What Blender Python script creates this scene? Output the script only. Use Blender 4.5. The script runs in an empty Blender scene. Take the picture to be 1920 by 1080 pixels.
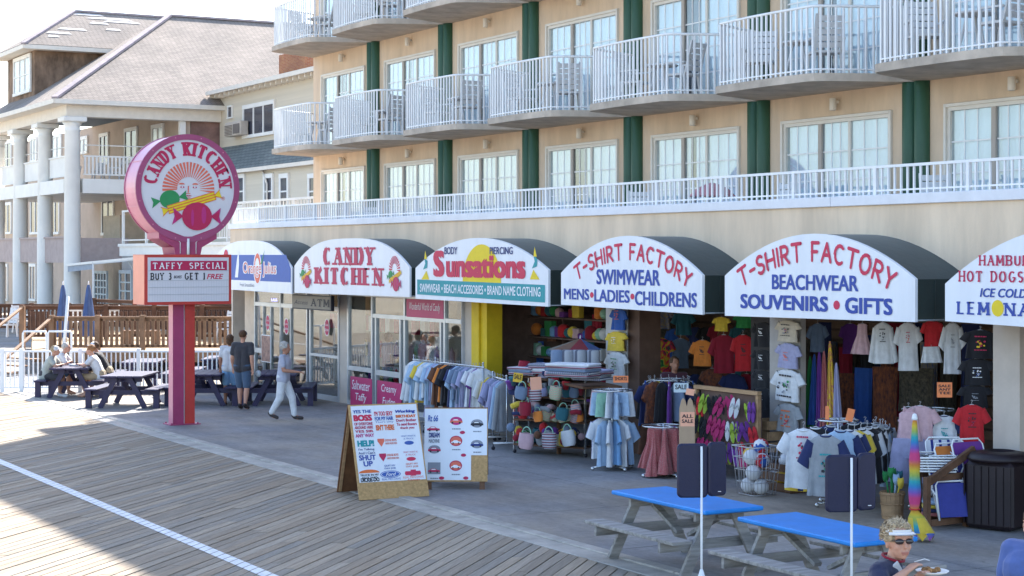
import bpy, bmesh, math, random
from mathutils import Vector, Matrix, Euler
random.seed(7)
SC = bpy.context.scene
COL = SC.collection
R = math.radians
# ------------------------------------------------------------------ camera, sky, sun, exposure
cam_d = bpy.data.cameras.new('camera'); cam = bpy.data.objects.new('camera', cam_d); COL.objects.link(cam)
cam.location = (0, 0, 3.5); cam.rotation_euler = (R(90), 0, R(60.5))
cam_d.sensor_width = 36; cam_d.lens = 61.875; cam_d.shift_y = -0.03125
cam_d.clip_start = 0.1; cam_d.clip_end = 6000
SC.camera = cam
SUN_AZ = Vector((-0.741, 0.671, 0)); SUN_EL = R(42)
w = bpy.data.worlds.new('World'); SC.world = w; w.use_nodes = True
nt = w.node_tree; bg = nt.nodes['Background']
sky = nt.nodes.new('ShaderNodeTexSky'); sky.sky_type = 'NISHITA'; sky.sun_disc = False
sky.sun_elevation = SUN_EL; sky.sun_rotation = math.atan2(SUN_AZ.x, SUN_AZ.y)
sky.dust_density = 1.0; sky.air_density = 1.0; sky.ozone_density = 1.0
nt.links.new(sky.outputs[0], bg.inputs[0]); bg.inputs[1].default_value = 0.15
sl = bpy.data.lights.new('sun', 'SUN'); sun = bpy.data.objects.new('sun', sl); COL.objects.link(sun)
sl.energy = 5.0; sl.angle = R(0.53); sl.color = (1.0, 0.95, 0.87)
sd = Vector((SUN_AZ.x*math.cos(SUN_EL), SUN_AZ.y*math.cos(SUN_EL), math.sin(SUN_EL)))
sun.rotation_euler = sd.to_track_quat('Z', 'Y').to_euler(); sun.location = (-20, 40, 60)
SC.view_settings.view_transform = 'Standard'; SC.view_settings.look = 'None'
SC.view_settings.exposure = 1.68; SC.view_settings.gamma = 1.0; SC.view_settings.use_curve_mapping = False
# ------------------------------------------------------------------ survey of the photograph: image point -> place
FPX = 3300.0; HCAM = 3.5; KD = 1.7675; K = 1.231
CFX, CFY = -math.sin(R(60.5)), math.cos(R(60.5)); FX = Vector((CFX, CFY, 0)); RX = Vector((CFY, -CFX, 0))   # straight ahead, and sideways, on the ground
def _at(px, d, py):
    t = (px-960)/FPX
    return Vector((d*(CFX+CFY*t), d*(CFY-CFX*t), HCAM-(py-480)*d/FPX))
def PD(px, py, d): return _at(px, d*KD, py)
def G(px, py, z=0.0): return _at(px, FPX*(HCAM-z)/(py-480), py)
def PY(px, py, Y): return _at(px, Y/(CFY-CFX*(px-960)/FPX), py)
# ------------------------------------------------------------------ materials
MATS = {}
def mat(name, col, rough=0.6, var=0.12, scale=3.0, bump=0.0, bscale=40.0, metal=0.0, spec=0.4, emit=0.0, stretch=None, coat=0.0, sheen=0.0, col2=None):
    if name in MATS: return MATS[name]
    m = bpy.data.materials.new(name); m.use_nodes = True; t = m.node_tree; N = t.nodes; L = t.links
    b = N['Principled BSDF']
    b.inputs['Roughness'].default_value = rough; b.inputs['Metallic'].default_value = metal
    b.inputs['Specular IOR Level'].default_value = spec
    b.inputs['Coat Weight'].default_value = coat; b.inputs['Sheen Weight'].default_value = sheen
    tc = N.new('ShaderNodeTexCoord'); mp = N.new('ShaderNodeMapping'); L.new(tc.outputs['Object'], mp.inputs[0])
    if stretch: mp.inputs['Scale'].default_value = stretch
    if var > 0:
        n = N.new('ShaderNodeTexNoise'); n.inputs['Scale'].default_value = scale; n.inputs['Detail'].default_value = 6; n.inputs['Roughness'].default_value = .65
        L.new(mp.outputs[0], n.inputs['Vector'])
        r = N.new('ShaderNodeValToRGB'); L.new(n.outputs['Fac'], r.inputs[0])
        c = Vector(col[:3]); c2 = Vector(col2[:3]) if col2 else c*(1-var*1.6)
        r.color_ramp.elements[0].position = .3; r.color_ramp.elements[1].position = .7
        r.color_ramp.elements[0].color = (*c2, 1); r.color_ramp.elements[1].color = (*[min(1, x) for x in (c*(1+var*.6) if not col2 else c)], 1)
        L.new(r.outputs[0], b.inputs['Base Color'])
        if emit: L.new(r.outputs[0], b.inputs['Emission Color'])
    else:
        b.inputs['Base Color'].default_value = (*col[:3], 1)
        b.inputs['Emission Color'].default_value = (*col[:3], 1)
    b.inputs['Emission Strength'].default_value = emit
    if bump > 0:
        n2 = N.new('ShaderNodeTexNoise'); n2.inputs['Scale'].default_value = bscale; n2.inputs['Detail'].default_value = 5
        L.new(mp.outputs[0], n2.inputs['Vector']); bp = N.new('ShaderNodeBump'); bp.inputs['Strength'].default_value = bump; bp.inputs['Distance'].default_value = .02
        L.new(n2.outputs['Fac'], bp.inputs['Height']); L.new(bp.outputs[0], b.inputs['Normal'])
    MATS[name] = m; return m
def glass_mat(name, tint=(0.85, 0.9, 0.92), refl=0.22, rough=0.02):
    if name in MATS: return MATS[name]
    m = bpy.data.materials.new(name); m.use_nodes = True; t = m.node_tree; N = t.nodes; L = t.links
    N.remove(N['Principled BSDF']); out = N['Material Output']
    tr = N.new('ShaderNodeBsdfTransparent'); tr.inputs[0].default_value = (*tint, 1)
    gl = N.new('ShaderNodeBsdfGlossy'); gl.inputs['Roughness'].default_value = rough
    fr = N.new('ShaderNodeLayerWeight'); fr.inputs[0].default_value = .5; pw = N.new('ShaderNodeMath'); pw.operation = 'POWER'; pw.inputs[1].default_value = 3.5; L.new(fr.outputs['Facing'], pw.inputs[0])
    ad = N.new('ShaderNodeMath'); ad.operation = 'ADD'; ad.inputs[1].default_value = refl; L.new(pw.outputs[0], ad.inputs[0])
    mx = N.new('ShaderNodeMixShader'); L.new(ad.outputs[0], mx.inputs[0]); L.new(tr.outputs[0], mx.inputs[1]); L.new(gl.outputs[0], mx.inputs[2])
    L.new(mx.outputs[0], out.inputs['Surface']); MATS[name] = m; return m
def flat(name, col, rough=.55): return mat(name, col, rough, var=0.05, scale=8)
# ------------------------------------------------------------------ mesh builder
class MB:
    def __init__(s): s.v = []; s.f = []; s.m = []; s.sm = []
    def add(s, vs, fs, mi=0, smooth=False, M=None):
        o = len(s.v)
        s.v += [tuple(M @ Vector(p)) if M else tuple(p) for p in vs]
        for f in fs: s.f.append([i+o for i in f]); s.m.append(mi); s.sm.append(smooth)
    def box(s, a, b, mi=0, M=None, bev=0.0):
        x0, y0, z0 = a; x1, y1, z1 = b
        if x0 > x1: x0, x1 = x1, x0
        if y0 > y1: y0, y1 = y1, y0
        if z0 > z1: z0, z1 = z1, z0
        if bev <= 0:
            vs = [(x, y, z) for z in (z0, z1) for x, y in ((x0, y0), (x1, y0), (x1, y1), (x0, y1))]
            s.add(vs, [(3, 2, 1, 0), (4, 5, 6, 7), (0, 1, 5, 4), (1, 2, 6, 5), (2, 3, 7, 6), (3, 0, 4, 7)], mi, False, M); return
        e = bev; P = [(x0+e, y0), (x1-e, y0), (x1, y0+e), (x1, y1-e), (x1-e, y1), (x0+e, y1), (x0, y1-e), (x0, y0+e)]
        Q = [(x0+e, y0+e), (x1-e, y0+e), (x1-e, y0+e), (x1-e, y1-e), (x1-e, y1-e), (x0+e, y1-e), (x0+e, y1-e), (x0+e, y0+e)]
        vs = [(x, y, z0) for x, y in Q]+[(x, y, z0+e) for x, y in P]+[(x, y, z1-e) for x, y in P]+[(x, y, z1) for x, y in Q]
        fs = [tuple(reversed([0, 1, 3, 5])), (24, 25, 27, 29)]
        for r in range(3):
            for i in range(8):
                j = (i+1) % 8; fs.append((r*8+i, r*8+j, r*8+8+j, r*8+8+i))
        s.add(vs, fs, mi, False, M)
    def beam(s, p, q, wd, ht, mi=0, up=(0, 0, 1)):
        p = Vector(p); q = Vector(q); d = (q-p); L = d.length
        if L < 1e-6: return
        d.normalize(); up = Vector(up)
        x = d.cross(up)
        if x.length < 1e-4: x = d.cross(Vector((1, 0, 0)))
        x.normalize(); z = x.cross(d).normalized()
        M = Matrix((x, d, z)).transposed().to_4x4(); M.translation = p
        s.box((-wd/2, 0, -ht/2), (wd/2, L, ht/2), mi, M)
    def tube(s, pts, r, n=8, mi=0, cap=True, smooth=True):
        pts = [Vector(p) for p in pts]; rs = r if isinstance(r, (list, tuple)) else [r]*len(pts)
        vs = []; fs = []; ax = None
        for i, p in enumerate(pts):
            d = (pts[min(i+1, len(pts)-1)]-pts[max(i-1, 0)]).normalized()
            if ax is None:
                ax = d.orthogonal().normalized()
            else:
                ax = (ax-d*ax.dot(d)); ax = ax.normalized() if ax.length > 1e-5 else d.orthogonal().normalized()
            bx = d.cross(ax)
            for k in range(n):
                a = 2*math.pi*k/n; vs.append(p+(ax*math.cos(a)+bx*math.sin(a))*rs[i])
        for i in range(len(pts)-1):
            for k in range(n):
                fs.append((i*n+k, i*n+(k+1) % n, (i+1)*n+(k+1) % n, (i+1)*n+k))
        if cap: fs.append(tuple(reversed(range(n)))); fs.append(tuple(range((len(pts)-1)*n, len(pts)*n)))
        s.add(vs, fs, mi, smooth)
    def cyl(s, c, r, z0, z1, n=16, mi=0, r2=None): s.tube([(c[0], c[1], z0), (c[0], c[1], z1)], [r, r if r2 is None else r2], n, mi)
    def lathe(s, c, prof, n=20, mi=0, smooth=True, sx=1, sy=1):
        vs = []; fs = []
        for r, z in prof:
            for k in range(n):
                a = 2*math.pi*k/n; vs.append((c[0]+r*sx*math.cos(a), c[1]+r*sy*math.sin(a), c[2]+z))
        for i in range(len(prof)-1):
            for k in range(n): fs.append((i*n+k, i*n+(k+1) % n, (i+1)*n+(k+1) % n, (i+1)*n+k))
        fs.append(tuple(reversed(range(n)))); fs.append(tuple(range((len(prof)-1)*n, len(prof)*n)))
        s.add(vs, fs, mi, smooth)
    def ball(s, c, r, n=12, mi=0, M=None):
        rx, ry, rz = (r, r, r) if not isinstance(r, (tuple, list)) else r
        m = max(4, n//2+1); vs = [(0, 0, -rz)]; fs = []
        for i in range(1, m):
            a = math.pi*i/m
            for k in range(n):
                b = 2*math.pi*k/n; vs.append((rx*math.sin(a)*math.cos(b), ry*math.sin(a)*math.sin(b), -rz*math.cos(a)))
        vs.append((0, 0, rz)); T = len(vs)-1
        for k in range(n):
            fs.append((0, 1+(k+1) % n, 1+k)); fs.append((T, T-n+k, T-n+(k+1) % n))
        for i in range(m-2):
            for k in range(n): fs.append((1+i*n+k, 1+i*n+(k+1) % n, 1+(i+1)*n+(k+1) % n, 1+(i+1)*n+k))
        MM = Matrix.Translation(Vector(c)) @ (M if M else Matrix.Identity(4))
        s.add(vs, fs, mi, True, MM)
    def capsule(s, p, q, r0, r1, n=12, mi=0):
        p = Vector(p); q = Vector(q); d = q-p; L = max(d.length, 1e-4); d.normalize()
        pts = [p-d*r0*.97, p-d*r0*.8, p-d*r0*.45, p, q, q+d*r1*.45, q+d*r1*.8, q+d*r1*.97]
        s.tube(pts, [r0*.24, r0*.6, r0*.89, r0, r1, r1*.89, r1*.6, r1*.24], n, mi)
    def prism(s, poly, vec, mi=0, smooth=False):
        n = len(poly); vec = Vector(vec); a = [Vector(p) for p in poly]; b = [p+vec for p in a]
        nrm = sum(((a[i]-a[0]).cross(a[(i+1) % n]-a[0]) for i in range(1, n-1)), Vector())
        fl = nrm.dot(vec) > 0
        s.add(a+b, [tuple(reversed(range(n))) if fl else tuple(range(n)), tuple(range(n, 2*n)) if fl else tuple(reversed(range(n, 2*n)))], mi)
        s.add(a+b, [((i, (i+1) % n, n+(i+1) % n, n+i) if fl else (i, n+i, n+(i+1) % n, (i+1) % n)) for i in range(n)], mi, smooth)
    def face(s, pts, mi=0): s.add(pts, [tuple(range(len(pts)))], mi)
    def mesh(s, name, mats, off=(0, 0, 0)):
        me = bpy.data.meshes.new(name); o = Vector(off)
        me.from_pydata([tuple(Vector(v)-o) for v in s.v], [], s.f)
        for m in (mats if isinstance(mats, (list, tuple)) else [mats]): me.materials.append(m)
        me.polygons.foreach_set('material_index', s.m); me.polygons.foreach_set('use_smooth', s.sm); me.update(); return me
    def build(s, name, mats, parent=None, **kw):
        off = wloc(parent) if parent else kw.pop('loc', (0, 0, 0))
        o = bpy.data.objects.new(name, s.mesh(name, mats, off)); COL.objects.link(o)
        if parent: o.parent = parent
        else: o.location = off
        tag(o, **kw); return o
def wloc(o):
    v = Vector((0, 0, 0))
    while o: v = v+Vector(o.location); o = o.parent
    return v
def tag(o, label=None, cat=None, group=None, kind=None):
    if label: o['label'] = label
    if cat: o['category'] = cat
    if group: o['group'] = group
    if kind: o['kind'] = kind
    return o
def thing(name, label, cat, loc=(0, 0, 0), group=None, rz=0):
    o = bpy.data.objects.new(name, None); COL.objects.link(o); o.location = loc; o.rotation_euler = (0, 0, rz); o.empty_display_size = .2
    return tag(o, label, cat, group)
def inst(name, me, parent=None, loc=(0, 0, 0), rot=(0, 0, 0), scl=(1, 1, 1), m=None):
    o = bpy.data.objects.new(name, me); COL.objects.link(o)
    if parent: o.parent = parent; loc = Vector(loc)-wloc(parent)
    o.location = loc; o.rotation_euler = rot; o.scale = scl
    if m: o.material_slots[0].link = 'OBJECT'; o.material_slots[0].material = m
    return o
def copy_tree(o, parent=None):
    c = o.copy(); COL.objects.link(c)
    if parent: c.parent = parent
    for ch in list(o.children): copy_tree(ch, c)
    return c
def place(proto, loc, rz=0, label=None, group=None, first=[set()]):
    if proto.name in first[0]: o = copy_tree(proto)
    else: o = proto; first[0].add(proto.name)
    o.location = loc; o.rotation_euler = (0, 0, rz)
    if label: o['label'] = label
    if group: o['group'] = group
    return o
# ------------------------------------------------------------------ lettering
def arc_pts(cx, cy, rx, ry, a0, a1, n=7): return [(cx+rx*math.cos(R(a0+(a1-a0)*i/n)), cy+ry*math.sin(R(a0+(a1-a0)*i/n))) for i in range(n+1)]
GL = {  # skeleton letters, height 1: (width, strokes)
 'A': (.72, [[(0, 0), (.36, 1)], [(.36, 1), (.72, 0)], [(.15, .36), (.57, .36)]]),
 'B': (.58, [[(0, 0), (0, 1)], [(0, 1), (.3, 1)]+arc_pts(.3, .76, .24, .24, 90, -90)+[(0, .52)], [(.3, .52)]+arc_pts(.3, .26, .28, .26, 90, -90)+[(0, 0)]]),
 'C': (.66, [arc_pts(.36, .5, .36, .5, 50, 310, 12)]),
 'D': (.64, [[(0, 0), (0, 1)], [(0, 1), (.26, 1)]+arc_pts(.26, .5, .38, .5, 90, -90, 10)+[(0, 0)]]),
 'E': (.52, [[(0, 0), (0, 1)], [(0, 1), (.52, 1)], [(0, .52), (.42, .52)], [(0, 0), (.52, 0)]]),
 'F': (.5, [[(0, 0), (0, 1)], [(0, 1), (.5, 1)], [(0, .5), (.4, .5)]]),
 'G': (.7, [arc_pts(.36, .5, .36, .5, 50, 340, 12)+[(.7, .42), (.42, .42)]]),
 'H': (.64, [[(0, 0), (0, 1)], [(.64, 0), (.64, 1)], [(0, .5), (.64, .5)]]),
 'I': (.04, [[(.02, 0), (.02, 1)]]),
 'K': (.62, [[(0, 0), (0, 1)], [(.6, 1), (.02, .42)], [(.2, .58), (.64, 0)]]),
 'L': (.5, [[(0, 0), (0, 1)], [(0, 0), (.5, 0)]]),
 'M': (.82, [[(0, 0), (.04, 1)], [(.04, 1), (.41, .2)], [(.41, .2), (.78, 1)], [(.78, 1), (.82, 0)]]),
 'N': (.66, [[(0, 0), (0, 1)], [(0, 1), (.66, 0)], [(.66, 0), (.66, 1)]]),
 'O': (.74, [arc_pts(.37, .5, .37, .5, 90, 450, 16)]),
 'P': (.56, [[(0, 0), (0, 1)], [(0, 1), (.28, 1)]+arc_pts(.28, .74, .28, .26, 90, -90)+[(0, .48)]]),
 'R': (.6, [[(0, 0), (0, 1)], [(0, 1), (.28, 1)]+arc_pts(.28, .74, .27, .26, 90, -90)+[(0, .48)], [(.22, .48), (.62, 0)]]),
 'S': (.54, [arc_pts(.28, .75, .26, .25, 35, 270, 8)+arc_pts(.26, .25, .28, .25, 90, -145, 8)[1:]]),
 'T': (.72, [[(0, 1), (.72, 1)], [(.36, 1), (.36, 0)], [(.0, 1), (.0, .8)], [(.72, 1), (.72, .8)]]),
 'U': (.62, [[(0, 1), (0, .32)]+arc_pts(.31, .32, .31, .32, 180, 360, 9)+[(.62, .32), (.62, 1)]]),
 'X': (.62, [[(0, 0), (.62, 1)], [(0, 1), (.62, 0)]]),
 'Y': (.66, [[(0, 1), (.33, .48)], [(.66, 1), (.33, .48)], [(.33, .48), (.33, 0)]]),
 '3': (.5, [arc_pts(.24, .76, .24, .24, 140, -90, 8)+arc_pts(.22, .26, .28, .26, 90, -140, 8)[1:]]),
 '1': (.2, [[(0, .8), (.12, 1), (.12, 0)]]),
 '-': (.4, [[(0, .48), (.4, .48)]]), ' ': (.3, []), '.': (.1, [[(.05, .5), (.05, .52)]]),
}
def stroke_text(mb, s, mp, x0, x1, y0, h, mi=0, wt=.14, thin=None, serif=False, gap=.16, rnd=False, eps=.0004):
    """letters from pen strokes; mp(u, v, n) -> 3D; fills u from x0 to x1, v from y0 with height h"""
    tot = sum(GL[c][0] for c in s)+(gap+wt)*(len(s)-1); k = (x1-x0-wt*h*.0)/(tot+wt)
    thin = thin or wt; x = x0+wt*k/2; cnt = 0
    hv = h-wt*h if rnd else h-thin*h
    for c in s:
        wdt, strokes = GL[c]
        for si, st in enumerate(strokes):
            if c == 'T' and si > 1 and not serif: continue
            if c == 'T' and si > 1: st = [(st[0][0], 1), (st[0][0], .80)]
            P = [Vector((x+a*k, y0+(h-hv)/2+b*hv)) for a, b in st]
            for i in range(len(P)-1):
                p, q = P[i], P[i+1]; d = (q-p)
                if d.length < 1e-6: continue
                d.normalize(); vert = abs(d.y)
                if thin != wt: hw = (thin+(wt-thin)*max(0, (vert-.3)/.7)**.8)
                else: hw = wt
                if c == 'T' and si > 1: hw = thin*1.1
                if thin != wt and c in 'AMNY' and d.x*d.y > 0 and abs(d.x) > .1: hw = thin*1.15
                if thin != wt and c == 'N' and abs(d.x) < .05: hw = thin*1.2
                hx = hw*.5*(k if vert > .5 else h)*(1 if vert > .5 else 1)
                nn = Vector((-d.y, d.x))*hx
                e = d*(hx*.5 if (0 < i) else 0); f = d*(hx*.5 if i < len(P)-2 else 0)
                z = eps*(cnt % 29); cnt += 1
                mb.face([mp(*(p-e-nn), z), mp(*(q+f-nn), z), mp(*(q+f+nn), z), mp(*(p-e+nn), z)], mi)
                if rnd:
                    for cc in ([p] if i == 0 else [])+([q] if i == len(P)-2 else []):
                        cnt += 1; z = eps*(cnt % 29)
                        mb.face([mp(cc.x+hx*math.cos(a*math.pi/4), cc.y+hx*math.sin(a*math.pi/4), z) for a in range(8)], mi)
            if serif and not (c == 'T' and len(P) == 2 and abs(P[0].y-P[1].y) < h*.3):
                for e_, o_ in ((P[0], P[1]), (P[-1], P[-2])):
                    dd = e_-o_
                    if abs(dd.y) > abs(dd.x)*.8 and (e_.y < y0+h*.12 or e_.y > y0+h*.88) and len(P) < 6:
                        cnt += 1; z = eps*(cnt % 29); sw = wt*k*.74; sh = thin*h*.55; yy = y0+sh if e_.y < y0+h*.5 else y0+h-sh
                        mb.face([mp(e_.x-sw, yy-sh, z), mp(e_.x+sw, yy-sh, z), mp(e_.x+sw, yy+sh, z), mp(e_.x-sw, yy+sh, z)], mi)
        x += (wdt+gap+wt)*k
_TX = {}
def font_text(mb, s, mp, x0, x1, y0, y1, mi=0, bold=0.0, shear=0.0, z=0.0):
    key = (s, shear)
    if key not in _TX:
        cu = bpy.data.curves.new('t', 'FONT'); cu.body = s; cu.shear = shear; cu.resolution_u = 3; cu.fill_mode = 'FRONT'
        ob = bpy.data.objects.new('t', cu); COL.objects.link(ob)
        dg = bpy.context.evaluated_depsgraph_get(); me = ob.evaluated_get(dg).to_mesh()
        vs = [v.co.copy() for v in me.vertices]; fs = [tuple(p.vertices) for p in me.polygons]
        ob.evaluated_get(dg).to_mesh_clear(); bpy.data.objects.remove(ob); bpy.data.curves.remove(cu)
        _TX[key] = (vs, fs)
    vs, fs = _TX[key]
    if not vs: return
    ax = min(v.x for v in vs); bx = max(v.x for v in vs); ay = min(v.y for v in vs); by = max(v.y for v in vs)
    b = bold*1.15; sx = (x1-x0)/(bx-ax+2*b); sy = (y1-y0)/max(by-ay+2*b, 1e-6)
    for k, (dx, dy) in enumerate(((0, 0), (b, b*.7), (-b, b*.7), (b, -b*.7), (-b, -b*.7), (b, 0), (-b, 0)) if b > .004 else ((0, 0),)):
        mb.add([mp(x0+(v.x-ax+b+dx)*sx, y0+(v.y-ay+b+dy)*sy, z+.0004*k) for v in vs], fs, mi)
def lines_blob(mb, mp, x0, x1, y0, y1, n, mi, z=0.0):
    """small print too fine to read: rows of uneven word marks"""
    rh = (y1-y0)/n
    for i in range(n):
        x = x0+random.random()*.1*(x1-x0)
        while x < x1:
            wl = (x1-x0)*random.uniform(.08, .25); xe = min(x+wl, x1)
            a = y0+i*rh+rh*.2; b = y0+i*rh+rh*.8
            mb.face([mp(x, a, z), mp(xe, a, z), mp(xe, b, z), mp(x, b, z)], mi); x = xe+(x1-x0)*.03
# ================================================================== THE SETTING
def struct(mb, name, m, **kw): return mb.build(name, m, kind='structure', **kw)
S22 = math.sqrt(.5)
def plank_mat():
    m = mat('weathered_plank', (.39, .34, .285), .85, var=.2, scale=2.2, bump=.5, bscale=30, stretch=(9, .6, 1), spec=.15)
    t = m.node_tree; N = t.nodes; L = t.links; b = N['Principled BSDF']
    oi = N.new('ShaderNodeObjectInfo'); src = b.inputs['Base Color'].links[0].from_socket
    at = N.new('ShaderNodeAttribute'); at.attribute_name = 'tone'
    ad = N.new('ShaderNodeMath'); ad.operation = 'ADD'; L.new(oi.outputs['Random'], ad.inputs[0]); L.new(at.outputs['Fac'], ad.inputs[1])
    fr = N.new('ShaderNodeMath'); fr.operation = 'FRACT'; L.new(ad.outputs[0], fr.inputs[0])
    rr = N.new('ShaderNodeValToRGB'); L.new(fr.outputs[0], rr.inputs[0])
    e = rr.color_ramp.elements; e[0].color = (.78, .76, .73, 1); e[1].color = (1.12, 1.09, 1.05, 1)
    for p, c in ((.25, (.95, .86, .76)), (.5, (.82, .84, .86)), (.75, (1.08, 1.0, .9))): x = e.new(p); x.color = (*c, 1)
    mx = N.new('ShaderNodeMix'); mx.data_type = 'RGBA'; mx.blend_type = 'MULTIPLY'; mx.inputs[0].default_value = 1
    L.new(src, mx.inputs[6]); L.new(rr.outputs[0], mx.inputs[7]); L.new(mx.outputs[2], b.inputs['Base Color'])
    return m
PLANK = plank_mat()
def concrete_mat():
    m = mat('apron_concrete', (.35, .34, .33), .8, var=.2, scale=.5, bump=.25, bscale=60, spec=.25)
    t = m.node_tree; N = t.nodes; L = t.links; b = N['Principled BSDF']
    src = b.inputs['Base Color'].links[0].from_socket
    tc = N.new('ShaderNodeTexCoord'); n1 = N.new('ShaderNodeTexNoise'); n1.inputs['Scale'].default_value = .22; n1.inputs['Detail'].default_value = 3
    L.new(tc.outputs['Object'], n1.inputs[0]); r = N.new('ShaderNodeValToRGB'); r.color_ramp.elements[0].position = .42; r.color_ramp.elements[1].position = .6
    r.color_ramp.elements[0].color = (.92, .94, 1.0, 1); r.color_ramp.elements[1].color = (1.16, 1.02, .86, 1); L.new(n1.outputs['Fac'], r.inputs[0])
    n3 = N.new('ShaderNodeTexNoise'); n3.inputs['Scale'].default_value = 9; n3.inputs['Detail'].default_value = 8; n3.inputs['Roughness'].default_value = .8
    L.new(tc.outputs['Object'], n3.inputs[0]); r3 = N.new('ShaderNodeValToRGB'); r3.color_ramp.elements[0].position = .3; r3.color_ramp.elements[1].position = .62
    r3.color_ramp.elements[0].color = (.72, .7, .7, 1); r3.color_ramp.elements[1].color = (1, 1, 1, 1); L.new(n3.outputs['Fac'], r3.inputs[0])
    a = src
    vo = N.new('ShaderNodeTexVoronoi'); vo.inputs['Scale'].default_value = 1.7; L.new(tc.outputs['Object'], vo.inputs[0]); r4 = N.new('ShaderNodeValToRGB'); r4.color_ramp.elements[0].position = .03; r4.color_ramp.elements[1].position = .045
    r4.color_ramp.elements[0].color = (.45, .44, .43, 1); r4.color_ramp.elements[1].color = (1, 1, 1, 1); L.new(vo.outputs['Distance'], r4.inputs[0])
    n5 = N.new('ShaderNodeTexNoise'); n5.inputs['Scale'].default_value = .9; n5.inputs['Detail'].default_value = 8; n5.inputs['Roughness'].default_value = .75; mp5 = N.new('ShaderNodeMapping'); mp5.inputs['Scale'].default_value = (.5, 2.2, 1); L.new(tc.outputs['Object'], mp5.inputs[0]); L.new(mp5.outputs[0], n5.inputs[0]); r5 = N.new('ShaderNodeValToRGB'); r5.color_ramp.elements[0].position = .35; r5.color_ramp.elements[1].position = .6; r5.color_ramp.elements[0].color = (.8, .8, .82, 1); r5.color_ramp.elements[1].color = (1.04, 1.03, 1.0, 1); L.new(n5.outputs['Fac'], r5.inputs[0])
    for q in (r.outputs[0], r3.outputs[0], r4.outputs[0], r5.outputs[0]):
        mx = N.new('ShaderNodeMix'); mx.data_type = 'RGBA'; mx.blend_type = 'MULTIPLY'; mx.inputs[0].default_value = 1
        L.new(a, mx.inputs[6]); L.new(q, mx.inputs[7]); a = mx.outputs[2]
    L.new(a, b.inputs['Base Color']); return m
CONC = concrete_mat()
g = MB(); g.box((-3000, -3000, -.6), (3000, 3000, -.25)); struct(g, 'ground', mat('sand_ground', (.42, .37, .29), .95, var=.2, scale=.3, bump=.3, bscale=8))
# concrete slabs of the apron, one sheet with real joints
g = MB()
xs = [-100+3.05*i for i in range(36)]
for a, b in zip(xs[:-1], xs[1:]):
    for c, d in ((11.28, 14.25), (14.25, 17.25)): g.box((a+.011, c+.011, -.24), (b-.011, d-.011, 0))
for a, b in zip(xs[:-1], xs[1:]):
    if b < -46.3: g.box((a+.006, 17.26, -.24), (b-.006, 60, -.003))
g.box((-100, 11.2, -.26), (8, 17.25, -.03))
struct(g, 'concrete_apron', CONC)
g = MB(); x = -100
while x < 8: g.box((x+.004, 10.78, -.24), (x+2.4-.004, 11.09, .004), bev=.008); g.box((x+.004, 11.095, -.24), (x+2.4-.004, 11.272, .022), bev=.012); x += 2.4
struct(g, 'pavement_edge', mat('edge_concrete', (.47, .43, .38), .85, var=.25, scale=2, bump=.4, bscale=40))
# boardwalk: every plank runs from the sea side to the kerb
bw = thing('boardwalk', None, None, (0, 0, 0)); bw['kind'] = 'structure'
g = MB(); g.box((-75, -14, -.24), (14, 8.7, -.12)); jo = g.build('boardwalk_bed', mat('plank_gap', (.012, .010, .008), .95, var=0), bw)
PW = .150; EY = 10.765; pieces = []      # planks run at forty-five degrees to the kerb
for r_ in range(-340, 40):
    x = r_*PW; y = EY/S22-x; j = 0       # (x, y) in the frame turned by 45 degrees: Y = (x+y)*S22
    y -= 0
    while (x+y)*S22 > -4:
        L_ = random.choice([2.44, 3.05, 3.66, 3.66, 4.27]) if j else random.choice([.9, 1.5, 2.2, 2.9, 3.6])
        pieces.append((x, y-L_, L_, j == 0)); y -= L_; j += 1
def vis(p):
    x, y = p[0], p[1]+p[2]*.6; cx, cy = (x-y)*S22, (x+y)*S22; d = cx*CFX+cy*CFY; l = cx*CFY-cy*CFX
    if d < 10: return 1e9
    px = 960+FPX*l/d; py = 480+FPX*3.5/d
    return d if (-60 < px < 1250 and 640 < py < 1110) else 1e6+abs(d)
pieces.sort(key=vis)
plank_meshes = {}; hp = PW/2-.0085
def plank_into(b, x, y, L_, edge, z0, z1):
    e0, e1 = (hp, -hp) if edge else (0, 0)
    lo = [(x-hp, y+.003), (x+hp, y+.003), (x+hp, y+L_-.004-(hp if edge else 0)), (x-hp, y+L_-.004+(hp if edge else 0))]
    b.prism([(a_, c_, z0) for a_, c_ in lo], (0, 0, z1-z0))
for k, (x, y, L_, ed) in enumerate(pieces[:300]):
    if (L_, ed) not in plank_meshes:
        b = MB(); plank_into(b, 0, 0, L_, ed, -.04, 0); plank_meshes[(L_, ed)] = b.mesh('plank', PLANK)
    inst('plank', plank_meshes[(L_, ed)], bw, ((x-y)*S22, (x+y)*S22, random.uniform(-.003, .003)), (random.uniform(-.0008, .0008), random.uniform(-.008, .008), R(45)))
b = MB(); tone = []
for (x, y, L_, ed) in pieces[300:]:
    n0 = len(b.f); plank_into(b, x, y, L_, ed, -.04, random.uniform(-.003, .003)); tone += [random.random()]*(len(b.f)-n0)
o = b.build('plank_field', PLANK, bw, kind='stuff'); o.rotation_euler = (0, 0, R(45))
at_ = o.data.attributes.new('tone', 'FLOAT', 'FACE'); at_.data.foreach_set('value', tone)
g = MB()                                  # painted line, broken at every joint between planks
for r_ in range(-340, 40):
    x = r_*PW; P_ = []
    for (xx, Yv) in ((x-hp, 7.08), (x+hp, 7.08), (x+hp, 7.25), (x-hp, 7.25)):
        y = Yv/S22-xx; P_.append(((xx-y)*S22, Yv, .0055))
    g.prism(P_, (0, 0, .001))
struct(g, 'painted_line', mat('line_paint', (.78, .79, .82), .7, var=.15, scale=12))
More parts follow.
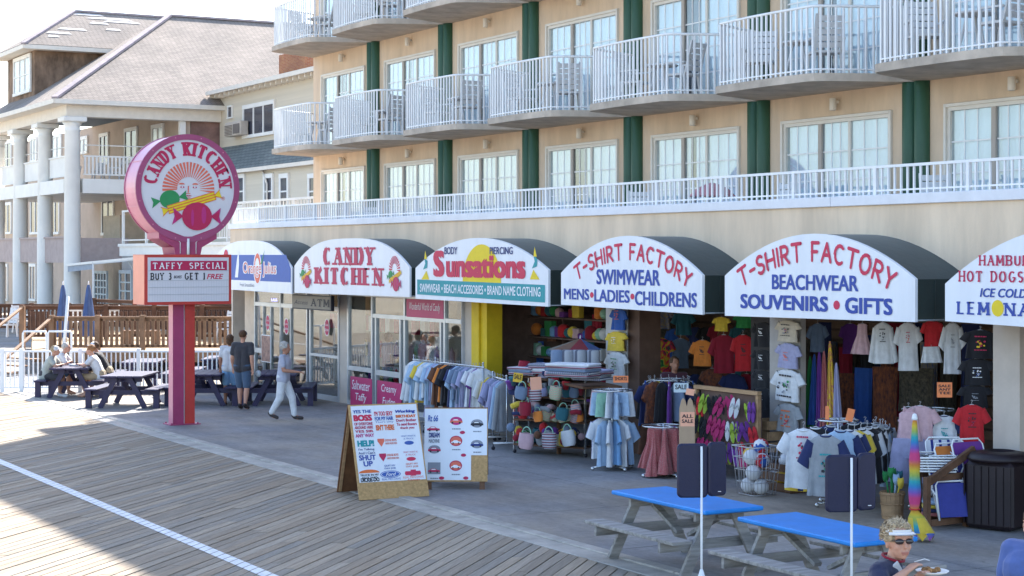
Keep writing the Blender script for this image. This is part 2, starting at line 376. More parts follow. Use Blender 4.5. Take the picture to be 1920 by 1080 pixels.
# ================================================================== THE HOTEL
STUC = mat('peach_stucco', (.68, .53, .39), .9, var=.11, scale=1.6, stretch=(1.5, 1.5, .35), bump=.25, bscale=90, spec=.2)
STUC2 = mat('pink_beige_stucco', (.80, .64, .48), .9, var=.13, scale=1.1, stretch=(1.6, 1.6, .3), bump=.25, bscale=90, spec=.2)
GREEN = mat('green_pilaster_paint', (.03, .095, .058), .5, var=.15, scale=3)
SLAB = mat('balcony_concrete', (.50, .43, .36), .9, var=.25, scale=1.6, bump=.3, bscale=25)
WHITE = mat('white_enamel', (.80, .81, .83), .4, var=.04, scale=4)
BEIGE = mat('beige_window_frame', (.70, .66, .60), .5, var=.05, scale=4)
TAUPE = mat('taupe_door_stile', (.42, .37, .33), .5, var=.05)
CURT = mat('sheer_curtain', (.86, .90, .93), .9, var=.06, scale=1.5)
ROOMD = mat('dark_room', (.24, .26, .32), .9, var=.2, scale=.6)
GLZ = glass_mat('window_glass', (.90, .95, .98), .08)
F = 19.7; X0 = -46.27; BP = 4.128; NB = 9; X1 = X0+BP*NB
Z1 = 3.75; ZS = [6.31, 9.13, 11.95]; TOP = 16.8
hotel = thing('hotel', 'peach stucco hotel with green double pilasters, curved balconies and shops below its terrace', 'hotel', (X0, F, 0))
w_ = MB(); floors = [(Z1, ZS[0]), (ZS[0], ZS[1]), (ZS[1], ZS[2])]
w_.box((X0, F+.25, 3.4), (X1, F+13, 16.79))          # core behind the rooms
w_.box((X0, F-.002, ZS[2]), (X1, F+.25, TOP)); 
w_.box((X0-.3, F-1.0, TOP), (X1+.3, F+13.3, TOP+.25), 0)
WX0, WX1, WH = .675, 3.475, 2.1
for (a, b) in floors:
    for k in range(NB):
        xa = X0+k*BP; zt = a+WH+.06 if a == Z1 else a+.12+WH; zb = a+.14 if a > Z1 else a+.02
        w_.box((xa, F, a), (xa+WX0, F+.25, b)); w_.box((xa+WX1, F, a), (xa+BP, F+.25, b))
        w_.box((xa+WX0, F, zt), (xa+WX1, F+.25, b)); w_.box((xa+WX0, F, a), (xa+WX1, F+.25, zb))
w_.build('wall', STUC, hotel)
# window: prototype meshes at the opening's lower left corner
ww, wh = WX1-WX0, WH-.02
fr = MB()
for (a, b, c, d) in ((0, 0, .06, wh), (ww-.06, 0, ww, wh), (.06, wh-.06, ww-.06, wh), (.06, 0, ww-.06, .05)): fr.box((a, -.012, b), (c, .09, d))
fr.box((-.02, -.05, wh-.0), (ww+.02, -.002, wh+.05)); fr.box((-.05, -.05, .0), (-.001, -.002, wh+.05)); fr.box((ww+.001, -.05, 0), (ww+.05, -.002, wh+.05))
FR_ME = fr.mesh('window_frame', BEIGE)
st = MB(); st.box((.94, .0, .05), (1.03, .05, wh-.06)); ST_ME = st.mesh('stile', TAUPE)
st = MB(); st.box((1.72, .01, .05), (1.78, .05, wh-.06)); ST2_ME = st.mesh('stile', BEIGE)
mu = MB()
for (a, b, nx) in ((.06, .90, 3), (1.04, 1.72, 3), (1.79, ww-.06, 3)):
    for i in range(1, nx): x = a+(b-a)*i/nx; mu.box((x-.012, .029, .05), (x+.012, .0335, wh-.06))
    for i in range(1, 4): z = .05+(wh-.11)*i/4; mu.box((a, .028, z-.012), (b, .0325, z+.012))
MU_ME = mu.mesh('muntin_grid', WHITE)
pn = MB(); pn.box((.06, .035, .05), (ww-.06, .041, wh-.06)); PN_ME = pn.mesh('pane', GLZ)
def curtain_mesh(spans):
    c = MB()
    for a, b in spans:
        n = max(4, int((b-a)/.03)); vs = []; fs = []
        ph = random.random()*6
        for i in range(n+1):
            x = a+(b-a)*i/n; y = .085+.009*math.sin(i*.8+ph)+.004*math.sin(i*1.9+ph)
            vs += [(x, y, .03), (x, y, wh-.03)]
        for i in range(n): fs.append((2*i, 2*i+2, 2*i+3, 2*i+1))
        c.add(vs, fs, 0, True)
    return c.mesh('curtain', CURT)
CU = [curtain_mesh([(.02, 1.15), (1.35, ww-.02)]), curtain_mesh([(.02, ww-.02)]), curtain_mesh([(.02, ww-.02)]), curtain_mesh([(.02, .95), (1.5, ww-.02)])]
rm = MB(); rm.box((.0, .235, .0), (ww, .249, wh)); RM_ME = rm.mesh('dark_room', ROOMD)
curt_pick = {}
for fi, (a, b) in enumerate(floors):
    for k in range(NB):
        zb = (a+.14 if a > Z1 else a+.02)+.001; xa = X0+k*BP+WX0
        wf = inst('window', FR_ME, hotel, (xa, F, zb))
        for nm, me in (('stile', ST_ME), ('stile', ST2_ME), ('muntin_grid', MU_ME), ('pane', PN_ME), ('curtain', CU[(k*5+fi*3) % 4]), ('room_behind', RM_ME)):
            inst(nm, me, wf, (xa, F, zb))
# double pilasters, one per storey between bays
co = MB()
for dx in (-.14, .14): co.tube([(dx, 0, 0), (dx, 0, 1)], .14, 16, cap=True)
co.box((-.27, -.02, 0), (.27, .06, 1)); CO_ME = co.mesh('pilaster', GREEN)
for k in range(1, NB+1):
    x = X0+k*BP
    for (a, b) in ((Z1, ZS[0]), (ZS[0]+.13, ZS[1]), (ZS[1]+.13, ZS[2])): inst('pilaster', CO_ME, hotel, (x, F-.03, a), scl=(1, 1, b-a-.001))
# wall lights
wl = MB(); wl.lathe((0, -.11, -.12), [(.05, 0), (.062, .01), (.062, .2), (.05, .21)], 12); wl.box((-.03, -.06, .0), (.03, 0, .05)); wl.lathe((0, -.04, .03), [(.05, -.02), (.055, .0), (.05, .02)], 10)
WL_ME = wl.mesh('wall_light', mat('lamp_housing', (.72, .66, .58), .4, var=.03))
for fi, (a, b) in enumerate(floors):
    for k in range(NB): inst('wall_light', WL_ME, hotel, (X0+k*BP+2.15, F-.002, b-.20))
# curved balconies
def bal_curve(n, p=1.5, inset=0.0, hw=BP/2+.12, we=.95):
    pts = []
    for i in range(n+1):
        x = -hw+2*hw*i/n; s_ = min(1, (hw-abs(x))/we); s_ = s_*s_*(3-2*s_); pts.append((x, -p*s_-.16*math.cos(x/hw*math.pi/2)))
    if not inset: return pts
    out = []
    for i, (x, y) in enumerate(pts):
        a, b = pts[max(i-1, 0)], pts[min(i+1, n)]; dx, dy = b[0]-a[0], b[1]-a[1]; L_ = math.hypot(dx, dy); q_ = (x-dy/L_*inset, y+dx/L_*inset)
        if abs(q_[0]) < BP/2-.04 and q_[1] < -.05: out.append(q_)
    return out
def arclen(pts, step):
    out = [Vector(pts[0])]; acc = 0; prev = Vector(pts[0])
    for q in pts[1:]:
        q = Vector(q)
        while (q-prev).length+acc >= step:
            t = (step-acc)/(q-prev).length; prev = prev.lerp(q, t); out.append(prev.copy()); acc = 0
        acc += (q-prev).length; prev = q
    return out
oc = bal_curve(36); sb = MB(); sb.prism([(x, y, 0) for x, y in oc], (0, 0, .13), smooth=False); SB_ME = sb.mesh('balcony_slab', SLAB)
rc = bal_curve(60, inset=.09)
rl = MB(); rl.tube([(x, y, 1.09+.13) for x, y in rc], .024, 8); RL_ME = rl.mesh('top_rail', WHITE)
rl = MB(); rl.tube([(x, y, .07+.13) for x, y in rc], .016, 6); RB_ME = rl.mesh('bottom_rail', WHITE)
bl = MB(); bl.box((-.015, -.015, .13+.0), (.015, .015, .13+1.08)); BL_ME = bl.mesh('baluster', WHITE)
bal_pts = arclen([(x, y) for x, y in rc], .125)
nbal = 0; extra = MB()
for zi, z in enumerate(ZS):
    for k in range(NB):
        xc = X0+(k+.5)*BP
        s_ = inst('balcony_slab', SB_ME, hotel, (xc, F, z+.0015*(k % 2)))
        if zi == 2: continue
        rt = inst('balcony_railing', RL_ME, hotel, (xc, F, z))
        inst('bottom_rail', RB_ME, rt, (xc, F, z))
        show = (zi == 0 and k < 7) or (zi == 1 and k < 2)
        for q in bal_pts:
            if show and nbal < 300: inst('baluster', BL_ME, rt, (xc+q.x, F+q.y, z)); nbal += 1
            else: extra.box((xc+q.x-.015, F+q.y-.015, z+.14), (xc+q.x+.015, F+q.y+.015, z+1.21))
extra.build('baluster_run', WHITE, hotel, kind='stuff')
# terrace: parapet wall, white cap and low railing
WY = 17.23; pz = 4.26
t_ = MB(); t_.box((X0-.05, WY, 2.62), (X1, WY+.18, pz)); t_.box((X0-.05, WY+.18, 3.5), (X1, F+.02, Z1)); 
t_.build('terrace_wall', STUC2, hotel)
t_ = MB(); x = X0-.09
for L_ in (14.1, 11.6, 12.0): t_.box((x+.004, WY-.05, pz-.02), (x+L_-.004, WY+.22, pz+.13), bev=.008); x += L_
t_.build('parapet_cap', mat('cap_paint', (.74, .75, .80), .45, var=.06, scale=3), hotel)
tr = MB(); tr.box((X0, WY+.06, 4.78), (X1, WY+.11, 4.82)); tr.box((X0, WY+.07, 4.44), (X1, WY+.1, 4.465))
tr.build('terrace_rail', WHITE, hotel)
tb = MB(); x = X0+.02; i = 0
while x < X1: 
    wd = .03 if i % 14 == 0 else .014; tb.box((x-wd, WY+.085-wd, 4.39), (x+wd, WY+.085+wd, 4.8)); x += .135; i += 1
tb.build('terrace_balusters', WHITE, hotel, kind='stuff')
# ------------------------------------------------------------------ shop level (part of the same building)
CREAM = mat('cream_pillar', (.60, .52, .45), .8, var=.1, scale=1.5)
def xw(px, Y=17.23): return PY(px, 500, Y).x
p_ = MB()
def pillar(pxa, pxb, ya=WY, yb=WY+.45, name='pillar', m=CREAM, z=2.62):
    q = MB(); q.box((xw(pxa, ya), ya, 0), (xw(pxb, ya), yb, z)); q.build(name, m, hotel)
pillar(1862, 1912, 17.21, 17.8); pillar(870, 886, 17.2, 17.6); pillar(637, 652, 17.14, 17.6); pillar(459, 478, 17.14, 17.6, m=mat('tan_post', (.62, .5, .38), .7))
YEL = mat('yellow_paint', (.78, .55, .02), .6, var=.12, scale=2)
q = MB(); xa = xw(887); xb = xw(912); q.box((xa, 17.19, 0), (xa+(xb-xa)*.55, 17.55, 2.62)); q.box((xa+(xb-xa)*.55+.01, 17.24, 0), (xb, 17.6, 2.62)); q.build('yellow_pillar', YEL, hotel)
BROWN = mat('brown_post_paint', (.13, .075, .055), .7, var=.2)
pillar(1177, 1199, 17.25, 17.7, 'brown_post', BROWN)
q = MB(); q.box((xw(1136), 17.23, 0), (xw(1176), 17.29, 2.62)); q.build('display_panel', mat('offwhite_panel', (.55, .54, .55), .7), hotel)
q = MB(); q.box((xw(1449), 17.17, 0), (xw(1507), 17.27, 2.62)); q.build('display_panel', mat('cream_panel', (.42, .39, .37), .75), hotel)
# the open shops behind: ceiling, floor, side and back walls
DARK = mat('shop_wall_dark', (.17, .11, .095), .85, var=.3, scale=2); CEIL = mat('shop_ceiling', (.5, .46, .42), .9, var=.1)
q = MB(); xl = xw(905, 17.6); xr = X1
q.box((xl, WY+.19, 2.66), (xr, 27, 2.75)); q.build('shop_ceiling', CEIL, hotel)
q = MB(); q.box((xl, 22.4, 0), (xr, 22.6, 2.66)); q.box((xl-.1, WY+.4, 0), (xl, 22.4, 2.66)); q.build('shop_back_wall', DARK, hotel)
q = MB(); q.box((X0, WY+.02, -.2), (X1, 27, -.002)); q.build('shop_floor', mat('shop_floor', (.32, .29, .27), .7, var=.2), hotel)
q = MB()
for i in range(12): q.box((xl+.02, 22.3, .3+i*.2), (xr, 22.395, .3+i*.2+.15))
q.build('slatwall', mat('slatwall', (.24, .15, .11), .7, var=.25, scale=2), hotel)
# ---- glazed candy shop front
ALU = mat('aluminium_frame', (.55, .58, .62), .35, var=.08, scale=3, metal=.5)
SG = glass_mat('shop_glass', (.88, .91, .91), .03, .01)
GY = 17.14
def gx(px): return xw(px, GY)
gf = MB(); xs_ = [478, 529, 546, 575, 578, 637]
def vbar(px, z0, z1, wd=.06): x = gx(px); gf.box((x-wd/2, GY-.03, z0), (x+wd/2, GY+.06, z1))
def hbar(pa, pb, z, ht=.07): gf.box((gx(pa), GY-.025, z-ht/2), (gx(pb), GY+.05, z+ht/2))
for px in (479, 527, 577, 636): vbar(px, 0, 2.62)
for px, wd in ((495, .04), (509, .05), (546, .05), (583, .08)): vbar(px, 0, 2.2, wd)
hbar(479, 637, 2.23, .1); hbar(479, 637, .06, .12); hbar(479, 510, 1.0, .12); hbar(583, 637, 1.07, .06); hbar(479, 637, 2.59, .06)
for px in (654, 699, 760, 835): vbar(px, 0, 2.62, .08)
for px in (706, 752, 828): vbar(px, 0, 2.1, .07)
hbar(654, 866, 2.59, .06); hbar(700, 866, 2.13, .09); hbar(654, 866, .05, .1); hbar(654, 699, .86, .1); hbar(706, 752, .84, .12)
gf.build('storefront_frame', ALU, hotel)
for a, b in ((479, 527), (527, 577), (583, 637), (654, 699), (699, 760), (760, 835), (835, 866)):
    q = MB(); q.box((gx(a)+.04, GY+.01, .12), (gx(b)-.04, GY+.018, 2.55)); q.build('shop_pane', SG, hotel)
q = MB(); q.box((gx(866), GY-.01, 0), (xw(872, 17.2), GY+.2, 2.62)); q.build('shop_jamb', mat('pale_jamb', (.5, .5, .52), .7), hotel)
# candy shop interior
q = MB(); q.box((X0, 21.4, 0), (xl-.12, 21.55, 2.66)); q.box((X0, WY+.02, 0), (X0+.1, 21.4, 2.62)); q.box((X0, WY+.19, 2.66), (xl-.12, 21.5, 2.74)); q.build('candy_shop_wall', mat('candy_wall', (.66, .58, .48), .8, var=.15, scale=1.2), hotel)
# ================================================================== AWNINGS
SP = 16.25
CANOPY = mat('canopy_green', (.014, .028, .025), .8, var=.2, scale=2, bump=.2, bscale=6, sheen=.2)
SIGNW = mat('sign_face_white', (.76, .79, .85), .35, var=.06, scale=1.4, stretch=(1.5, 1.5, .3))
RED = flat('sign_red', (.60, .03, .09)); CRIM = flat('candy_crimson', (.50, .02, .09)); BLUE = flat('sign_blue', (.03, .07, .36)); NAVY = flat('sign_navy', (.02, .04, .2))
TEAL = flat('sign_teal', (.02, .30, .34)); SYEL = flat('sign_yellow', (.80, .60, .02)); ORG = flat('sign_orange', (.75, .16, .04)); SGRN = flat('sign_green', (.03, .27, .09)); WPR = flat('print_white', (.85, .86, .9)); BLK = flat('print_black', (.02, .02, .03))
MAG = flat('candy_magenta', (.50, .03, .2)); OBLU = flat('panel_blue', (.05, .12, .42)); SGREY = flat('print_grey', (.25, .27, .32)); CORAL = flat('coral_print', (.75, .16, .10))
PRM = [RED, CRIM, BLUE, NAVY, TEAL, SYEL, ORG, SGRN, WPR, BLK, MAG, OBLU, SGREY, CORAL]
I_ = {n: i for i, n in enumerate(['red', 'crim', 'blue', 'navy', 'teal', 'yel', 'org', 'grn', 'wht', 'blk', 'mag', 'oblu', 'grey', 'coral'])}
def signmap(Y):
    def f(u, v, n=0.0): return (u, Y-.004-n, v)
    return f
SM = signmap(SP)
def uv(px, py): p = PY(px, py, SP); return p.x, p.z
def poly_face(mb, pts, mi, n=0.0, mp=None): mb.face([(mp or SM)(x, y, n) for x, y in pts], mi)
def disc(mb, cx, cy, rx, ry, mi, n=0.0, k=20, mp=None, a0=0, a1=360): 
    full = a1-a0 >= 360; m = k if full else k+1
    mb.face([(mp or SM)(cx+rx*math.cos(R(a0+(a1-a0)*i/k)), cy+ry*math.sin(R(a0+(a1-a0)*i/k)), n) for i in range(m)], mi)
def awning(pxl, pxr, sh_l, sh_r, apex, bl, br, p, label):
    xl, zl = uv(pxl, bl); xr, zr = uv(pxr, br); sl_, sr_ = uv(pxl, sh_l)[1], uv(pxr, sh_r)[1]
    xm_ = (xl+xr)/2; pm = 960+FPX*(xm_*CFY-SP*CFX)/(xm_*CFX+SP*CFY); az = uv(pm, apex)[1]; sh = (sl_+sr_)/2
    t = thing('awning', label, 'awning', (xl, WY, 2.6), 'arched awnings over the shop fronts')
    n = 28; arch = []
    for i in range(n+1):
        s = -math.cos(math.pi*i/n); arch.append(((xl+xr)/2+(xr-xl)/2*s, sh+(az-sh)*(1-abs(s)**p)))
    out = [(xl, zl)]+arch+[(xr, zr)]
    f = MB(); f.prism([(x, SP, z) for x, z in out], (0, .045, 0)); f.build('sign_panel', SIGNW, t)
    c = MB(); ins = [(xl+.012, zl+.02)]+[(x, z-.006) for x, z in arch]+[(xr-.012, zr+.02)]
    vs = [(x, SP+.046, z) for x, z in ins]+[(x, WY-.002, z) for x, z in ins]; m = len(ins)
    c.add(vs, [(i, i+1, m+i+1, m+i) for i in range(1, m-2)], 0, True)
    c.add(vs, [(0, 1, m+1, m), (m-2, m-1, 2*m-1, 2*m-2)], 0, False)
    # seams and bars of the frame
    c.build('canopy', CANOPY, t)
    b = MB()
    for x, z in (ins[0], ins[-1]): b.tube([(x, SP+.05, z), (x, WY, z)], .014, 6)
    b.tube([(ins[0][0], WY-.02, zl+.03), (ins[-1][0], WY-.02, zl+.03)], .012, 6)
    for yy in (SP+.35, SP+.68): b.tube([(x, yy, z-.02) for x, z in ins], .010, 5, 1)
    b.build('canopy_frame', [mat('frame_grey', (.25, .27, .28), .4, metal=.6), CANOPY], t)
    return t, (xl, xr, (zl+zr)/2, sh, az)
def pr(mb, name, t): return mb.build(name, PRM, t)
# --- juice bar awning (blue band)
t, (xl, xr, zb, sh, az) = awning(392, 547, 502, 500, 451, 540, 551, 2.8, 'narrow arched awning with blue band and orange lettering, nearest the sign pole')
q = MB(); b0 = uv(430, 524)[1]; b1 = uv(430, 478)[1]
band = [(xl+.03, b0), (xr-.05, b0-.02), (xr-.05, sh-.02), (xr-.35, b1), (xl+.2, b1), (xl+.03, sh-.05)]
poly_face(q, band, I_['oblu'], 0)
u0, v0 = uv(457, 522); u1, v1 = uv(518, 492)
font_text(q, 'Orange Julius', SM, u0-.05, u1+.05, v0+.02, v1+.03, I_['wht'], bold=.055, z=.004)
font_text(q, 'Orange Julius', SM, u0, u1, v0+.05, v1, I_['coral'], bold=.0, z=.008)
cx, cy = uv(483, 503); disc(q, cx, cy, .28, .42, I_['wht'], .001); disc(q, cx, cy, .23, .38, I_['coral'], .002); disc(q, cx-.01, cy+.02, .15, .24, I_['wht'], .0032)
a = uv(497, 468); b = uv(489, 495); poly_face(q, [(a[0], a[1]), (b[0]+.1, b[1]), (b[0], b[1])], I_['grn'], .006)
font_text(q, 'Fruit Smoothies', SM, *[uv(450, 0)[0], uv(477, 0)[0]], uv(450, 537)[1], uv(450, 530)[1], I_['grey'], z=.002)
a = uv(441, 520); poly_face(q, [(a[0], a[1]), (a[0]+.16, a[1]+.5), (a[0]+.28, a[1]+.72), (a[0]+.3, a[1]+.35), (a[0]+.22, a[1])], I_['wht'], .004)
disc(q, *uv(424, 482), .17, .2, I_['red'], .004)
pr(q, 'sign_lettering', t)
def pxline(s, t, pa, ya, yb, pb, style='font', **k):
    """fit a line of lettering between two columns of the photograph, on the sign plane"""
    u0 = uv(pa, 500)[0]; u1 = uv(pb, 500)[0]; pc = (pa+pb)/2; v0 = uv(pc, yb)[1]; v1 = uv(pc, ya)[1]
    return u0, u1, v0, v1
# little sun-and-sweets emblem (also used big on the round sign)
def emblem(mb, mp, cx, cy, r, n=0.0, face=True, k=28):
    def P(x, y, z=0): return mp(cx+x*r, cy+y*r, n+z)
    for i in range(k):      # red rays with white gaps
        a0 = R(-8+196*i/k); a1 = R(-8+196*(i+.62)/k)
        mb.face([P(.42*math.cos(a0), .42*math.sin(a0)+.02), P(.42*math.cos(a0+.001), .42*math.sin(a0+.001)+.02), P(math.cos(a1), math.sin(a1)), P(math.cos(a0), math.sin(a0))][0:1]+[P(math.cos(a0), math.sin(a0)), P(math.cos(a1), math.sin(a1)), P(.45*math.cos(a1-R(1.2)), .45*math.sin(a1-R(1.2)))], I_['coral'] if k > 20 else I_['red'])
    if face:
        for sx in (-1, 1):
            mb.face([P(sx*.26+.12*math.cos(R(a))*1.0, .17+.06*math.sin(R(a)), .002) for a in range(0, 181, 30)]+[P(sx*.26-.10, .165, .002)], I_['coral'])
            disc(mb, cx+sx*.24*r, cy+.07*r, .085*r, .035*r, I_['crim'], n+.002, 10, mp)
            disc(mb, cx+sx*.24*r, cy+.075*r, .03*r, .03*r, I_['wht'], n+.004, 8, mp)
        mb.face([P(-.03, .12, .002), P(.015, .12, .002), P(.01, -.13, .002), P(-.035, -.13, .002)], I_['coral'])
        mb.face([P(-.09, -.15, .002), P(.07, -.15, .002), P(.07, -.175, .002), P(-.09, -.175, .002)], I_['coral'])
        mb.face([P(-.15, -.25, .002), P(-.04, -.22, .002), P(.0, -.235, .002), P(.04, -.22, .002), P(.15, -.25, .002), P(0, -.27, .002)], I_['crim'])
        mb.face([P(-.09, -.31, .002), P(.09, -.31, .002), P(.0, -.345, .002)], I_['coral'])
    def candy(x, y, rx, ry, rot, c1, c2, wing, z):
        def T(a, b, dz=0): 
            ca, sa = math.cos(R(rot)), math.sin(R(rot)); return P(x+a*ca-b*sa, y+a*sa+b*ca, z+dz)
        for s in (-1, 1):
            mb.face([T(s*rx*.9, .0), T(s*(rx+wing*.9), ry*.62), T(s*(rx+wing*.75), 0), T(s*(rx+wing), -ry*.62)][::s], I_[c2])
            mb.face([T(s*rx*.95, .0, .0006), T(s*(rx+wing*.75), ry*.4, .0006), T(s*(rx+wing*.6), -ry*.35, .0006)], I_[c1])
        mb.face([T(rx*math.cos(R(a)), ry*math.sin(R(a)), .001) for a in range(0, 360, 15)], I_[c1])
        mb.face([T(rx*.45+rx*.16*math.cos(R(a)), ry*.1+ry*.62*math.sin(R(a)), .002) for a in range(0, 360, 30)], I_[c2])
        mb.face([T(-rx*.3+rx*.1*math.cos(R(a)), -ry*.1+ry*.6*math.sin(R(a)), .002) for a in range(0, 360, 30)], I_[c2])
    candy(-.72, -.38, .38, .33, 12, 'grn', 'grn', .34, .004)
    # striped stick
    ca, sa = math.cos(R(17)), math.sin(R(17))
    def T(a, b, dz=0): return P(.12+a*ca-b*sa, -.50+a*sa+b*ca, .007+dz)
    for s in (-1, 1):
        mb.face([T(s*.86, .0), T(s*1.2, .19), T(s*1.08, 0), T(s*1.22, -.19)][::s], I_['org'])
        mb.face([T(s*.92, .0, .0008), T(s*1.15, .14, .0008), T(s*1.17, -.14, .0008)], I_['yel'])
    mb.face([T(-.95, -.16), T(.95, -.16), T(.95, .16), T(-.95, .16)], I_['org'])
    for i, bb in enumerate((-.1, .0, .1)): mb.face([T(-.93, bb-.03, .001), T(.93, bb-.03, .001), T(.93, bb+.03, .001), T(-.93, bb+.03, .001)], I_['yel'])
    candy(.32, -1.0, .58, .52, 0, 'crim', 'mag', .38, .012)
# --- candy kitchen awning
t, _ = awning(552, 768, 498, 502, 447, 549, 557, 3.0, 'arched awning reading CANDY KITCHEN between two small sun emblems')
q = MB()
u0, u1, v0, v1 = pxline('', t, 606, 464, 497, 703); stroke_text(q, 'CANDY', SM, u0, u1, v0, v1-v0, I_['crim'], wt=.40, thin=.11, serif=True, gap=.12)
u0, u1, v0, v1 = pxline('', t, 590, 502, 534, 719); stroke_text(q, 'KITCHEN', SM, u0, u1, v0, v1-v0, I_['crim'], wt=.40, thin=.11, serif=True, gap=.12)
for px, py in ((574, 504), (740, 506)):
    cx, cy = uv(px, py); S3 = lambda u, v, n, cx=cx, cy=cy: SM(cx+(u-cx)*.9, v, n)
    emblem(q, S3, cx, cy, .30, k=14, face=False)
pr(q, 'sign_lettering', t)
# --- swimwear awning with the yellow sun
t, _ = awning(779, 1028, 501, 508, 446, 560, 575, 2.1, 'arched awning reading Sunsations over a yellow sun and teal band')
q = MB(); xl, _z = uv(779, 0); xr, _z = uv(1027, 0)
cx, _ = uv(903, 500); zb_ = uv(903, 530)[1]; disc(q, cx, zb_+.0, .78, uv(903, 458)[1]-zb_, I_['yel'], 0, 24, a0=0, a1=180)
b0 = uv(903, 560)[1]; b1 = uv(903, 529)[1]; poly_face(q, [(xl+.09, b0+.03), (xr-.09, b0-.02), (xr-.09, b1-.02), (xl+.09, b1+.02)], I_['teal'], .001)
u0, u1, v0, v1 = pxline('', t, 788, 533, 555, 1014); font_text(q, 'SWIMWEAR • BEACH ACCESSORIES • BRAND NAME CLOTHING', SM, u0, u1, v0+.03, v1-.02, I_['wht'], bold=.012, z=.003)
u0, u1, v0, v1 = pxline('', t, 813, 468, 522, 986)
font_text(q, 'S', SM, u0, u0+(u1-u0)*.13, v0, v1, I_['red'], bold=.05, z=.004); font_text(q, 'unsations', SM, u0+(u1-u0)*.15, u1, v0+.0, v1-.10, I_['red'], bold=.045, z=.004)
u0, u1, v0, v1 = pxline('', t, 834, 463, 477, 858); font_text(q, 'BODY', SM, u0, u1, v0, v1, I_['navy'], bold=.012, z=.005)
u0, u1, v0, v1 = pxline('', t, 919, 463, 477, 962); font_text(q, 'PIERCING', SM, u0, u1, v0, v1, I_['navy'], bold=.012, z=.005)
for px, s in ((797, 1), (1002, -1)):      # little sail boards
    a = uv(px, 524); poly_face(q, [(a[0]-.16, a[1]), (a[0]+.2, a[1]), (a[0]+.02+.05*s, a[1]+.18)], I_['yel'], .002)
    poly_face(q, [(a[0]-.08, a[1]+.2), (a[0]+.1, a[1]+.24), (a[0]+.12, a[1]+.38), (a[0]-.02, a[1]+.44), (a[0]+.02, a[1]+.33)], I_['teal'], .003)
    poly_face(q, [(a[0]-.02, a[1]+.42), (a[0]+.1, a[1]+.42), (a[0]+.02, a[1]+.6)], I_['yel'], .0045)
pr(q, 'sign_lettering', t)
# --- t-shirt shop awnings
def arc_map(cx, cz, rad):
    def f(u, v, n=0): 
        th = u/rad; rr = rad+v; return SM(cx+rr*math.sin(th), cz+rr*math.cos(th), n)
    return f
def tshirt_arc(q, pxl, pxr, yl, yr, pm, ym, h):
    a = Vector(uv(pxl, yl)); b = Vector(uv(pxr, yr)); m = Vector(uv(pm, ym))
    # circle through the base points
    ax, ay, bx, by, cx, cy = *a, *b, *m
    d = 2*(ax*(by-cy)+bx*(cy-ay)+cx*(ay-by))
    ux = ((ax*ax+ay*ay)*(by-cy)+(bx*bx+by*by)*(cy-ay)+(cx*cx+cy*cy)*(ay-by))/d
    uy = ((ax*ax+ay*ay)*(cx-bx)+(bx*bx+by*by)*(ax-cx)+(cx*cx+cy*cy)*(bx-ax))/d
    rad = math.hypot(ax-ux, ay-uy); t0 = math.atan2(ax-ux, ay-uy)*rad; t1 = math.atan2(bx-ux, by-uy)*rad
    stroke_text(q, 'T-SHIRT FACTORY', arc_map(ux, uy, rad), t0, t1, 0, h, I_['red'], wt=.17, rnd=True, gap=.13)
t, _ = awning(1052, 1317, 507, 521, 442, 571, 590, 2.0, 'arched awning reading T-SHIRT FACTORY SWIMWEAR in red and blue')
q = MB(); tshirt_arc(q, 1082, 1291, 529, 543, 1185, 489, .30)
for s, pa, pb, ya, yb, bo in (('SWIMWEAR', 1119, 1238, 505, 535, .022), ('MENS', 1058, 1105, 541, 562, .02), ('LADIES', 1115, 1181, 543, 567, .02), ('CHILDRENS', 1191, 1307, 547, 575, .02)):
    u0, u1, v0, v1 = pxline('', t, pa, ya, yb, pb); font_text(q, s, SM, u0, u1, v0, v1, I_['blue'], bold=bo, z=.003)
for px, py in ((1110, 553), (1186, 556)): disc(q, *uv(px, py), .06, .05, I_['red'], .001)
pr(q, 'sign_lettering', t)
t, _ = awning(1359, 1716, 517, 523, 438, 592, 604, 2.0, 'arched awning reading T-SHIRT FACTORY BEACHWEAR SOUVENIRS GIFTS')
q = MB(); tshirt_arc(q, 1391, 1672, 541, 549, 1525, 492, .31)
for s, pa, pb, ya, yb, bo in (('BEACHWEAR', 1448, 1610, 515, 545, .022), ('SOUVENIRS', 1389, 1553, 553, 582, .03), ('GIFTS', 1585, 1674, 558, 590, .03)):
    u0, u1, v0, v1 = pxline('', t, pa, ya, yb, pb); font_text(q, s, SM, u0, u1, v0, v1, I_['blue'], bold=bo, z=.003)
disc(q, *uv(1569, 572), .07, .065, I_['red'], .001); pr(q, 'sign_lettering', t)
# --- food awning cut by the frame
t, _ = awning(1772, 2290, 517, 560, 424, 602, 640, 2.0, 'arched awning advertising hamburgers, hot dogs and lemonade')
q = MB()
for s, pa, ya, yb, hx, c in (('HAMBURGERS', 1836, 480, 498, 1.42, 'crim'), ('HOT DOGS', 1798, 509, 528, 1.13, 'crim')):
    u0, v0 = uv(pa, yb); v1 = uv(pa, ya)[1]; n = len(s); stroke_text(q, s, SM, u0, u0+hx, v0, (v1-v0)*1.08, I_[c], wt=.22, thin=.12, serif=True, gap=.24)
u0, v0 = uv(1838, 557); v1 = uv(1838, 540)[1]; font_text(q, 'ICE COLD', SM, u0, u0+.80, v0, v1, I_['blue'], bold=.02, shear=.2, z=.002)
u0, v0 = uv(1795, 589); v1 = uv(1795, 565)[1]; stroke_text(q, 'LEM', SM, u0, uv(1856, 0)[0], v0, v1-v0, I_['blue'], wt=.24, thin=.13, serif=True, gap=.24)
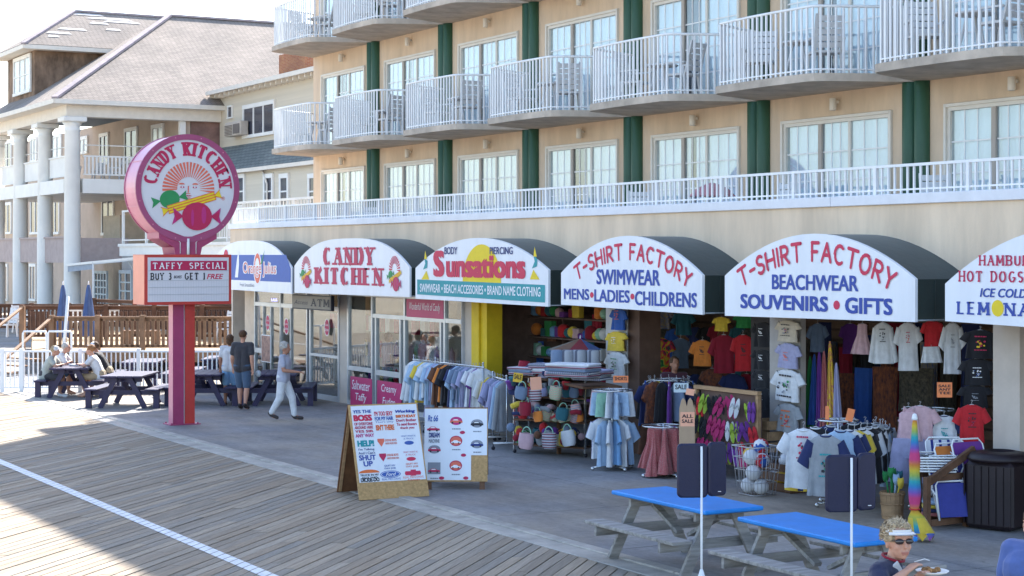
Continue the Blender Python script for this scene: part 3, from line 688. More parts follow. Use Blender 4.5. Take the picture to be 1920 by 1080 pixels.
disc(q, *uv(1871, 578), .105, .105, I_['yel'], .001); poly_face(q, [uv(1871, 562), (uv(1871, 0)[0]+.03, uv(1871, 568)[1]), (uv(1871, 0)[0]-.03, uv(1871, 568)[1])], I_['yel'], .002); poly_face(q, [uv(1871, 594), (uv(1871, 0)[0]-.03, uv(1871, 588)[1]), (uv(1871, 0)[0]+.03, uv(1871, 588)[1])], I_['yel'], .002)
u0 = uv(1883, 0)[0]; v0 = uv(1883, 592)[1]; stroke_text(q, 'NADE', SM, u0, u0+.9, v0, v1-v0, I_['blue'], wt=.24, thin=.13, serif=True, gap=.24)
disc(q, uv(1798, 0)[0]+1.22, uv(1798, 518)[1], .03, .035, I_['red'], .001); stroke_text(q, 'FRIES', SM, uv(1798, 0)[0]+1.33, uv(1798, 0)[0]+2.0, uv(1798, 528)[1], .14, I_['crim'], wt=.22, thin=.12, serif=True, gap=.24)
pr(q, 'sign_lettering', t)
# ================================================================== SIGN ON ITS POLE
PINK = mat('pink_sign_metal', (.62, .20, .30), .35, var=.08, scale=2, spec=.5); CORAL_LIT = mat('coral_sign_metal', (.72, .22, .16), .35, var=.08, scale=2)
MAGP = mat('magenta_pole_paint', (.38, .05, .14), .4, var=.1); REDP = mat('red_pole_paint', (.55, .05, .04), .4, var=.1); RIMP = mat('rim_rose', (.36, .07, .17), .4, var=.05)
FACE = mat('acrylic_face', (.68, .66, .70), .25, var=.03, scale=2)
ps = thing('candy_sign', 'round CANDY KITCHEN pole sign with a TAFFY SPECIAL letter board below', 'sign')
T_ = .78; c = (0, 4.9-.0)
def ring(mb, r0, r1, y0, y1, zc, mi=0, n=64):
    vs = []; 
    for i in range(n):
        a = 2*math.pi*i/n; ca, sa = math.cos(a), math.sin(a)
        vs += [(r0*ca, y0, zc+r0*sa), (r1*ca, y0, zc+r1*sa), (r1*ca, y1, zc+r1*sa), (r0*ca, y1, zc+r0*sa)]
    fs = []
    for i in range(n):
        j = (i+1) % n
        fs += [(4*i+k, 4*j+k, 4*j+(k+1) % 4, 4*i+(k+1) % 4) for k in range(4)]
    mb.add(vs, fs, mi, False)
ZC = 4.90; RC = 1.10
q = MB(); ring(q, RC-.02, RC, -T_/2+.03, T_/2-.03, ZC); q.build('drum', PINK, ps)
q = MB(); ring(q, RC-.10, RC+.015, -T_/2-.02, -T_/2+.03, ZC); ring(q, RC-.10, RC+.015, T_/2-.03, T_/2+.02, ZC); q.build('rim', RIMP, ps)
q = MB()
for y in (-T_/2+.005, T_/2-.005): q.face([( (RC-.05)*math.cos(2*math.pi*i/64), y, ZC+(RC-.05)*math.sin(2*math.pi*i/64)) for i in range(64)][::(1 if y < 0 else -1)])
q.build('face_panel', FACE, ps)
SF = lambda u, v, n=0: (u, -T_/2-.001-n, v)
q = MB(); emblem(q, SF, .01, ZC-.02, .56, k=24)
def arcm(rad): return lambda u, v, n=0: SF((rad+v)*math.sin(u/rad), ZC+(rad+v)*math.cos(u/rad), n)
rad = .67
stroke_text(q, 'CANDY', arcm(rad), -R(84)*rad, -R(20)*rad, 0, .285, I_['crim'], wt=.42, thin=.13, serif=True, gap=.12)
stroke_text(q, 'KITCHEN', arcm(rad), -R(8)*rad, R(88)*rad, 0, .285, I_['crim'], wt=.42, thin=.13, serif=True, gap=.12)
font_text(q, '®', SF, .72, .80, ZC-.24, ZC-.16, I_['coral'], z=.001)
q.build('sign_artwork', PRM, ps)
q = MB(); 
for s in (-1, 1):
    q.prism([(s*.02, -T_/2, 3.88), (s*.62, -T_/2, 4.10), (s*.62, -T_/2, 3.86), (s*.30, -T_/2, 3.68), (s*.27, -T_/2, 3.53), (s*.04, -T_/2, 3.53)][::-s], (0, T_, 0))
q.build('bracket', MAGP, ps)
q = MB(); q.tube([(0, -T_/2-.01, 3.53), (0, -T_/2-.01, 3.86)], .03, 8)
for s in (-1, 1): q.tube([(s*.58, -T_/2-.005, 4.04), (s*.25, -T_/2-.005, 3.86), (s*.17, -T_/2-.005, 3.78), (s*.17, -T_/2-.005, 3.55)], .008, 5)
q.build('neon_tube', WHITE, ps)
q = MB(); q.box((-.92, -T_/2, 2.5), (.94, T_/2, 3.53)); q.build('letter_board_box', REDP, ps)
q = MB(); q.box((-.925, -T_/2+.02, 2.51), (-.921, T_/2-.02, 3.52)); q.build('side_panel', CORAL_LIT, ps)  # own pinkish tone plus skylight and boardwalk bounce put into the coral
q = MB(); q.box((-.86, -T_/2-.012, 2.56), (.88, -T_/2-.003, 3.47)); lb = q.build('letter_panel', FACE, ps)
SB_ = lambda u, v, n=0: (u, -T_/2-.014-n, v)
q = MB(); q.face([SB_(-.80, 3.20), SB_(.84, 3.20), SB_(.84, 3.40), SB_(-.80, 3.40)], I_['crim'])
stroke_text(q, 'TAFFY', lambda u, v, n=0: SB_(u, v, .002+n), -.76, -.14, 3.235, .13, I_['wht'], wt=.20, thin=.12, serif=True, gap=.3)
stroke_text(q, 'SPECIAL', lambda u, v, n=0: SB_(u, v, .002+n), .02, .80, 3.235, .13, I_['wht'], wt=.20, thin=.12, serif=True, gap=.3)
stroke_text(q, 'BUY 3', SB_, -.80, -.36, 3.01, .145, I_['blk'], wt=.26, thin=.14, serif=True, gap=.22)
stroke_text(q, 'GET 1', SB_, -.08, .36, 3.01, .145, I_['blk'], wt=.26, thin=.14, serif=True, gap=.22)
font_text(q, 'BOXES', SB_, -.31, -.14, 3.04, 3.10, I_['blk'], bold=.02, shear=.3); font_text(q, 'FREE', SB_, .40, .76, 3.02, 3.13, I_['red'], bold=.02, shear=.25)
q.build('board_lettering', PRM, ps)
q = MB()
for z in (2.71, 2.86, 3.0, 3.2): q.box((-.85, -T_/2-.02, z-.006), (.87, -T_/2-.0125, z+.004))
x = -.82
while x < .85: q.box((x-.0015, -T_/2-.0135, 2.58), (x+.0015, -T_/2-.0125, 2.98)); x += .055
q.build('letter_track', mat('clear_track', (.45, .46, .50), .4), ps)
q = MB(); q.box((-.235, -.14, 0), (-.005, .14, 2.5)); q.build('pole', MAGP, ps)
q = MB(); q.box((.025, -.13, 0), (.235, .13, 2.5)); q.build('pole', REDP, ps)
q = MB(); q.box((-.241, -.135, .0), (-.2365, .135, 2.49)); q.build('pole_face', PINK, ps)  # added pink sheet: pinkish paint with this side's lit look coloured in
q = MB(); q.box((-.004, -.10, .01), (.024, .10, 2.49)); q.build('conduit', WHITE, ps)
q = MB(); q.box((-.33, -.24, .0), (.33, .24, .018)); 
for sx in (-.28, .28):
    for sy in (-.19, .19): q.tube([(sx, sy, .018), (sx, sy, .045)], .018, 6)
q.build('base_plate', MAGP, ps)
q = MB()
for i in range(12): a_ = R(i*30+15); q.box((-.012+(RC-.035)*math.cos(a_), -T_/2-.026, ZC-.012+(RC-.035)*math.sin(a_)), (.012+(RC-.035)*math.cos(a_), -T_/2-.0205, ZC+.012+(RC-.035)*math.sin(a_)))
for a_ in (100, 150, 200, 250): q.box(((RC+.001)*math.cos(R(a_))-.01, -T_/2+.04, ZC+(RC+.001)*math.sin(R(a_))-.01), ((RC+.001)*math.cos(R(a_))+.004, T_/2-.04, ZC+(RC+.001)*math.sin(R(a_))+.004))
q.build('rim_fixing', PINK, ps)
ps.location = G(341, 795); ps.rotation_euler = (0, 0, R(90))
# ================================================================== THE INN BEHIND
COLW = mat('column_white', (.77, .75, .71), .6, var=.06, scale=1); TRIM = mat('cream_trim', (.72, .66, .58), .7, var=.06)
INW = mat('inn_stucco', (.50, .39, .31), .85, var=.12, scale=.7); INB = mat('inn_brown', (.24, .14, .12), .85, var=.3, scale=1.5)
SHG = mat('cedar_shingle', (.23, .15, .10), .9, var=.45, scale=1.6, bump=.4, bscale=18, stretch=(1, 1, .5))
def roof_mat(name, c1, c2, c3, sc=1.0):
    m = bpy.data.materials.new(name); m.use_nodes = True; t = m.node_tree; N = t.nodes; L = t.links; b = N['Principled BSDF']; b.inputs['Roughness'].default_value = .9
    b.inputs['Specular IOR Level'].default_value = .2
    tc = N.new('ShaderNodeTexCoord'); sp = N.new('ShaderNodeSeparateXYZ'); L.new(tc.outputs['Object'], sp.inputs[0])
    a = N.new('ShaderNodeMath'); a.operation = 'ADD'; L.new(sp.outputs[0], a.inputs[0]); L.new(sp.outputs[1], a.inputs[1])
    z = N.new('ShaderNodeMath'); z.operation = 'MULTIPLY'; z.inputs[1].default_value = 1.5; L.new(sp.outputs[2], z.inputs[0])
    cb = N.new('ShaderNodeCombineXYZ'); L.new(a.outputs[0], cb.inputs[0]); L.new(z.outputs[0], cb.inputs[1])
    br = N.new('ShaderNodeTexBrick'); L.new(cb.outputs[0], br.inputs[0]); br.inputs['Scale'].default_value = 1.0*sc
    br.inputs['Brick Width'].default_value = .45; br.inputs['Row Height'].default_value = .22; br.inputs['Mortar Size'].default_value = .018; br.inputs['Mortar Smooth'].default_value = .3
    br.inputs['Color1'].default_value = (*c1, 1); br.inputs['Color2'].default_value = (*c2, 1); br.inputs['Mortar'].default_value = (*c3, 1)
    n = N.new('ShaderNodeTexNoise'); n.inputs['Scale'].default_value = .6; n.inputs['Detail'].default_value = 5; L.new(tc.outputs['Object'], n.inputs[0])
    r = N.new('ShaderNodeValToRGB'); r.color_ramp.elements[0].position = .3; r.color_ramp.elements[1].position = .7; r.color_ramp.elements[0].color = (.8, .78, .8, 1); r.color_ramp.elements[1].color = (1.1, 1.05, 1.05, 1); L.new(n.outputs['Fac'], r.inputs[0])
    mx = N.new('ShaderNodeMix'); mx.data_type = 'RGBA'; mx.blend_type = 'MULTIPLY'; mx.inputs[0].default_value = 1; L.new(br.outputs['Color'], mx.inputs[6]); L.new(r.outputs[0], mx.inputs[7]); L.new(mx.outputs[2], b.inputs['Base Color'])
    bp = N.new('ShaderNodeBump'); bp.inputs['Strength'].default_value = .6; bp.inputs['Distance'].default_value = .03; L.new(br.outputs['Fac'], bp.inputs['Height']); bp.invert = True; L.new(bp.outputs[0], b.inputs['Normal'])
    MATS[name] = m; return m
ROOF = roof_mat('asphalt_shingle_roof', (.34, .30, .26), (.28, .25, .215), (.14, .12, .105), 1.9)
ROOFG = roof_mat('slate_green_roof', (.20, .23, .22), (.16, .19, .18), (.09, .10, .10))
V_ = Vector((0, 1, 0)); C0 = Vector((-77.3, 21.4, 0))
inn = thing('inn', 'three storey inn with giant white columns, porch balconies and a hipped shingle roof', 'inn', tuple(C0))
for k in range(4):
    q = MB(); x = C0.x-4.6*k; y = C0.y
    q.lathe((x, y, .6), [(.50, 0), (.50, .12), (.40, .2), (.37, .3), (.365, 3.2), (.33, 8.4), (.37, 8.46), (.33, 8.52), (.34, 8.66), (.46, 8.82)], 24); q.box((x-.52, y-.52, 9.42), (x+.52, y+.52, 9.64), bev=.03)
    q.build('column', COLW, inn)
q = MB(); PB = C0+V_*5.13
q.box((C0.x-14.6, C0.y-.36, 9.65), (C0.x+.36, C0.y+.36, 10.32)); q.beam(C0+Vector((.0, .37, 9.985)), C0+V_*6.79+Vector((0, 0, 9.985)), .66, .66); q.build('beam', TRIM, inn)
q = MB(); q.box((C0.x-14.6, C0.y-.3, 6.3), (C0.x-.31, C0.y+5.1, 6.91)); q.beam(C0+Vector((0, .4, 6.6)), C0+V_*5.1+Vector((0, 0, 6.6)), .6, .64); q.build('balcony_floor', COLW, inn)
q = MB(); q.box((C0.x-14.6, C0.y-.2, 10.33), (C0.x+.6, C0.y+6.7, 10.335)); q.build('porch_ceiling', mat('porch_ceiling', (.10, .13, .16), .7), inn)
q = MB(); q.box((C0.x-14.6, C0.y-.1, 3.2), (C0.x+.1, C0.y+.15, 4.3)); q.box((C0.x-14.6, C0.y-.16, 4.3), (C0.x+.16, C0.y+.2, 4.38)); q.beam(C0+Vector((0, 0, 3.75)), C0+V_*2.5+Vector((0, 0, 3.75)), .25, 1.1); q.build('knee_wall', mat('rose_panel', (.42, .34, .32), .8, var=.1), inn)
# walls
BY = C0.y+5.13
q = MB(); q.box((C0.x-36, BY, 0), (PB.x, BY+.3, 10.33)); q.build('porch_wall', INW, inn)
q = MB(); q.box((C0.x-36, BY+.3, 0), (PB.x-.2, BY+16, 10.3)); q.build('house_body', INW, inn)
q = MB(); q.beam(PB+Vector((-.1, .32, 8.3)), PB+V_*14+Vector((-.1, 0, 8.3)), .25, 4.0); q.build('side_wall', INB, inn)
q = MB(); q.beam(PB+Vector((.02, -.1, 7.0)), PB+Vector((.02, -.1, 10.0)), .26, .26, up=(0, 1, 0)); q.build('corner_post', COLW, inn)
q = MB(); q.box((C0.x-5.2, BY-2.2, .0), (C0.x-2.6, BY-.01, 5.4)); q.build('stair_bay', mat('bay_cream', (.55, .45, .34), .85, var=.1), inn)
q = MB(); q.box((C0.x-1.6, BY-.5, 0), (PB.x+.1, BY-.01, 6.28)); q.build('brown_wall', INB, inn)
def inn_window(pxa, pxb, ya, yb, Y, parent, dark=True, cols=2, rows=1, trim=.14, fm=COLW):
    a = PY(pxa, ya, Y); b = PY(pxb, yb, Y); pc = PY((pxa+pxb)/2, (ya+yb)/2, Y)
    zt = PY((pxa+pxb)/2, ya, Y).z; zb = PY((pxa+pxb)/2, yb, Y).z
    f = MB(); x0, x1 = a.x, b.x
    f.box((x0-trim, Y-.10, zt), (x1+trim, Y-.005, zt+trim*1.3)); f.box((x0-trim, Y-.12, zb-trim), (x1+trim, Y-.005, zb))
    f.box((x0-trim, Y-.09, zb), (x0, Y-.005, zt)); f.box((x1, Y-.09, zb), (x1+trim, Y-.005, zt))
    for i in range(1, cols): x = x0+(x1-x0)*i/cols; f.box((x-.05, Y-.085, zb), (x+.05, Y-.02, zt))
    for i in range(1, rows): z = zb+(zt-zb)*i/rows; f.box((x0, Y-.08, z-.03), (x1, Y-.02, z+.03))
    o = f.build('window', fm, parent)
    g_ = MB(); g_.box((x0, Y-.05, zb), (x1, Y-.015, zt)); g_.build('pane', mat('dark_pane', (.05, .055, .08), .15, var=.3, scale=1.2, spec=.6) if dark else mat('light_pane', (.45, .48, .5), .2, var=.2, scale=1, spec=.6), o)
    return o
for a in ((190, 204, 256, 304, True), (237, 258, 246, 300, True), (288, 307, 240, 290, False), (152, 165, 262, 284, False)): inn_window(*a[:4], BY, inn, dark=a[4])
inn_window(194, 214, 366, 436, BY, inn); inn_window(100, 116, 258, 296, BY, inn, False); inn_window(60, 70, 262, 300, BY, inn, False); inn_window(8, 22, 270, 320, BY, inn)
for a in ((60, 76), (98, 112)): inn_window(a[0], a[1], 375, 435, BY, inn)
inn_window(10, 22, 385, 435, BY, inn)
for a in ((6, 15), (58, 68)): inn_window(a[0], a[1], 500, 560, BY, inn, True)
# balcony railings
rt = MB(); 
a = C0+Vector((.1, .45, 0)); b = C0+V_*5.0
rt.beam(a+Vector((0, 0, 7.93)), b+Vector((0, 0, 7.93)), .09, .07); rt.beam(a+Vector((0, 0, 7.12)), b+Vector((0, 0, 7.12)), .07, .06); sr = rt.build('railing', COLW, inn)
bm_ = MB(); bm_.box((-.04, -.04, 7.14), (.04, .04, 7.9)); BME = bm_.mesh('baluster', COLW)
n = 26
for i in range(n): p = a.lerp(b, (i+.5)/n); inst('baluster', BME, sr, (p.x, p.y, 0))
q = MB(); q.tube([a+Vector((0, 0, 8.42)), b+Vector((0, 0, 8.42))], .025, 6)
for i in (0, 3, 6): p = a.lerp(b, i/6); q.tube([p+Vector((0, 0, 7.9)), p+Vector((0, 0, 8.42))], .02, 6)
q.tube([(C0.x-14.6, C0.y+.2, 8.42), (C0.x, C0.y+.2, 8.42)], .025, 6); q.build('pipe_rail', COLW, inn)
for k in range(3):
    q = MB(); x1 = C0.x-4.6*k-.4; x0 = x1-3.8
    q.box((x0, C0.y+.1, 7.08), (x1, C0.y+.16, 7.95)); q.box((x0, C0.y+.05, 7.95), (x1, C0.y+.2, 8.02)); q.build('balcony_panel', COLW, inn)
# main roof: eave ring, hips and ridge
OV = 1.0; z0 = 10.36; zr_ = 16.5
E0 = C0+Vector((.8, -1.0, z0)); E1 = E0+V_*30; EL = Vector((E0.x-15.6, E0.y, z0)); RA = Vector((-84.3, 28.2, 15.4)); RB = RA+V_*22; E2 = EL+V_*30
q = MB(); q.face([E0, E1, RB, RA]); q.face([EL, E0, RA]); q.face([E2, EL, RA, RB]); o = q.build('roof', ROOF, inn)
q = MB(); q.beam(RA+Vector((0, 0, .03)), RB+Vector((0, 0, .03)), .28, .10); q.beam(E0+Vector((0, 0, .04)), RA+Vector((0, 0, .04)), .3, .10); q.build('ridge_cap', mat('ridge_cap', (.33, .28, .30), .9, var=.2), inn)
q = MB(); q.beam(E0+Vector((0, 0, -.1)), E1+Vector((0, 0, -.1)), .12, .2); q.beam(EL+Vector((0, 0, -.1)), E0+Vector((0, 0, -.1)), .12, .2); q.build('eave_gutter', TRIM, inn)
q = MB(); q.prism([E0+Vector((0, 0, -.2)), E1+Vector((0, 0, -.2)), E1+Vector((-1.4, 0, -.2)), C0+Vector((-.4, .4, z0-.2)), Vector((EL.x, C0.y+.4, z0-.2)), EL+Vector((0, 0, -.2))], (0, 0, .03)); q.build('soffit', TRIM, inn)
# dormer wing over the front
dx1, dx0, dy, dzb, dzt = -85.4, -90.7, 21.8, 10.6, 13.67
dm = MB(); dm.box((dx0, dy, dzb), (dx1, dy+5.2, dzt)); dm.build('dormer_wall', SHG, inn)
def dwin(a, b, ya, yb): return inn_window(a, b, ya, yb, dy, inn, False, 3, 2)
dwin(29, 58, 112, 172)
e1 = Vector((dx1+.6, dy-.7, dzt)); e0 = Vector((dx0-.6, dy-.7, dzt)); pk = Vector((-88.05, 24.5, 15.85)); pe = Vector((-88.05, 29.6, 15.85)); e2 = e1+V_*5.6; e3 = e0+V_*5.6
q = MB(); q.face([e0, e1, pk]); q.face([e1, e2, pe, pk]); q.face([e3, e0, pk, pe]); q.build('dormer_roof', ROOF, inn)
q = MB(); q.beam(pk, pe, .25, .1); q.beam(e1, pk, .25, .1); q.build('ridge_cap', MATS['ridge_cap'], inn)
q = MB(); q.prism([e0-Vector((0, 0, .22)), e1-Vector((0, 0, .22)), e2-Vector((0, 0, .22)), e3-Vector((0, 0, .22))], (0, 0, .2)); q.build('dormer_eave', TRIM, inn)
q = MB()          # repair patches where shingles have slipped
for (px, py, wd) in ((165, 28, 1.6), (205, 36, 2.4), (228, 42, 2.0), (185, 44, 1.0), (212, 56, .8), (110, 62, 1.3), (135, 55, 1.5), (100, 68, .6)):
    t = (px-960)/FPX; o_ = Vector((0, 0, HCAM)); d_ = _at(px, 50, py)-o_; nn = (e2-e1).cross(pk-e1); s = (e1-o_).dot(nn)/d_.dot(nn); p = o_+d_*s; nn.normalize()
    if nn.z < 0: nn = -nn
    u = (e2-e1).normalized()*wd*.5; v = nn.cross(u).normalized()*.10
    q.face([p-u-v+nn*.02, p+u-v+nn*.02, p+u*.8+v+nn*.02, p-u*.7+v+nn*.02])
q.build('loose_shingle', mat('pale_underlay', (.55, .52, .50), .8, var=.15), inn, kind='stuff')
# ---- cream wing
WGY = 28.2; wx0 = PY(412, 200, WGY).x; wx1 = -46
wing = thing('guest_wing', 'cream guest wing with skirt roof and window air conditioner beside the inn', 'building', (wx0, WGY, 0))
CRW = mat('cream_siding', (.62, .55, .44), .8, var=.08, scale=1, bump=.3, bscale=20, stretch=(.05, .05, 5))
q = MB(); q.box((wx0, WGY, 0), (wx1, WGY+9, 10.95)); q.build('wall', CRW, wing)
q = MB(); q.prism([(wx0+.02, WGY-.65, 11.04), (wx0+.02, WGY+3, 11.5), (wx0+.02, WGY+9.6, 11.04)], (wx1-wx0+.4, 0, 0)); q.build('roof', mat('pale_roof', (.42, .44, .43), .9, var=.15), wing)
q = MB(); q.box((wx0+.02, WGY-.7, 10.85), (wx1+.4, WGY-.6, 11.03)); q.box((wx0+.02, WGY-.6, 10.9), (wx1+.4, WGY, 10.96))
x = wx0
while x < wx1: q.box((x, WGY-.5, 10.72), (x+.1, WGY-.02, 10.9)); x += .62
q.build('eave', TRIM, wing)
inn_window(460, 515, 200, 250, WGY, wing, True, 3, 1); inn_window(430, 437, 201, 220, WGY, wing, True, 1, 1, .06)
a = PY(441, 236, WGY); b = PY(470, 253, WGY); q = MB(); q.box((a.x, WGY-.5, b.z), (b.x, WGY-.1, a.z+.1), bev=.03)
ac = q.build('air_conditioner', mat('ac_case', (.5, .44, .38), .5), wing)
q = MB(); 
for i in range(7): z = b.z+.06+i*(a.z-b.z)/8; q.box((a.x+.05, WGY-.53, z), (a.x+(b.x-a.x)*.5, WGY-.505, z+.03))
q.box((a.x+(b.x-a.x)*.58, WGY-.53, b.z+.08), (b.x-.05, WGY-.505, a.z-.02)); q.build('grille', mat('ac_grille', (.14, .12, .11), .5), ac)
zt = PY(500, 264, WGY).z; ze = PY(500, 312, WGY-1.5).z
q = MB(); q.face([(wx0-.1, WGY-.01, zt), (wx0+1.2, WGY-1.6, ze), (wx1, WGY-1.6, ze), (wx1, WGY-.01, zt)][::-1]); q.build('skirt_roof', ROOFG, wing)
q = MB(); q.box((wx0+1.2, WGY-1.66, ze-.14), (wx1, WGY-1.55, ze+.01)); q.build('gutter', TRIM, wing)
q = MB(); q.box((wx0+.8, WGY-1.35, 0), (wx1, WGY-.02, ze-.02)); q.build('lower_wall', CRW, wing)
for a, b in ((449, 459), (499, 512), (529, 541), (583, 593)): inn_window(a, b, 334, 384, WGY-1.35, wing, True, 1, 2)
q = MB(); p = PY(492, 320, WGY-1.45); q.tube([(p.x, WGY-1.45, ze-.1), (p.x+.5, WGY-1.45, ze-.7), (p.x+.5, WGY-1.45, 4)], .05, 8); q.build('downpipe', TRIM, wing)
# chimney
BRK = roof_mat('chimney_brick', (.34, .13, .07), (.42, .2, .09), (.35, .25, .2), 2.2)
c0 = PY(523, 120, 29.8); c1 = PY(572, 120, 29.8)
q = MB(); q.box((c0.x, 29.8, 11), (c1.x, 31.2, PY(545, 98, 29.8).z)); ch = q.build('chimney', BRK, loc=(c0.x, 29.8, 11), label='square brick chimney rising behind the cream wing roof', cat='chimney')
q = MB(); c2 = PY(590, 110, 29.5); q.box((c2.x, 29.5, 11), (c2.x+1.5, 31, PY(590, 105, 29.5).z)); q.build('chimney', roof_mat('pale_brick', (.5, .45, .42), (.45, .38, .36), (.35, .3, .3), 2.2), loc=(c2.x, 29.5, 11), label='pale painted chimney close beside the hotel corner', cat='chimney')
# ---- low annex with railed roof deck
AY = 22.6; ax0 = PY(224, 460, AY).x; ax1 = -46.5
an = thing('annex', 'low annex with white railed roof terrace in front of the guest wing', 'building', (ax0, AY, 0))
q = MB(); q.box((ax0, AY, 3.5), (ax1, AY+4.4, 3.98)); q.box((ax0-.05, AY-.06, 3.9), (ax1, AY, 4.02)); q.build('roof_slab', COLW, an)
q = MB(); q.box((ax0-2.6, AY+.9, 0), (ax1, AY+1.1, 3.5)); q.build('wall', mat('annex_grey', (.44, .42, .40), .8, var=.1), an)
inn_window(228, 248, 513, 562, AY+.9, an, True, 2, 3, .12, mat('pale_blue_trim', (.5, .58, .62), .5)); dr = inn_window(181, 202, 513, 590, AY+.9, an, True, 4, 6, .1, MATS['pale_blue_trim'])
q = MB(); q.box((ax0, AY+.1, 5.38), (ax1, AY+.18, 5.46)); q.box((ax0, AY+.11, 4.15), (ax1, AY+.17, 4.2))
x = ax0+.05
while x < ax1: q.box((x, AY+.09, 4.02), (x+.1, AY+.19, 5.4)); x += 3.2
ar = q.build('terrace_railing', COLW, an)
q = MB(); xr = PY(405, 0, AY).x
while xr < ax1: q.box((xr, AY+.12, 4.2), (xr+.03, AY+.16, 5.38)); xr += .26
q.build('baluster_run', COLW, an, kind='stuff')
q = MB(); x = ax0
while x < ax1-1: q.tube([(x+.4, AY+.9, 2.2), (x+.4, AY+.2, 3.4)], .03, 5); x += 3.7
q.build('eave_brace', COLW, an)
# retractable awning frame in front
aw = thing('retractable_awning', 'pale retractable awning frame reaching out over the inn deck', 'awning', (ax0-2, AY-1.6, 0))
a = PY(127, 497, AY-1.6); b = PY(175, 492, AY-1.6); cc = PY(256, 484, AY-.5)
q = MB(); q.beam(a, b, .1, .1); q.beam(b, cc, .08, .1); q.beam(a+Vector((-.3, .1, -.05)), PY(256, 487, AY+.4), .06, .06); q.tube([b, Vector((b.x, b.y, 0))], .045, 6); q.build('frame', COLW, aw)
q = MB(); q.face([a, b, b-Vector((0, 0, .28)), a-Vector((0, 0, .3))]); q.face([a, b, PY(175, 500, AY+.3), PY(135, 503, AY+.3)]); q.build('canvas', mat('grey_stripe_canvas', (.32, .36, .42), .8), aw)
# ================================================================== WOODEN DECK WITH STAIRS
CED = mat('cedar_deck', (.25, .145, .085), .75, var=.3, scale=2, bump=.3, bscale=20); CEDD = mat('cedar_dark', (.13, .06, .035), .8, var=.3, scale=2)
def Dk(px, d, z): p = PD(px, 480, d); return Vector((p.x, p.y, z))
DZ = .66
dk = thing('wooden_deck', 'raised cedar deck with stair rails in front of the white columned inn', 'deck', tuple(Dk(100, 30, 0)))
q = MB(); d = 30.0
while d < 38: q.beam(Dk(60, d, DZ-.02)*1, Dk(468-(d-30)*4, d, DZ-.02), .135, .035); d += .083
q.build('deck_boards', mat('deck_boards', (.45, .33, .2), .8, var=.25, scale=2), dk, kind='stuff')
q = MB(); q.beam(Dk(60, 29.95, DZ-.2), Dk(466, 29.95, DZ-.2), .06, .3); q.build('rim_board', CED, dk)
bl = MB(); bl.box((-.045, -.02, .1), (.045, .02, .95)); BLC = bl.mesh('baluster', CED); BLD = bl.mesh('baluster', CEDD)
def drail(pa, pb, d, posts, mesh, m, d2=None, nb=None, z0=DZ, h=1.0):
    d2 = d2 or d; a = Dk(pa, d, z0); b = Dk(pb, d2, z0)
    q = MB(); U = Vector((0, 0, 1)); q.beam(a+U*h, b+U*h, .14, .045); q.beam(a+U*(h-.07), b+U*(h-.07), .04, .09); q.beam(a+U*.12, b+U*.12, .04, .09); ro = q.build('rail', m, dk)
    L_ = (b-a).length; nb = nb or int(L_/.155); ang = math.atan2((b-a).y, (b-a).x)
    for i in range(nb): p = a.lerp(b, (i+.5)/nb); inst('baluster', mesh, ro, (p.x, p.y, p.z), (0, 0, ang))
    for pp in posts:
        t_ = (pp-pa)/(pb-pa); p = a.lerp(b, t_); q = MB(); q.beam(p-U*.05+FX*-.06, p+U*(h+.06)+FX*-.06, .15, .15, up=(CFY, -CFX, 0)); q.build('post', m, dk)
drail(98, 466, 30.0, (98, 184, 268, 360, 464), BLC, CED, h=1.0)
drail(42, 466, 34.0, (42, 120, 200, 290, 380, 462), BLD, CEDD, h=1.12)
drail(-40, 178, 39.0, (-10, 60, 130), BLD, CEDD, h=1.0, z0=.6); drail(178, 460, 39.0, (178, 260, 350), BLD, CEDD, d2=34.5, h=1.1, z0=.7)
q = MB(); q.beam(Dk(98, 30, DZ+1.0), Dk(8, 27.9, 1.02-.42), .1, .05); q.beam(Dk(42, 32.2, DZ+1.18), Dk(-40, 30.0, .9), .1, .05); q.beam(Dk(42, 32.2, .3), Dk(42, 32.2, DZ+1.22), .16, .16, up=(CFY, -CFX, 0)); q.build('stair_rail', CED, dk)
for i in range(4): q = MB(); q.beam(Dk(40-i*22, 30.6-i*.35, DZ-.08-i*.16), Dk(92-i*22, 30-i*.35, DZ-.08-i*.16), .3, .04); q.build('stair_tread', CED, dk)
# deck chairs and benches seen as slats of sun between balusters
for i, (pa, pb, d, lab) in enumerate(((232, 300, 32, 'low wooden bench behind the deck balusters'),)):
    t = thing('bench', lab, 'bench', tuple(Dk((pa+pb)/2, d, DZ)))
    for j in range(3): q = MB(); q.beam(Dk(pa, d+j*.15, DZ+.42), Dk(pb, d+j*.15, DZ+.42), .13, .04); q.build('slat', CED, t)
    for pp in (pa+8, pb-8): q = MB(); q.beam(Dk(pp, d, DZ), Dk(pp, d, DZ+.4), .08, .3, up=(CFY, -CFX, 0)); q.build('leg', CED, t)
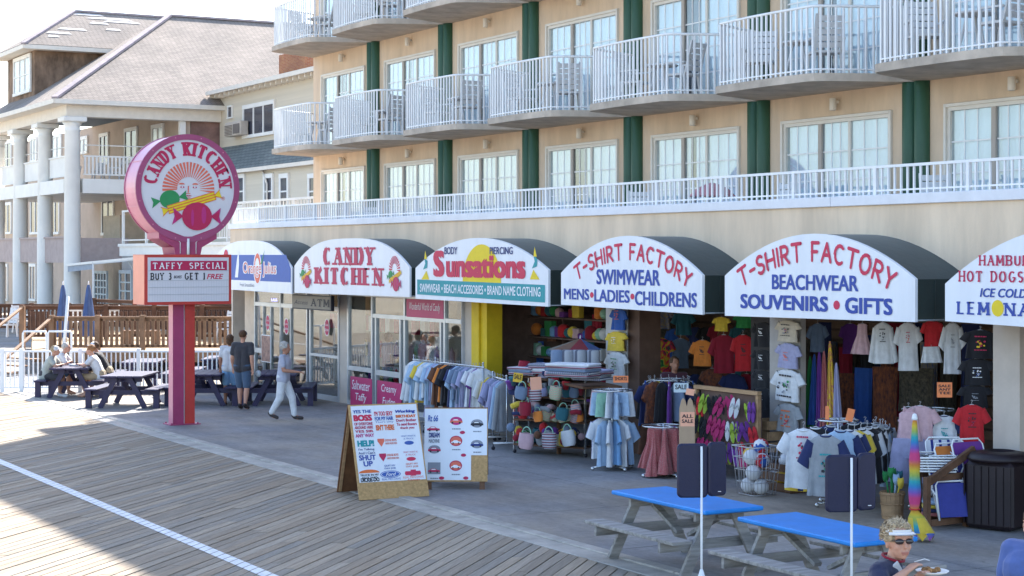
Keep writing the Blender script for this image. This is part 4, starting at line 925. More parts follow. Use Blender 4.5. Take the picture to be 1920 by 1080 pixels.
# closed blue umbrellas on the deck
BLUC = mat('blue_canvas', (.08, .13, .29), .85, var=.25, scale=4, stretch=(4, 4, .5))
for px, d, lab in ((118, 31.2, 'closed blue patio umbrella nearer the deck stairs'), (166, 31.6, 'closed blue patio umbrella nearer the pole sign')):
    b = Dk(px, d, DZ); t = thing('patio_umbrella', lab, 'umbrella', tuple(b), 'closed umbrellas on the deck')
    q = MB(); q.tube([b, b+Vector((0, 0, 1.95))], .024, 8); q.tube([b+Vector((0, 0, 1.93)), b+Vector((0, 0, 2.05))], [.03, .01], 8); q.build('pole', WHITE, t)
    q = MB(); n = 16; vs = []; prof = [(.03, 1.93), (.06, 1.8), (.10, 1.45), (.15, 1.0), (.21, .55), (.24, .36)]
    for r, z in prof:
        for k in range(n): a = 2*math.pi*k/n; rr = r*(1+(.22 if k % 2 else -.16)); vs.append((b.x+rr*math.cos(a), b.y+rr*math.sin(a), b.z+z-(.10 if (k % 2 and z < .4) else 0)))
    q.add(vs, [(i*n+k, i*n+(k+1) % n, (i+1)*n+(k+1) % n, (i+1)*n+k) for i in range(len(prof)-1) for k in range(n)], 0, True); q.build('canopy', BLUC, t)
q = MB(); p0 = Dk(116, 29.4, 0); q.tube([p0, p0+RX*.18+Vector((0, 0, 2.3))], .045, 10); q.lathe(tuple(p0), [(.3, 0), (.3, .06), (.08, .1)], 16); q.build('leaning_pole', WHITE, loc=tuple(p0), label='bare white pole leaning in front of the closed umbrellas', cat='pole')
for px, lab in ((65, 'white pipe bike rack nearer the stairs'), (112, 'white pipe bike rack nearer the umbrellas')):
    a = Dk(px-22, 28, 0); b = Dk(px+22, 28, 0); q = MB(); U = Vector((0, 0, 1.38)); q.tube([a, a+U*.96, a+U+(b-a)*.04, b+U-(b-a)*.04, b+U*.96, b], .03, 8); q.build('bike_rack', WHITE, loc=tuple(a), label=lab, cat='rack', group='pipe racks behind the fence')
# ================================================================== WHITE FENCE
fd = 25.6
fb = MB(); fb.box((-.016, -.016, .1), (.016, .016, 1.02)); FBM = fb.mesh('baluster', WHITE)
fe = thing('white_fence', 'white metal picket fence closing off the picnic corner', 'fence', tuple(Dk(5, fd, 0)))
posts = [-60, -28, 5, 41, 151, 260, 360, 448]
q = MB(); q.beam(Dk(-60, fd, 1.05), Dk(448, fd, 1.05), .06, .05); q.beam(Dk(-60, fd, .12), Dk(448, fd, .12), .05, .04); q.build('rail', WHITE, fe)
for pp in posts: q = MB(); q.beam(Dk(pp, fd, 0), Dk(pp, fd, 1.13), .10, .10, up=(CFY, -CFX, 0)); q.build('post', WHITE, fe)
pp = -58
while pp < 446:
    p = Dk(pp, fd, 0); inst('baluster', FBM, fe, tuple(p), (0, 0, R(60.5))); pp += 8.6
# ================================================================== PICNIC TABLES
NAVYW = mat('navy_plastic_lumber', (.028, .022, .075), .5, var=.25, scale=4, stretch=(1, .2, 1))
OLDW = mat('weathered_table_wood', (.36, .34, .32), .85, var=.35, scale=3, bump=.4, bscale=22, stretch=(.4, 4, 4))
VINYL = mat('blue_vinyl', (.0, .23, .70), .42, var=.12, scale=3, bump=.15, bscale=9, spec=.5)
def picnic(name, cat, L_, W, m, nb, outer=False, cover=None, bx=.66, bw=.26, H=.75):
    t = thing(name, 'x', cat)
    for i in range(nb):
        w1 = W/nb; q = MB(); q.box((-W/2+i*w1+.004, -L_/2, H-.045), (-W/2+(i+1)*w1-.004, L_/2, H), bev=.006); q.build('table_plank', m, t)
    for s in (-1, 1):
        q = MB(); q.box((s*bx-bw/2, -L_/2, .41), (s*bx+bw/2, L_/2, .45), bev=.006); q.build('bench_plank', m, t)
    for e in (-1, 1):
        y = e*(L_/2-.2)
        for s in (-1, 1):
            q = MB(); q.beam((s*.16, y, H-.05), (s*.52, y, .0), .045, .12, up=(1, 0, 0)); q.build('leg', m, t)
            if outer: q = MB(); q.box((s*(bx+bw/2)-.13*(s > 0)-.0, y-.05, 0), (s*(bx+bw/2)+.13*(s < 0), y+.05, .408)); q.build('bench_leg', m, t)
        q = MB(); q.box((-bx-bw/2, y-.07*e-.022, .30), (bx+bw/2, y-.07*e+.022, .408)); q.build('cross_beam', m, t)
        q = MB(); q.box((-W/2+.04, y-.07*e-.022, H-.15), (W/2-.04, y-.07*e+.022, H-.047)); q.build('top_batten', m, t)
    q = MB(); q.beam((0, -L_/2+.22, H-.1), (0, -.1, .36), .04, .09, up=(1, 0, 0)); q.beam((0, L_/2-.22, H-.1), (0, .1, .36), .04, .09, up=(1, 0, 0)); q.build('brace', m, t)
    if cover:
        q = MB(); q.box((-W/2-.03, -L_/2-.03, H-.035), (W/2+.03, L_/2+.03, H+.012), bev=.012); q.build('vinyl_cover', cover, t)
    return t
np_ = picnic('picnic_table', 'picnic table', 1.83, .95, NAVYW, 5, True, bx=.70, bw=.30)
for px, py, lab in ((128, 747, 'navy picnic table where four people sit eating'), (230, 766, 'empty navy picnic table at the sunny edge, nearest the pole sign'), (257, 733, 'navy picnic table standing furthest back along the white fence'),
                    (376, 762, 'navy picnic table right behind the sign pole'), (408, 726, 'navy picnic table against the fence behind the walking man'), (515, 762, 'navy picnic table in front of the glass shop doors')):
    b = G(px, py); b = b+FX*.8; place(np_, (b.x, b.y, 0), R(60.5+random.uniform(-4, 4)), lab, 'navy picnic tables')
wp = picnic('cafe_picnic_table', 'picnic table', 1.86, .72, OLDW, 5, False, VINYL, bx=.66, bw=.25)
def tcen(*cs): return sum((G(a_, b_, .75) for a_, b_ in cs), Vector())/len(cs)
c_ = tcen((1155, 922), (1323, 962), (1430, 951), (1243, 911)); place(wp, (c_.x, c_.y, 0), R(89), 'weathered picnic table with blue vinyl top, further from the eating woman', 'blue topped picnic tables')
c_ = tcen((1388, 975), (1494, 959)); place(wp, (c_.x+.93, c_.y-.02, 0), R(89), 'weathered picnic table with blue vinyl top right behind the eating woman', 'blue topped picnic tables')
# navy boards on white poles
NB_ = mat('navy_padded_vinyl', (.012, .014, .05), .45, var=.1, scale=4, bump=.1, bscale=60)
bp = thing('padded_board', 'x', 'board')
def rrect(w_, h_, r, n=5):
    out = []
    for cx, cy, a0 in ((w_/2-r, h_/2-r, 0), (-w_/2+r, h_/2-r, 90), (-w_/2+r, -h_/2+r, 180), (w_/2-r, -h_/2+r, 270)):
        for i in range(n+1): a = R(a0+90*i/n); out.append((cx+r*math.cos(a), cy+r*math.sin(a)))
    return out
def pad(w_, h_, T, cx, y0, cz, ang=0, r=.045):
    q = MB(); o1 = rrect(w_, h_, r); o2 = rrect(w_-.03, h_-.03, r); M = Matrix.Translation((cx, y0, cz)) @ Matrix.Rotation(ang, 4, 'Z'); n = len(o1)
    vs = [(x, -T/2, z) for x, z in o2]+[(x, -T/2+.015, z) for x, z in o1]+[(x, T/2-.015, z) for x, z in o1]+[(x, T/2, z) for x, z in o2]
    q.add(vs, [(r_*n+i, r_*n+(i+1) % n, (r_+1)*n+(i+1) % n, (r_+1)*n+i)[::-1] for r_ in range(3) for i in range(n)]+[tuple(range(n)), tuple(range(3*n, 4*n))[::-1]], 0, False, M); return q
pad(.30, .53, .05, -.085, 0, 1.40).build('pad', NB_, bp); pad(.21, .53, .05, .165, .045, 1.41, R(24)).build('pad', NB_, bp)
q = MB(); q.box((.17, -.005, 1.19), (.20, .006, 1.196)); q.build('stitched_tag', WHITE, bp)
q = MB(); q.tube([(.0, -.045, 0.05), (.0, -.045, 1.64)], .012, 10); q.build('pole', WHITE, bp)
q = MB(); q.lathe((0, -.045, 0), [(.2, 0), (.2, .04), (.06, .1), (.045, .34), (.014, .44)], 20); q.build('stand', WHITE, bp)
def at_px(px, d): p = PD(px, 480, d); return (p.x, p.y, 0)
place(bp, at_px(1314, 9.75), R(64), 'navy padded board on white pole beside the further blue topped table', 'navy boards on poles')
place(bp, at_px(1594, 9.2), R(66), 'navy padded board on white pole over the nearer blue topped table', 'navy boards on poles')
# ================================================================== GOODS OF THE SHOPS
def loft(q, rows, n=20, k=7, ph=0.0, mi=0, caps=True):
    vs = []
    for z, hw, th, rip in rows:
        for i in range(n):
            a = 2*math.pi*i/n; ca, sa = math.cos(a), math.sin(a)
            vs.append((hw*math.copysign(abs(ca)**.75, ca)+rip*.25*math.sin(k*a+ph), th*sa+rip*math.sin(k*a+ph+z*2), z))
    m = len(rows); fs = [(j*n+i, (j+1)*n+i, (j+1)*n+(i+1) % n, j*n+(i+1) % n) for j in range(m-1) for i in range(n)]
    q.add(vs, fs, mi, True)
    if caps: q.add(vs[:n], [tuple(range(n))], mi)
def sleeve(q, s, x0=.29, z0=-.13, x1=.47, z1=-.40, r0=.11, r1=.135, th=.055, n=10, mi=0):
    d = Vector((x1-x0, 0, z1-z0)).normalized(); u = Vector((-d.z, 0, d.x)); vs = []
    for (x, z, r, t_) in ((x0, z0, r0, th*.9), ((x0+x1)/2, (z0+z1)/2, (r0+r1)/2, th), (x1, z1, r1, th*1.15)):
        for i in range(n):
            a = 2*math.pi*i/n; p = Vector((x, 0, z))+u*r*math.cos(a)+Vector((0, 1, 0))*t_*math.sin(a)*(1+.2*math.sin(3*a)); vs.append((s*p.x, p.y, p.z))
    fs = [(j*n+i, j*n+(i+1) % n, (j+1)*n+(i+1) % n, (j+1)*n+i) for j in range(2) for i in range(n)]
    q.add(vs, [f if s > 0 else f[::-1] for f in fs], mi, True)
GM = {}
def garment(kind, var=0):
    if (kind, var) in GM: return GM[(kind, var)]
    q = MB(); ph = var*1.7
    if kind in ('tshirt', 'raglan'):
        loft(q, [(-.015, .13, .035, 0), (-.05, .22, .045, 0), (-.10, .33, .055, .004), (-.2, .355, .065, .012), (-.45, .335, .06, .032), (-.75, .35, .06, .048), (-.97, .37, .06, .06)], k=[7, 5, 9][var], ph=ph)
        for s in (-1, 1): sleeve(q, s, x1=.47-.03*var, z1=-.40-.05*((var+s) % 3), mi=1 if kind == 'raglan' else 0)
        q.tube([(.12*math.cos(R(a)), .045*math.sin(R(a))-.005, -.018-.02*abs(math.sin(R(a)))) for a in range(0, 361, 30)], .014, 5, 1 if kind == 'raglan' else 0)
    elif kind == 'tank':
        loft(q, [(-.16, .20, .03, 0), (-.22, .27, .05, .008), (-.5, .29, .06, .02), (-.8, .33, .055, .03), (-1.0, .36, .055, .04)], ph=ph)
        for s in (-1, 1): q.tube([(s*.15, 0, -.19), (s*.13, 0, -.08), (s*.11, 0, 0)], .025, 6)
    elif kind == 'long':
        loft(q, [(-.015, .10, .035, 0), (-.05, .2, .045, 0), (-.10, .29, .055, .004), (-.2, .31, .065, .012), (-.45, .31, .06, .022), (-.75, .33, .055, .032), (-.95, .35, .055, .04)], ph=ph)
        for s in (-1, 1): sleeve(q, s, .25, -.14, .44, -.92, .10, .085, .05)
    elif kind == 'dress':
        loft(q, [(-.02, .16, .03, 0), (-.1, .19, .05, .004), (-.3, .2, .06, .015), (-.42, .22, .07, .02), (-.7, .34, .11, .045), (-1.0, .44, .14, .07)], n=28, k=9, ph=ph)
    elif kind == 'skirt':
        loft(q, [(0, .3, .04, 0), (-.12, .31, .05, .01), (-.55, .36, .07, .03), (-1.0, .42, .09, .05)], n=28, k=9, ph=ph)
    elif kind == 'shorts':
        loft(q, [(0, .36, .05, 0), (-.12, .38, .06, .01), (-.45, .42, .07, .02)], ph=ph)
        for s in (-1, 1): sleeve(q, s, .2, -.42, .24, -1.0, .21, .24, .08, 14)
    elif kind == 'cloth':
        loft(q, [(0, .05, .03, 0), (-.06, .10, .05, .03), (-.2, .15, .09, .06), (-.5, .21, .12, .09), (-.8, .28, .14, .12), (-.93, .33, .15, .14), (-1.0+.02*var, .36, .15, .15)], n=36, k=7, ph=ph)
    elif kind == 'flat':
        loft(q, [(0, .5, .02, 0), (-.1, .49, .04, .02), (-.3, .47, .05, .035), (-.7, .46, .06, .05), (-1.0, .48, .06, .06)], n=28, k=9, ph=ph)
    m = q.mesh(kind, [MATS['cloth_white'], MATS['cloth_white']]); GM[(kind, var)] = m; return m
def fabric(name, c, c2=None, sc=6, var=.12): return mat('cloth_'+name, c, .9, var=var, scale=sc, sheen=.15, col2=c2)
FB = {'white': fabric('white', (.66, .68, .72)), 'pale_blue': fabric('pale_blue', (.36, .50, .68)), 'sky_blue': fabric('sky_blue', (.18, .36, .62)), 'grey': fabric('grey', (.30, .32, .35)), 'black': fabric('black', (.015, .015, .02)),
 'navy': fabric('navy', (.02, .03, .11)), 'lavender': fabric('lavender', (.36, .36, .55)), 'yellow': fabric('yellow', (.72, .52, .06)), 'orange': fabric('orange', (.70, .22, .04)), 'red': fabric('red', (.52, .02, .03)), 'dark_red': fabric('dark_red', (.26, .01, .03)),
 'green': fabric('green', (.03, .25, .07)), 'teal': fabric('teal', (.03, .14, .18)), 'cream': fabric('cream', (.58, .50, .40)), 'pink': fabric('pink', (.58, .38, .42)), 'blue': fabric('blue', (.03, .10, .38)), 'brown': fabric('brown', (.16, .07, .04)),
 'purple': fabric('purple', (.16, .04, .28)), 'rust_patterned': fabric('rust_patterned', (.30, .09, .03), (.04, .02, .03), 12), 'red_floral': fabric('red_floral', (.34, .02, .04), (.46, .22, .2), 45, .5), 'blue_patterned': fabric('blue_patterned', (.04, .10, .34), (.4, .3, .1), 14),
 'dark_patterned': fabric('dark_patterned', (.12, .10, .07), (.02, .02, .02), 12), 'grey_blue': fabric('grey_blue', (.16, .22, .33)), 'mint': fabric('mint', (.30, .55, .42))}
# tie-dye and rainbow
def ramp_mat(name, mode, cols, sc=1.0):
    m = bpy.data.materials.new(name); m.use_nodes = True; t = m.node_tree; N = t.nodes; L = t.links; b = N['Principled BSDF']; b.inputs['Roughness'].default_value = .85
    tc = N.new('ShaderNodeTexCoord'); 
    if mode == 'noise':
        gr = N.new('ShaderNodeTexNoise'); gr.inputs['Scale'].default_value = sc; gr.inputs['Distortion'].default_value = 1.6; gr.inputs['Detail'].default_value = 1; L.new(tc.outputs['Object'], gr.inputs[0]); mr = N.new('ShaderNodeMapRange'); mr.inputs[1].default_value = .3; mr.inputs[2].default_value = .7; L.new(gr.outputs['Fac'], mr.inputs[0]); f = mr.outputs[0]
    elif mode == 'radial':
        gr = N.new('ShaderNodeTexWave'); gr.wave_type = 'RINGS'; gr.rings_direction = 'SPHERICAL'; gr.inputs['Scale'].default_value = sc; gr.inputs['Distortion'].default_value = 3; gr.inputs['Detail'].default_value = 2; mp = N.new('ShaderNodeMapping'); mp.inputs['Location'].default_value = (0, 0, .4)
        L.new(tc.outputs['Object'], mp.inputs[0]); L.new(mp.outputs[0], gr.inputs[0]); f = gr.outputs['Fac']
    else:
        sp = N.new('ShaderNodeSeparateXYZ'); L.new(tc.outputs['Object'], sp.inputs[0]); mm = N.new('ShaderNodeMath'); mm.operation = 'MULTIPLY'; mm.inputs[1].default_value = sc; L.new(sp.outputs[2 if mode == 'z' else 0], mm.inputs[0])
        fr_ = N.new('ShaderNodeMath'); fr_.operation = 'FRACT'; L.new(mm.outputs[0], fr_.inputs[0]); f = fr_.outputs[0]
    r = N.new('ShaderNodeValToRGB'); L.new(f, r.inputs[0]); e = r.color_ramp.elements; n = len(cols)
    if mode != 'radial': r.color_ramp.interpolation = 'LINEAR' if n > 4 else 'CONSTANT'
    e[0].color = (*cols[0], 1); e[0].position = 0; e[1].color = (*cols[-1], 1); e[1].position = (n-1)/n if mode != 'radial' else 1
    for i in range(1, n-1): x = e.new(i/n if mode != 'radial' else i/(n-1)); x.color = (*cols[i], 1)
    L.new(r.outputs[0], b.inputs['Base Color']); MATS[name] = m; return m
FB['tie_dye'] = ramp_mat('cloth_tie_dye', 'noise', [(.02, .12, .04), (.10, .35, .05), (.65, .5, .04), (.7, .22, .02), (.65, .05, .05), (.5, .02, .12), (.02, .06, .03)], 3.2)
RAINBOW = ramp_mat('rainbow_nylon', 'z', [(.6, .06, .2), (.2, .10, .42), (.04, .2, .48), (.03, .36, .38), (.3, .42, .1), (.62, .46, .04), (.6, .2, .04), (.6, .06, .2)], 1.85)
STRIPE = ramp_mat('blue_white_stripe', 'x', [(.6, .62, .68), (.02, .03, .2), (.6, .62, .68)], 9)
BLANK = ramp_mat('striped_blanket', 'z', [(.5, .5, .55), (.05, .06, .1), (.35, .08, .1), (.5, .5, .55)], 22)
HM = MB(); HM.tube([(-.2, 0, -.08), (-.06, 0, -.015), (0, 0, 0), (.06, 0, -.015), (.2, 0, -.08)], .012, 5); HM.tube([(0, 0, 0), (0, 0, .06), (.03, 0, .09), (.0, 0, .11), (-.025, 0, .09)], .006, 5); HME = HM.mesh('hanger', mat('hanger_grey', (.55, .55, .58), .35, metal=.3))
def put(kind, col, loc, h, label, cat, group=None, rz=0, w=None, var=None, hanger=True, th=1.0, prt=None, m2=None):
    """one garment: its top at LOC, height H metres, width scale W"""
    w = w or h; var = random.randrange(3) if var is None else var
    o = bpy.data.objects.new({'flat': 'hanging_cloth', 'cloth': 'sarong', 'long': 'sweatshirt', 'tank': 'tank_top', 'raglan': 'tshirt'}.get(kind, kind), garment(kind, var)); COL.objects.link(o)
    for i, sl_ in enumerate(o.material_slots): sl_.link = 'OBJECT'; sl_.material = (m2 if (i == 1 and m2) else FB[col] if isinstance(col, str) else col)
    o.location = loc; o.rotation_euler = (random.uniform(-.02, .02), random.uniform(-.03, .03), rz); o.scale = (w, max(w, .4)*th, h); tag(o, label, cat, group)
    if hanger: c = bpy.data.objects.new('hanger', HME); COL.objects.link(c); c.parent = o
    if prt:
        q = MB(); prt(q, lambda u, v, n=0: (u, -.10-n, v)); c = bpy.data.objects.new('print', q.mesh('print', PRM)); COL.objects.link(c); c.parent = o
    return o
def front(kind, col, px, yt, yb, Y, label, cat='shirt', wpx=None, flatw=False, **k):
    Y = Y*K; a = PY(px, yt, Y); d = a.x*CFX+a.y*CFY; h = (yb-yt)*d/FPX; 
    fs_ = (CFY-CFX*(px-960)/FPX) if flatw else .96; k.setdefault('rz', 0 if flatw else R(44+random.uniform(-9, 9)))
    return put(kind, col, tuple(a), h, label, cat, w=(wpx*d/FPX/fs_ if wpx else h/.6*.8), **k)
def pt_text(rows, c='wht', y0=-.28, dy=.09, hw=.2):
    def f(q, mp):
        for i, s in enumerate(rows): font_text(q, s, mp, -hw+.03*(i % 2), hw-.03*(i % 2), y0-i*dy-.055, y0-i*dy, I_[c], bold=.02)
    return f
def pt_blob(cols, cz=-.42, r=.17, rows=3):
    def f(q, mp):
        rnd = random.Random(len(cols)*7+rows)
        for i in range(16):
            a = rnd.random()*6.28; rr = r*rnd.random(); x = rr*math.cos(a); z = cz+rr*math.sin(a)*1.1; s = r*rnd.uniform(.12, .3)
            q.face([mp(x+s*math.cos(t_*1.05)*rnd.uniform(.6, 1), z+s*.8*math.sin(t_*1.05), .0006*i) for t_ in range(6)], I_[cols[i % len(cols)]])
        lines_blob(q, mp, -r*1.1, r*1.1, cz-r*1.6, cz-r*1.25, 1, I_[cols[0]], .002); lines_blob(q, mp, -r, r, cz+r*1.2, cz+r*1.6, 1, I_[cols[0]], .002)
    return f
# --- tees pinned on the white panel and the cream panel
Yp = 13.90
front('tshirt', 'blue', 1160, 578, 620, Yp, 'blue kids tee with a red and orange print, topmost on the white panel', hanger=False, prt=pt_blob(['org', 'red'], -.3, .13), flatw=True, group='tees pinned on the display panels')
front('tshirt', 'yellow', 1156, 621, 659, Yp, 'plain yellow tee pinned in the middle of the white panel', hanger=False, wpx=40, prt=pt_blob(['wht', 'blk'], -.45, .1), flatw=True, group='tees pinned on the display panels')
front('tshirt', 'white', 1156, 659, 707, Yp, 'white tee with dark green print, lowest on the white panel', hanger=False, wpx=40, prt=pt_blob(['grn', 'blk', 'grey'], -.48, .14), flatw=True, group='tees pinned on the display panels')
for yt, yb, c, lab, pr_, wp_ in ((600, 642, 'cream', 'cream tee with dark picture print, topmost on the cream panel', pt_blob(['blk', 'grey', 'crim'], -.45, .17), 48), (643, 692, 'lavender', 'lavender grey tee with faint pink print on the cream panel', pt_blob(['coral'], -.5, .1), 46),
    (692, 754, 'white', 'large white tee with dense dark print on the cream panel', pt_blob(['blk', 'grey', 'grn', 'blk'], -.5, .22), 56), (756, 812, 'grey', 'grey tee with orange print, lowest on the cream panel', pt_blob(['org', 'crim'], -.5, .18), 50)):
    front('tshirt', c, 1478, yt, yb, 13.85, lab, hanger=False, wpx=wp_, prt=pr_, flatw=True, group='tees pinned on the display panels')
q = MB(); a = xw(1408, 17.8); b = xw(1449, 17.8); q.box((a, 17.8, 0), (b, 17.88, 2.6)); q.build('black_display_panel', BLK, hotel)
for yt, yb, rows, lab in ((603, 652, ['SURF', 'BEACH'], 'black tee with small white print, topmost of the black column'), (655, 694, ['Tshirt'], 'second black tee from the top of the black column by the cream panel'), (694, 727, ['Tubs'], 'third black tee from the top of the black column by the cream panel'), (727, 768, ['BEACH'], 'fourth black tee, lowest of the black column by the cream panel')):
    front('tshirt', 'black', 1431, yt, yb, 14.3, lab, hanger=False, wpx=44, prt=pt_blob(['wht'], -.4, .09), flatw=True, group='black tees pinned in a column')
# --- tees hanging inside the first open shop
for a in (('tshirt', 'blue_patterned', 1238, 570, 618, 15.6, 52, 'blue patterned tee hung high behind the brown post'), ('tshirt', 'teal', 1281, 584, 630, 15.6, 40, 'dark teal tee hung high beside the blue patterned tee'), ('tshirt', 'tie_dye', 1234, 632, 700, 15.0, 62, 'rainbow tie dye tee hanging behind the brown post'),
    ('tshirt', 'grey_blue', 1276, 634, 692, 15.4, 42, 'slate blue tee hanging between the tie dye and orange tees'), ('tshirt', 'orange', 1317, 637, 688, 14.9, 46, 'orange tee with small dark print inside the open shop'), ('tshirt', 'dark_red', 1357, 627, 702, 15.0, 52, 'dark red tee hanging beside the orange tee'),
    ('tshirt', 'red', 1393, 627, 698, 15.0, 46, 'bright red orange tee hanging beside the black column'), ('tshirt', 'yellow', 1353, 594, 622, 14.7, 34, 'mustard yellow tee hung just under the awning'), ('tshirt', 'green', 1395, 588, 616, 14.9, 40, 'green tee hung just under the awning by the black column'),
    ('flat', 'blue_patterned', 1247, 702, 760, 15.3, 60, 'blue banner cloth with rays hanging under the tie dye tee'), ('tshirt', 'navy', 1375, 700, 760, 15.4, 50, 'navy tee hanging below the dark red tee'), ('tshirt', 'rust_patterned', 1335, 690, 750, 15.2, 45, 'rust patterned top hanging below the orange tee'),
    ('tshirt', 'dark_red', 1400, 700, 770, 15.6, 44, 'dark red top hanging lowest beside the black column'), ('tshirt', 'blue', 1215, 640, 690, 16.4, 40, 'blue tee deep inside the shop behind the post')):
    k_, c_, px, yt, yb, Y, wp_, lab = a; front(k_, c_, px, yt, yb, Y, lab, wpx=wp_, prt=pt_blob(['blk'], -.4, .1) if c_ in ('orange', 'red') else None, group='tees hanging inside the open shop')
# --- garments hanging in the second open shop
for a in (('tshirt', 'grey_blue', 1533, 606, 662, 15.0, 36, 'faded blue tee hanging beside the cream panel', None), ('tshirt', 'purple', 1594, 606, 665, 15.6, 40, 'purple top half hidden behind the pink top', None), ('dress', 'pink', 1617, 606, 664, 14.2, 44, 'pale pink sun top hanging in the open shop front', None), ('long', 'white', 1655, 604, 686, 14.2, 52, 'white beach cover-up with dark print on its chest', pt_blob(['blk', 'grey'], -.3, .1)),
    ('tshirt', 'white', 1702, 604, 698, 14.2, 50, 'long white tee with a small red label print', pt_blob(['crim', 'org'], -.3, .07)), ('tshirt', 'red', 1748, 600, 655, 14.2, 42, 'red top hanging over a short white skirt', None), ('skirt', 'white', 1746, 650, 680, 14.16, 46, 'short white skirt hanging below the red top', None), ('tshirt', 'white', 1786, 604, 704, 14.2, 42, 'long white tee hanging beside the black tees', pt_blob(['grey'], -.35, .08)),
    ('tshirt', 'black', 1838, 618, 674, 14.0, 66, 'black tee with red and gold figure print by the cream pillar', pt_blob(['crim', 'yel', 'org'], -.45, .16)), ('tshirt', 'black', 1832, 672, 724, 14.0, 66, 'black tee with pale blue print, second by the cream pillar', pt_blob(['wht', 'oblu'], -.5, .12)), ('tshirt', 'black', 1828, 722, 766, 14.0, 62, 'black tee with small grey print just above the red tee', pt_blob(['grey'], -.5, .1)),
    ('tshirt', 'red', 1822, 758, 832, 13.85, 60, 'bright red tee with dark print below the black tees', pt_blob(['blk', 'crim'], -.4, .12)), ('flat', 'blue', 1620, 690, 800, 15.4, 34, 'blue sarong hanging deep in the second shop', None), ('flat', 'rust_patterned', 1660, 688, 830, 15.4, 46, 'rust patterned sarong hanging beside the blue one', None), ('flat', 'dark_patterned', 1718, 690, 772, 15.6, 62, 'dark olive patterned cloth hanging deep in the second shop', None), ('flat', 'rust_patterned', 1592, 700, 790, 15.9, 40, 'brown patterned cloth deep in the second shop', None)):
    k_, c_, px, yt, yb, Y, wp_, lab, p_ = a; front(k_, c_, px, yt, yb, Y, lab, 'cloth' if k_ == 'flat' else 'skirt' if k_ == 'skirt' else 'shirt', wpx=wp_, prt=p_, hanger=k_ != 'flat', group='garments hanging in the second shop')
for i, (px, yt, yb, c_, lab) in enumerate(((1519, 668, 800, 'green', 'green wrap hanging nearest the cream panel'), (1527, 664, 802, 'blue', 'blue wrap hanging between the green and purple wraps'), (1536, 660, 804, 'purple', 'purple wrap hanging beside the blue wrap'), (1545, 658, 800, 'red_floral', 'rosy floral wrap between purple and yellow wraps'), (1556, 640, 805, 'yellow', 'tall yellow and magenta beach wrap hanging in a spiral'), (1568, 680, 805, 'lavender', 'lavender wrap hanging last in the row of wraps'))):
    front('cloth', c_ if c_ != 'yellow' else ramp_mat('cloth_yellow_magenta', 'radial', [(.7, .5, .05), (.7, .5, .05), (.5, .05, .2), (.65, .45, .05)], 3), px, yt, yb, 14.3-.05*i, lab, 'wrap', wpx=26, hanger=False, group='rolled wraps hanging in a bunch', th=.6)
# --- racks: frame builders
CHR = mat('chrome_tube', (.6, .61, .63), .25, metal=.8, var=.03)
ORD = ['first', 'second', 'third', 'fourth', 'fifth', 'sixth', 'seventh', 'eighth', 'ninth', 'tenth', 'eleventh', 'twelfth', 'thirteenth', 'fourteenth', 'fifteenth', 'sixteenth', 'seventeenth', 'eighteenth', 'nineteenth', 'twentieth', 'twenty-first', 'twenty-second', 'twenty-third', 'twenty-fourth', 'twenty-fifth', 'twenty-sixth', 'twenty-seventh', 'twenty-eighth']
def ordw(i): return ORD[i]
def rail_rack(a, b, z, label):
    t = thing('clothing_rack', label, 'rack', (a[0], a[1], 0), 'clothing racks'); a = Vector((a[0], a[1], 0)); b = Vector((b[0], b[1], 0)); U = Vector((0, 0, 1)); d = (b-a).normalized(); n = Vector((-d.y, d.x, 0))
    q = MB(); q.tube([a+U*z-d*.04, b+U*z+d*.04], .014, 8); q.build('rail', CHR, t)
    for e in (a, a.lerp(b, .33), b):
        q = MB(); q.tube([e+U*.12, e+U*(z+.06)], .014, 8); q.ball(e+U*(z+.08), .022, 8); q.build('upright', CHR, t)
        q = MB(); q.tube([e+U*.12-n*.25, e+U*.12+n*.25], .016, 8); q.build('foot', WHITE, t)
        for s in (-1, 1): q = MB(); c = e+n*.25*s; q.tube([c+U*.035-d*.012, c+U*.035+d*.012], .035, 12); q.tube([c+U*.05, c+U*.12], .01, 6); q.build('castor', BLK, t)
    return a, b
Yr = 15.88; ra = (PY(776, 500, Yr).x, Yr); rb = (PY(906, 500, Yr).x, Yr)
a, b = rail_rack(ra, rb, 1.40, 'long chrome clothes rail in front of the candy shop window')
seq = ['white', 'white', 'pale_blue', 'pale_blue', 'yellow', 'white', 'pale_blue', 'white', 'pale_blue', 'lavender', 'pale_blue', 'brown', 'black', 'orange', 'black', 'black', 'navy', 'pale_blue', 'grey_blue', 'lavender', 'grey_blue', 'lavender', 'grey_blue', 'white', 'purple', 'white']
n = len(seq)
for i, c_ in enumerate(seq):
    p = a.lerp(b, (i+.4)/n); k_ = 'long' if i in (0, 1, 5) else 'tshirt'
    hh = random.uniform(.66, .86) if i > 2 else .88
    put(k_, c_, (p.x, p.y+random.uniform(-.02, .02), 1.38), hh, f'{c_.replace("_", " ")} {"sweatshirt" if k_ == "long" else "shirt"}, {ordw(i)} hanger from the glass door end of the long rail', 'shirt', 'shirts on the long rail', rz=R(80+random.uniform(-14, 14)) if i > 1 else R(48), w=random.uniform(.52, .64), th=1.3)
for i in range(12):
    p = a.lerp(b, (i+3.2)/15); c_ = ['lavender', 'pale_blue', 'rust_patterned', 'white', 'brown', 'grey_blue', 'pink', 'dark_red', 'lavender', 'navy', 'pale_blue', 'grey'][i]
    put('shorts', c_, (p.x, p.y+.14, .72), .45, f'{c_.replace("_", " ")} shorts, {ordw(i)} pair hanging under the long rail', 'shorts', 'shorts under the long rail', rz=R(80+random.uniform(-15, 15)), w=.45)
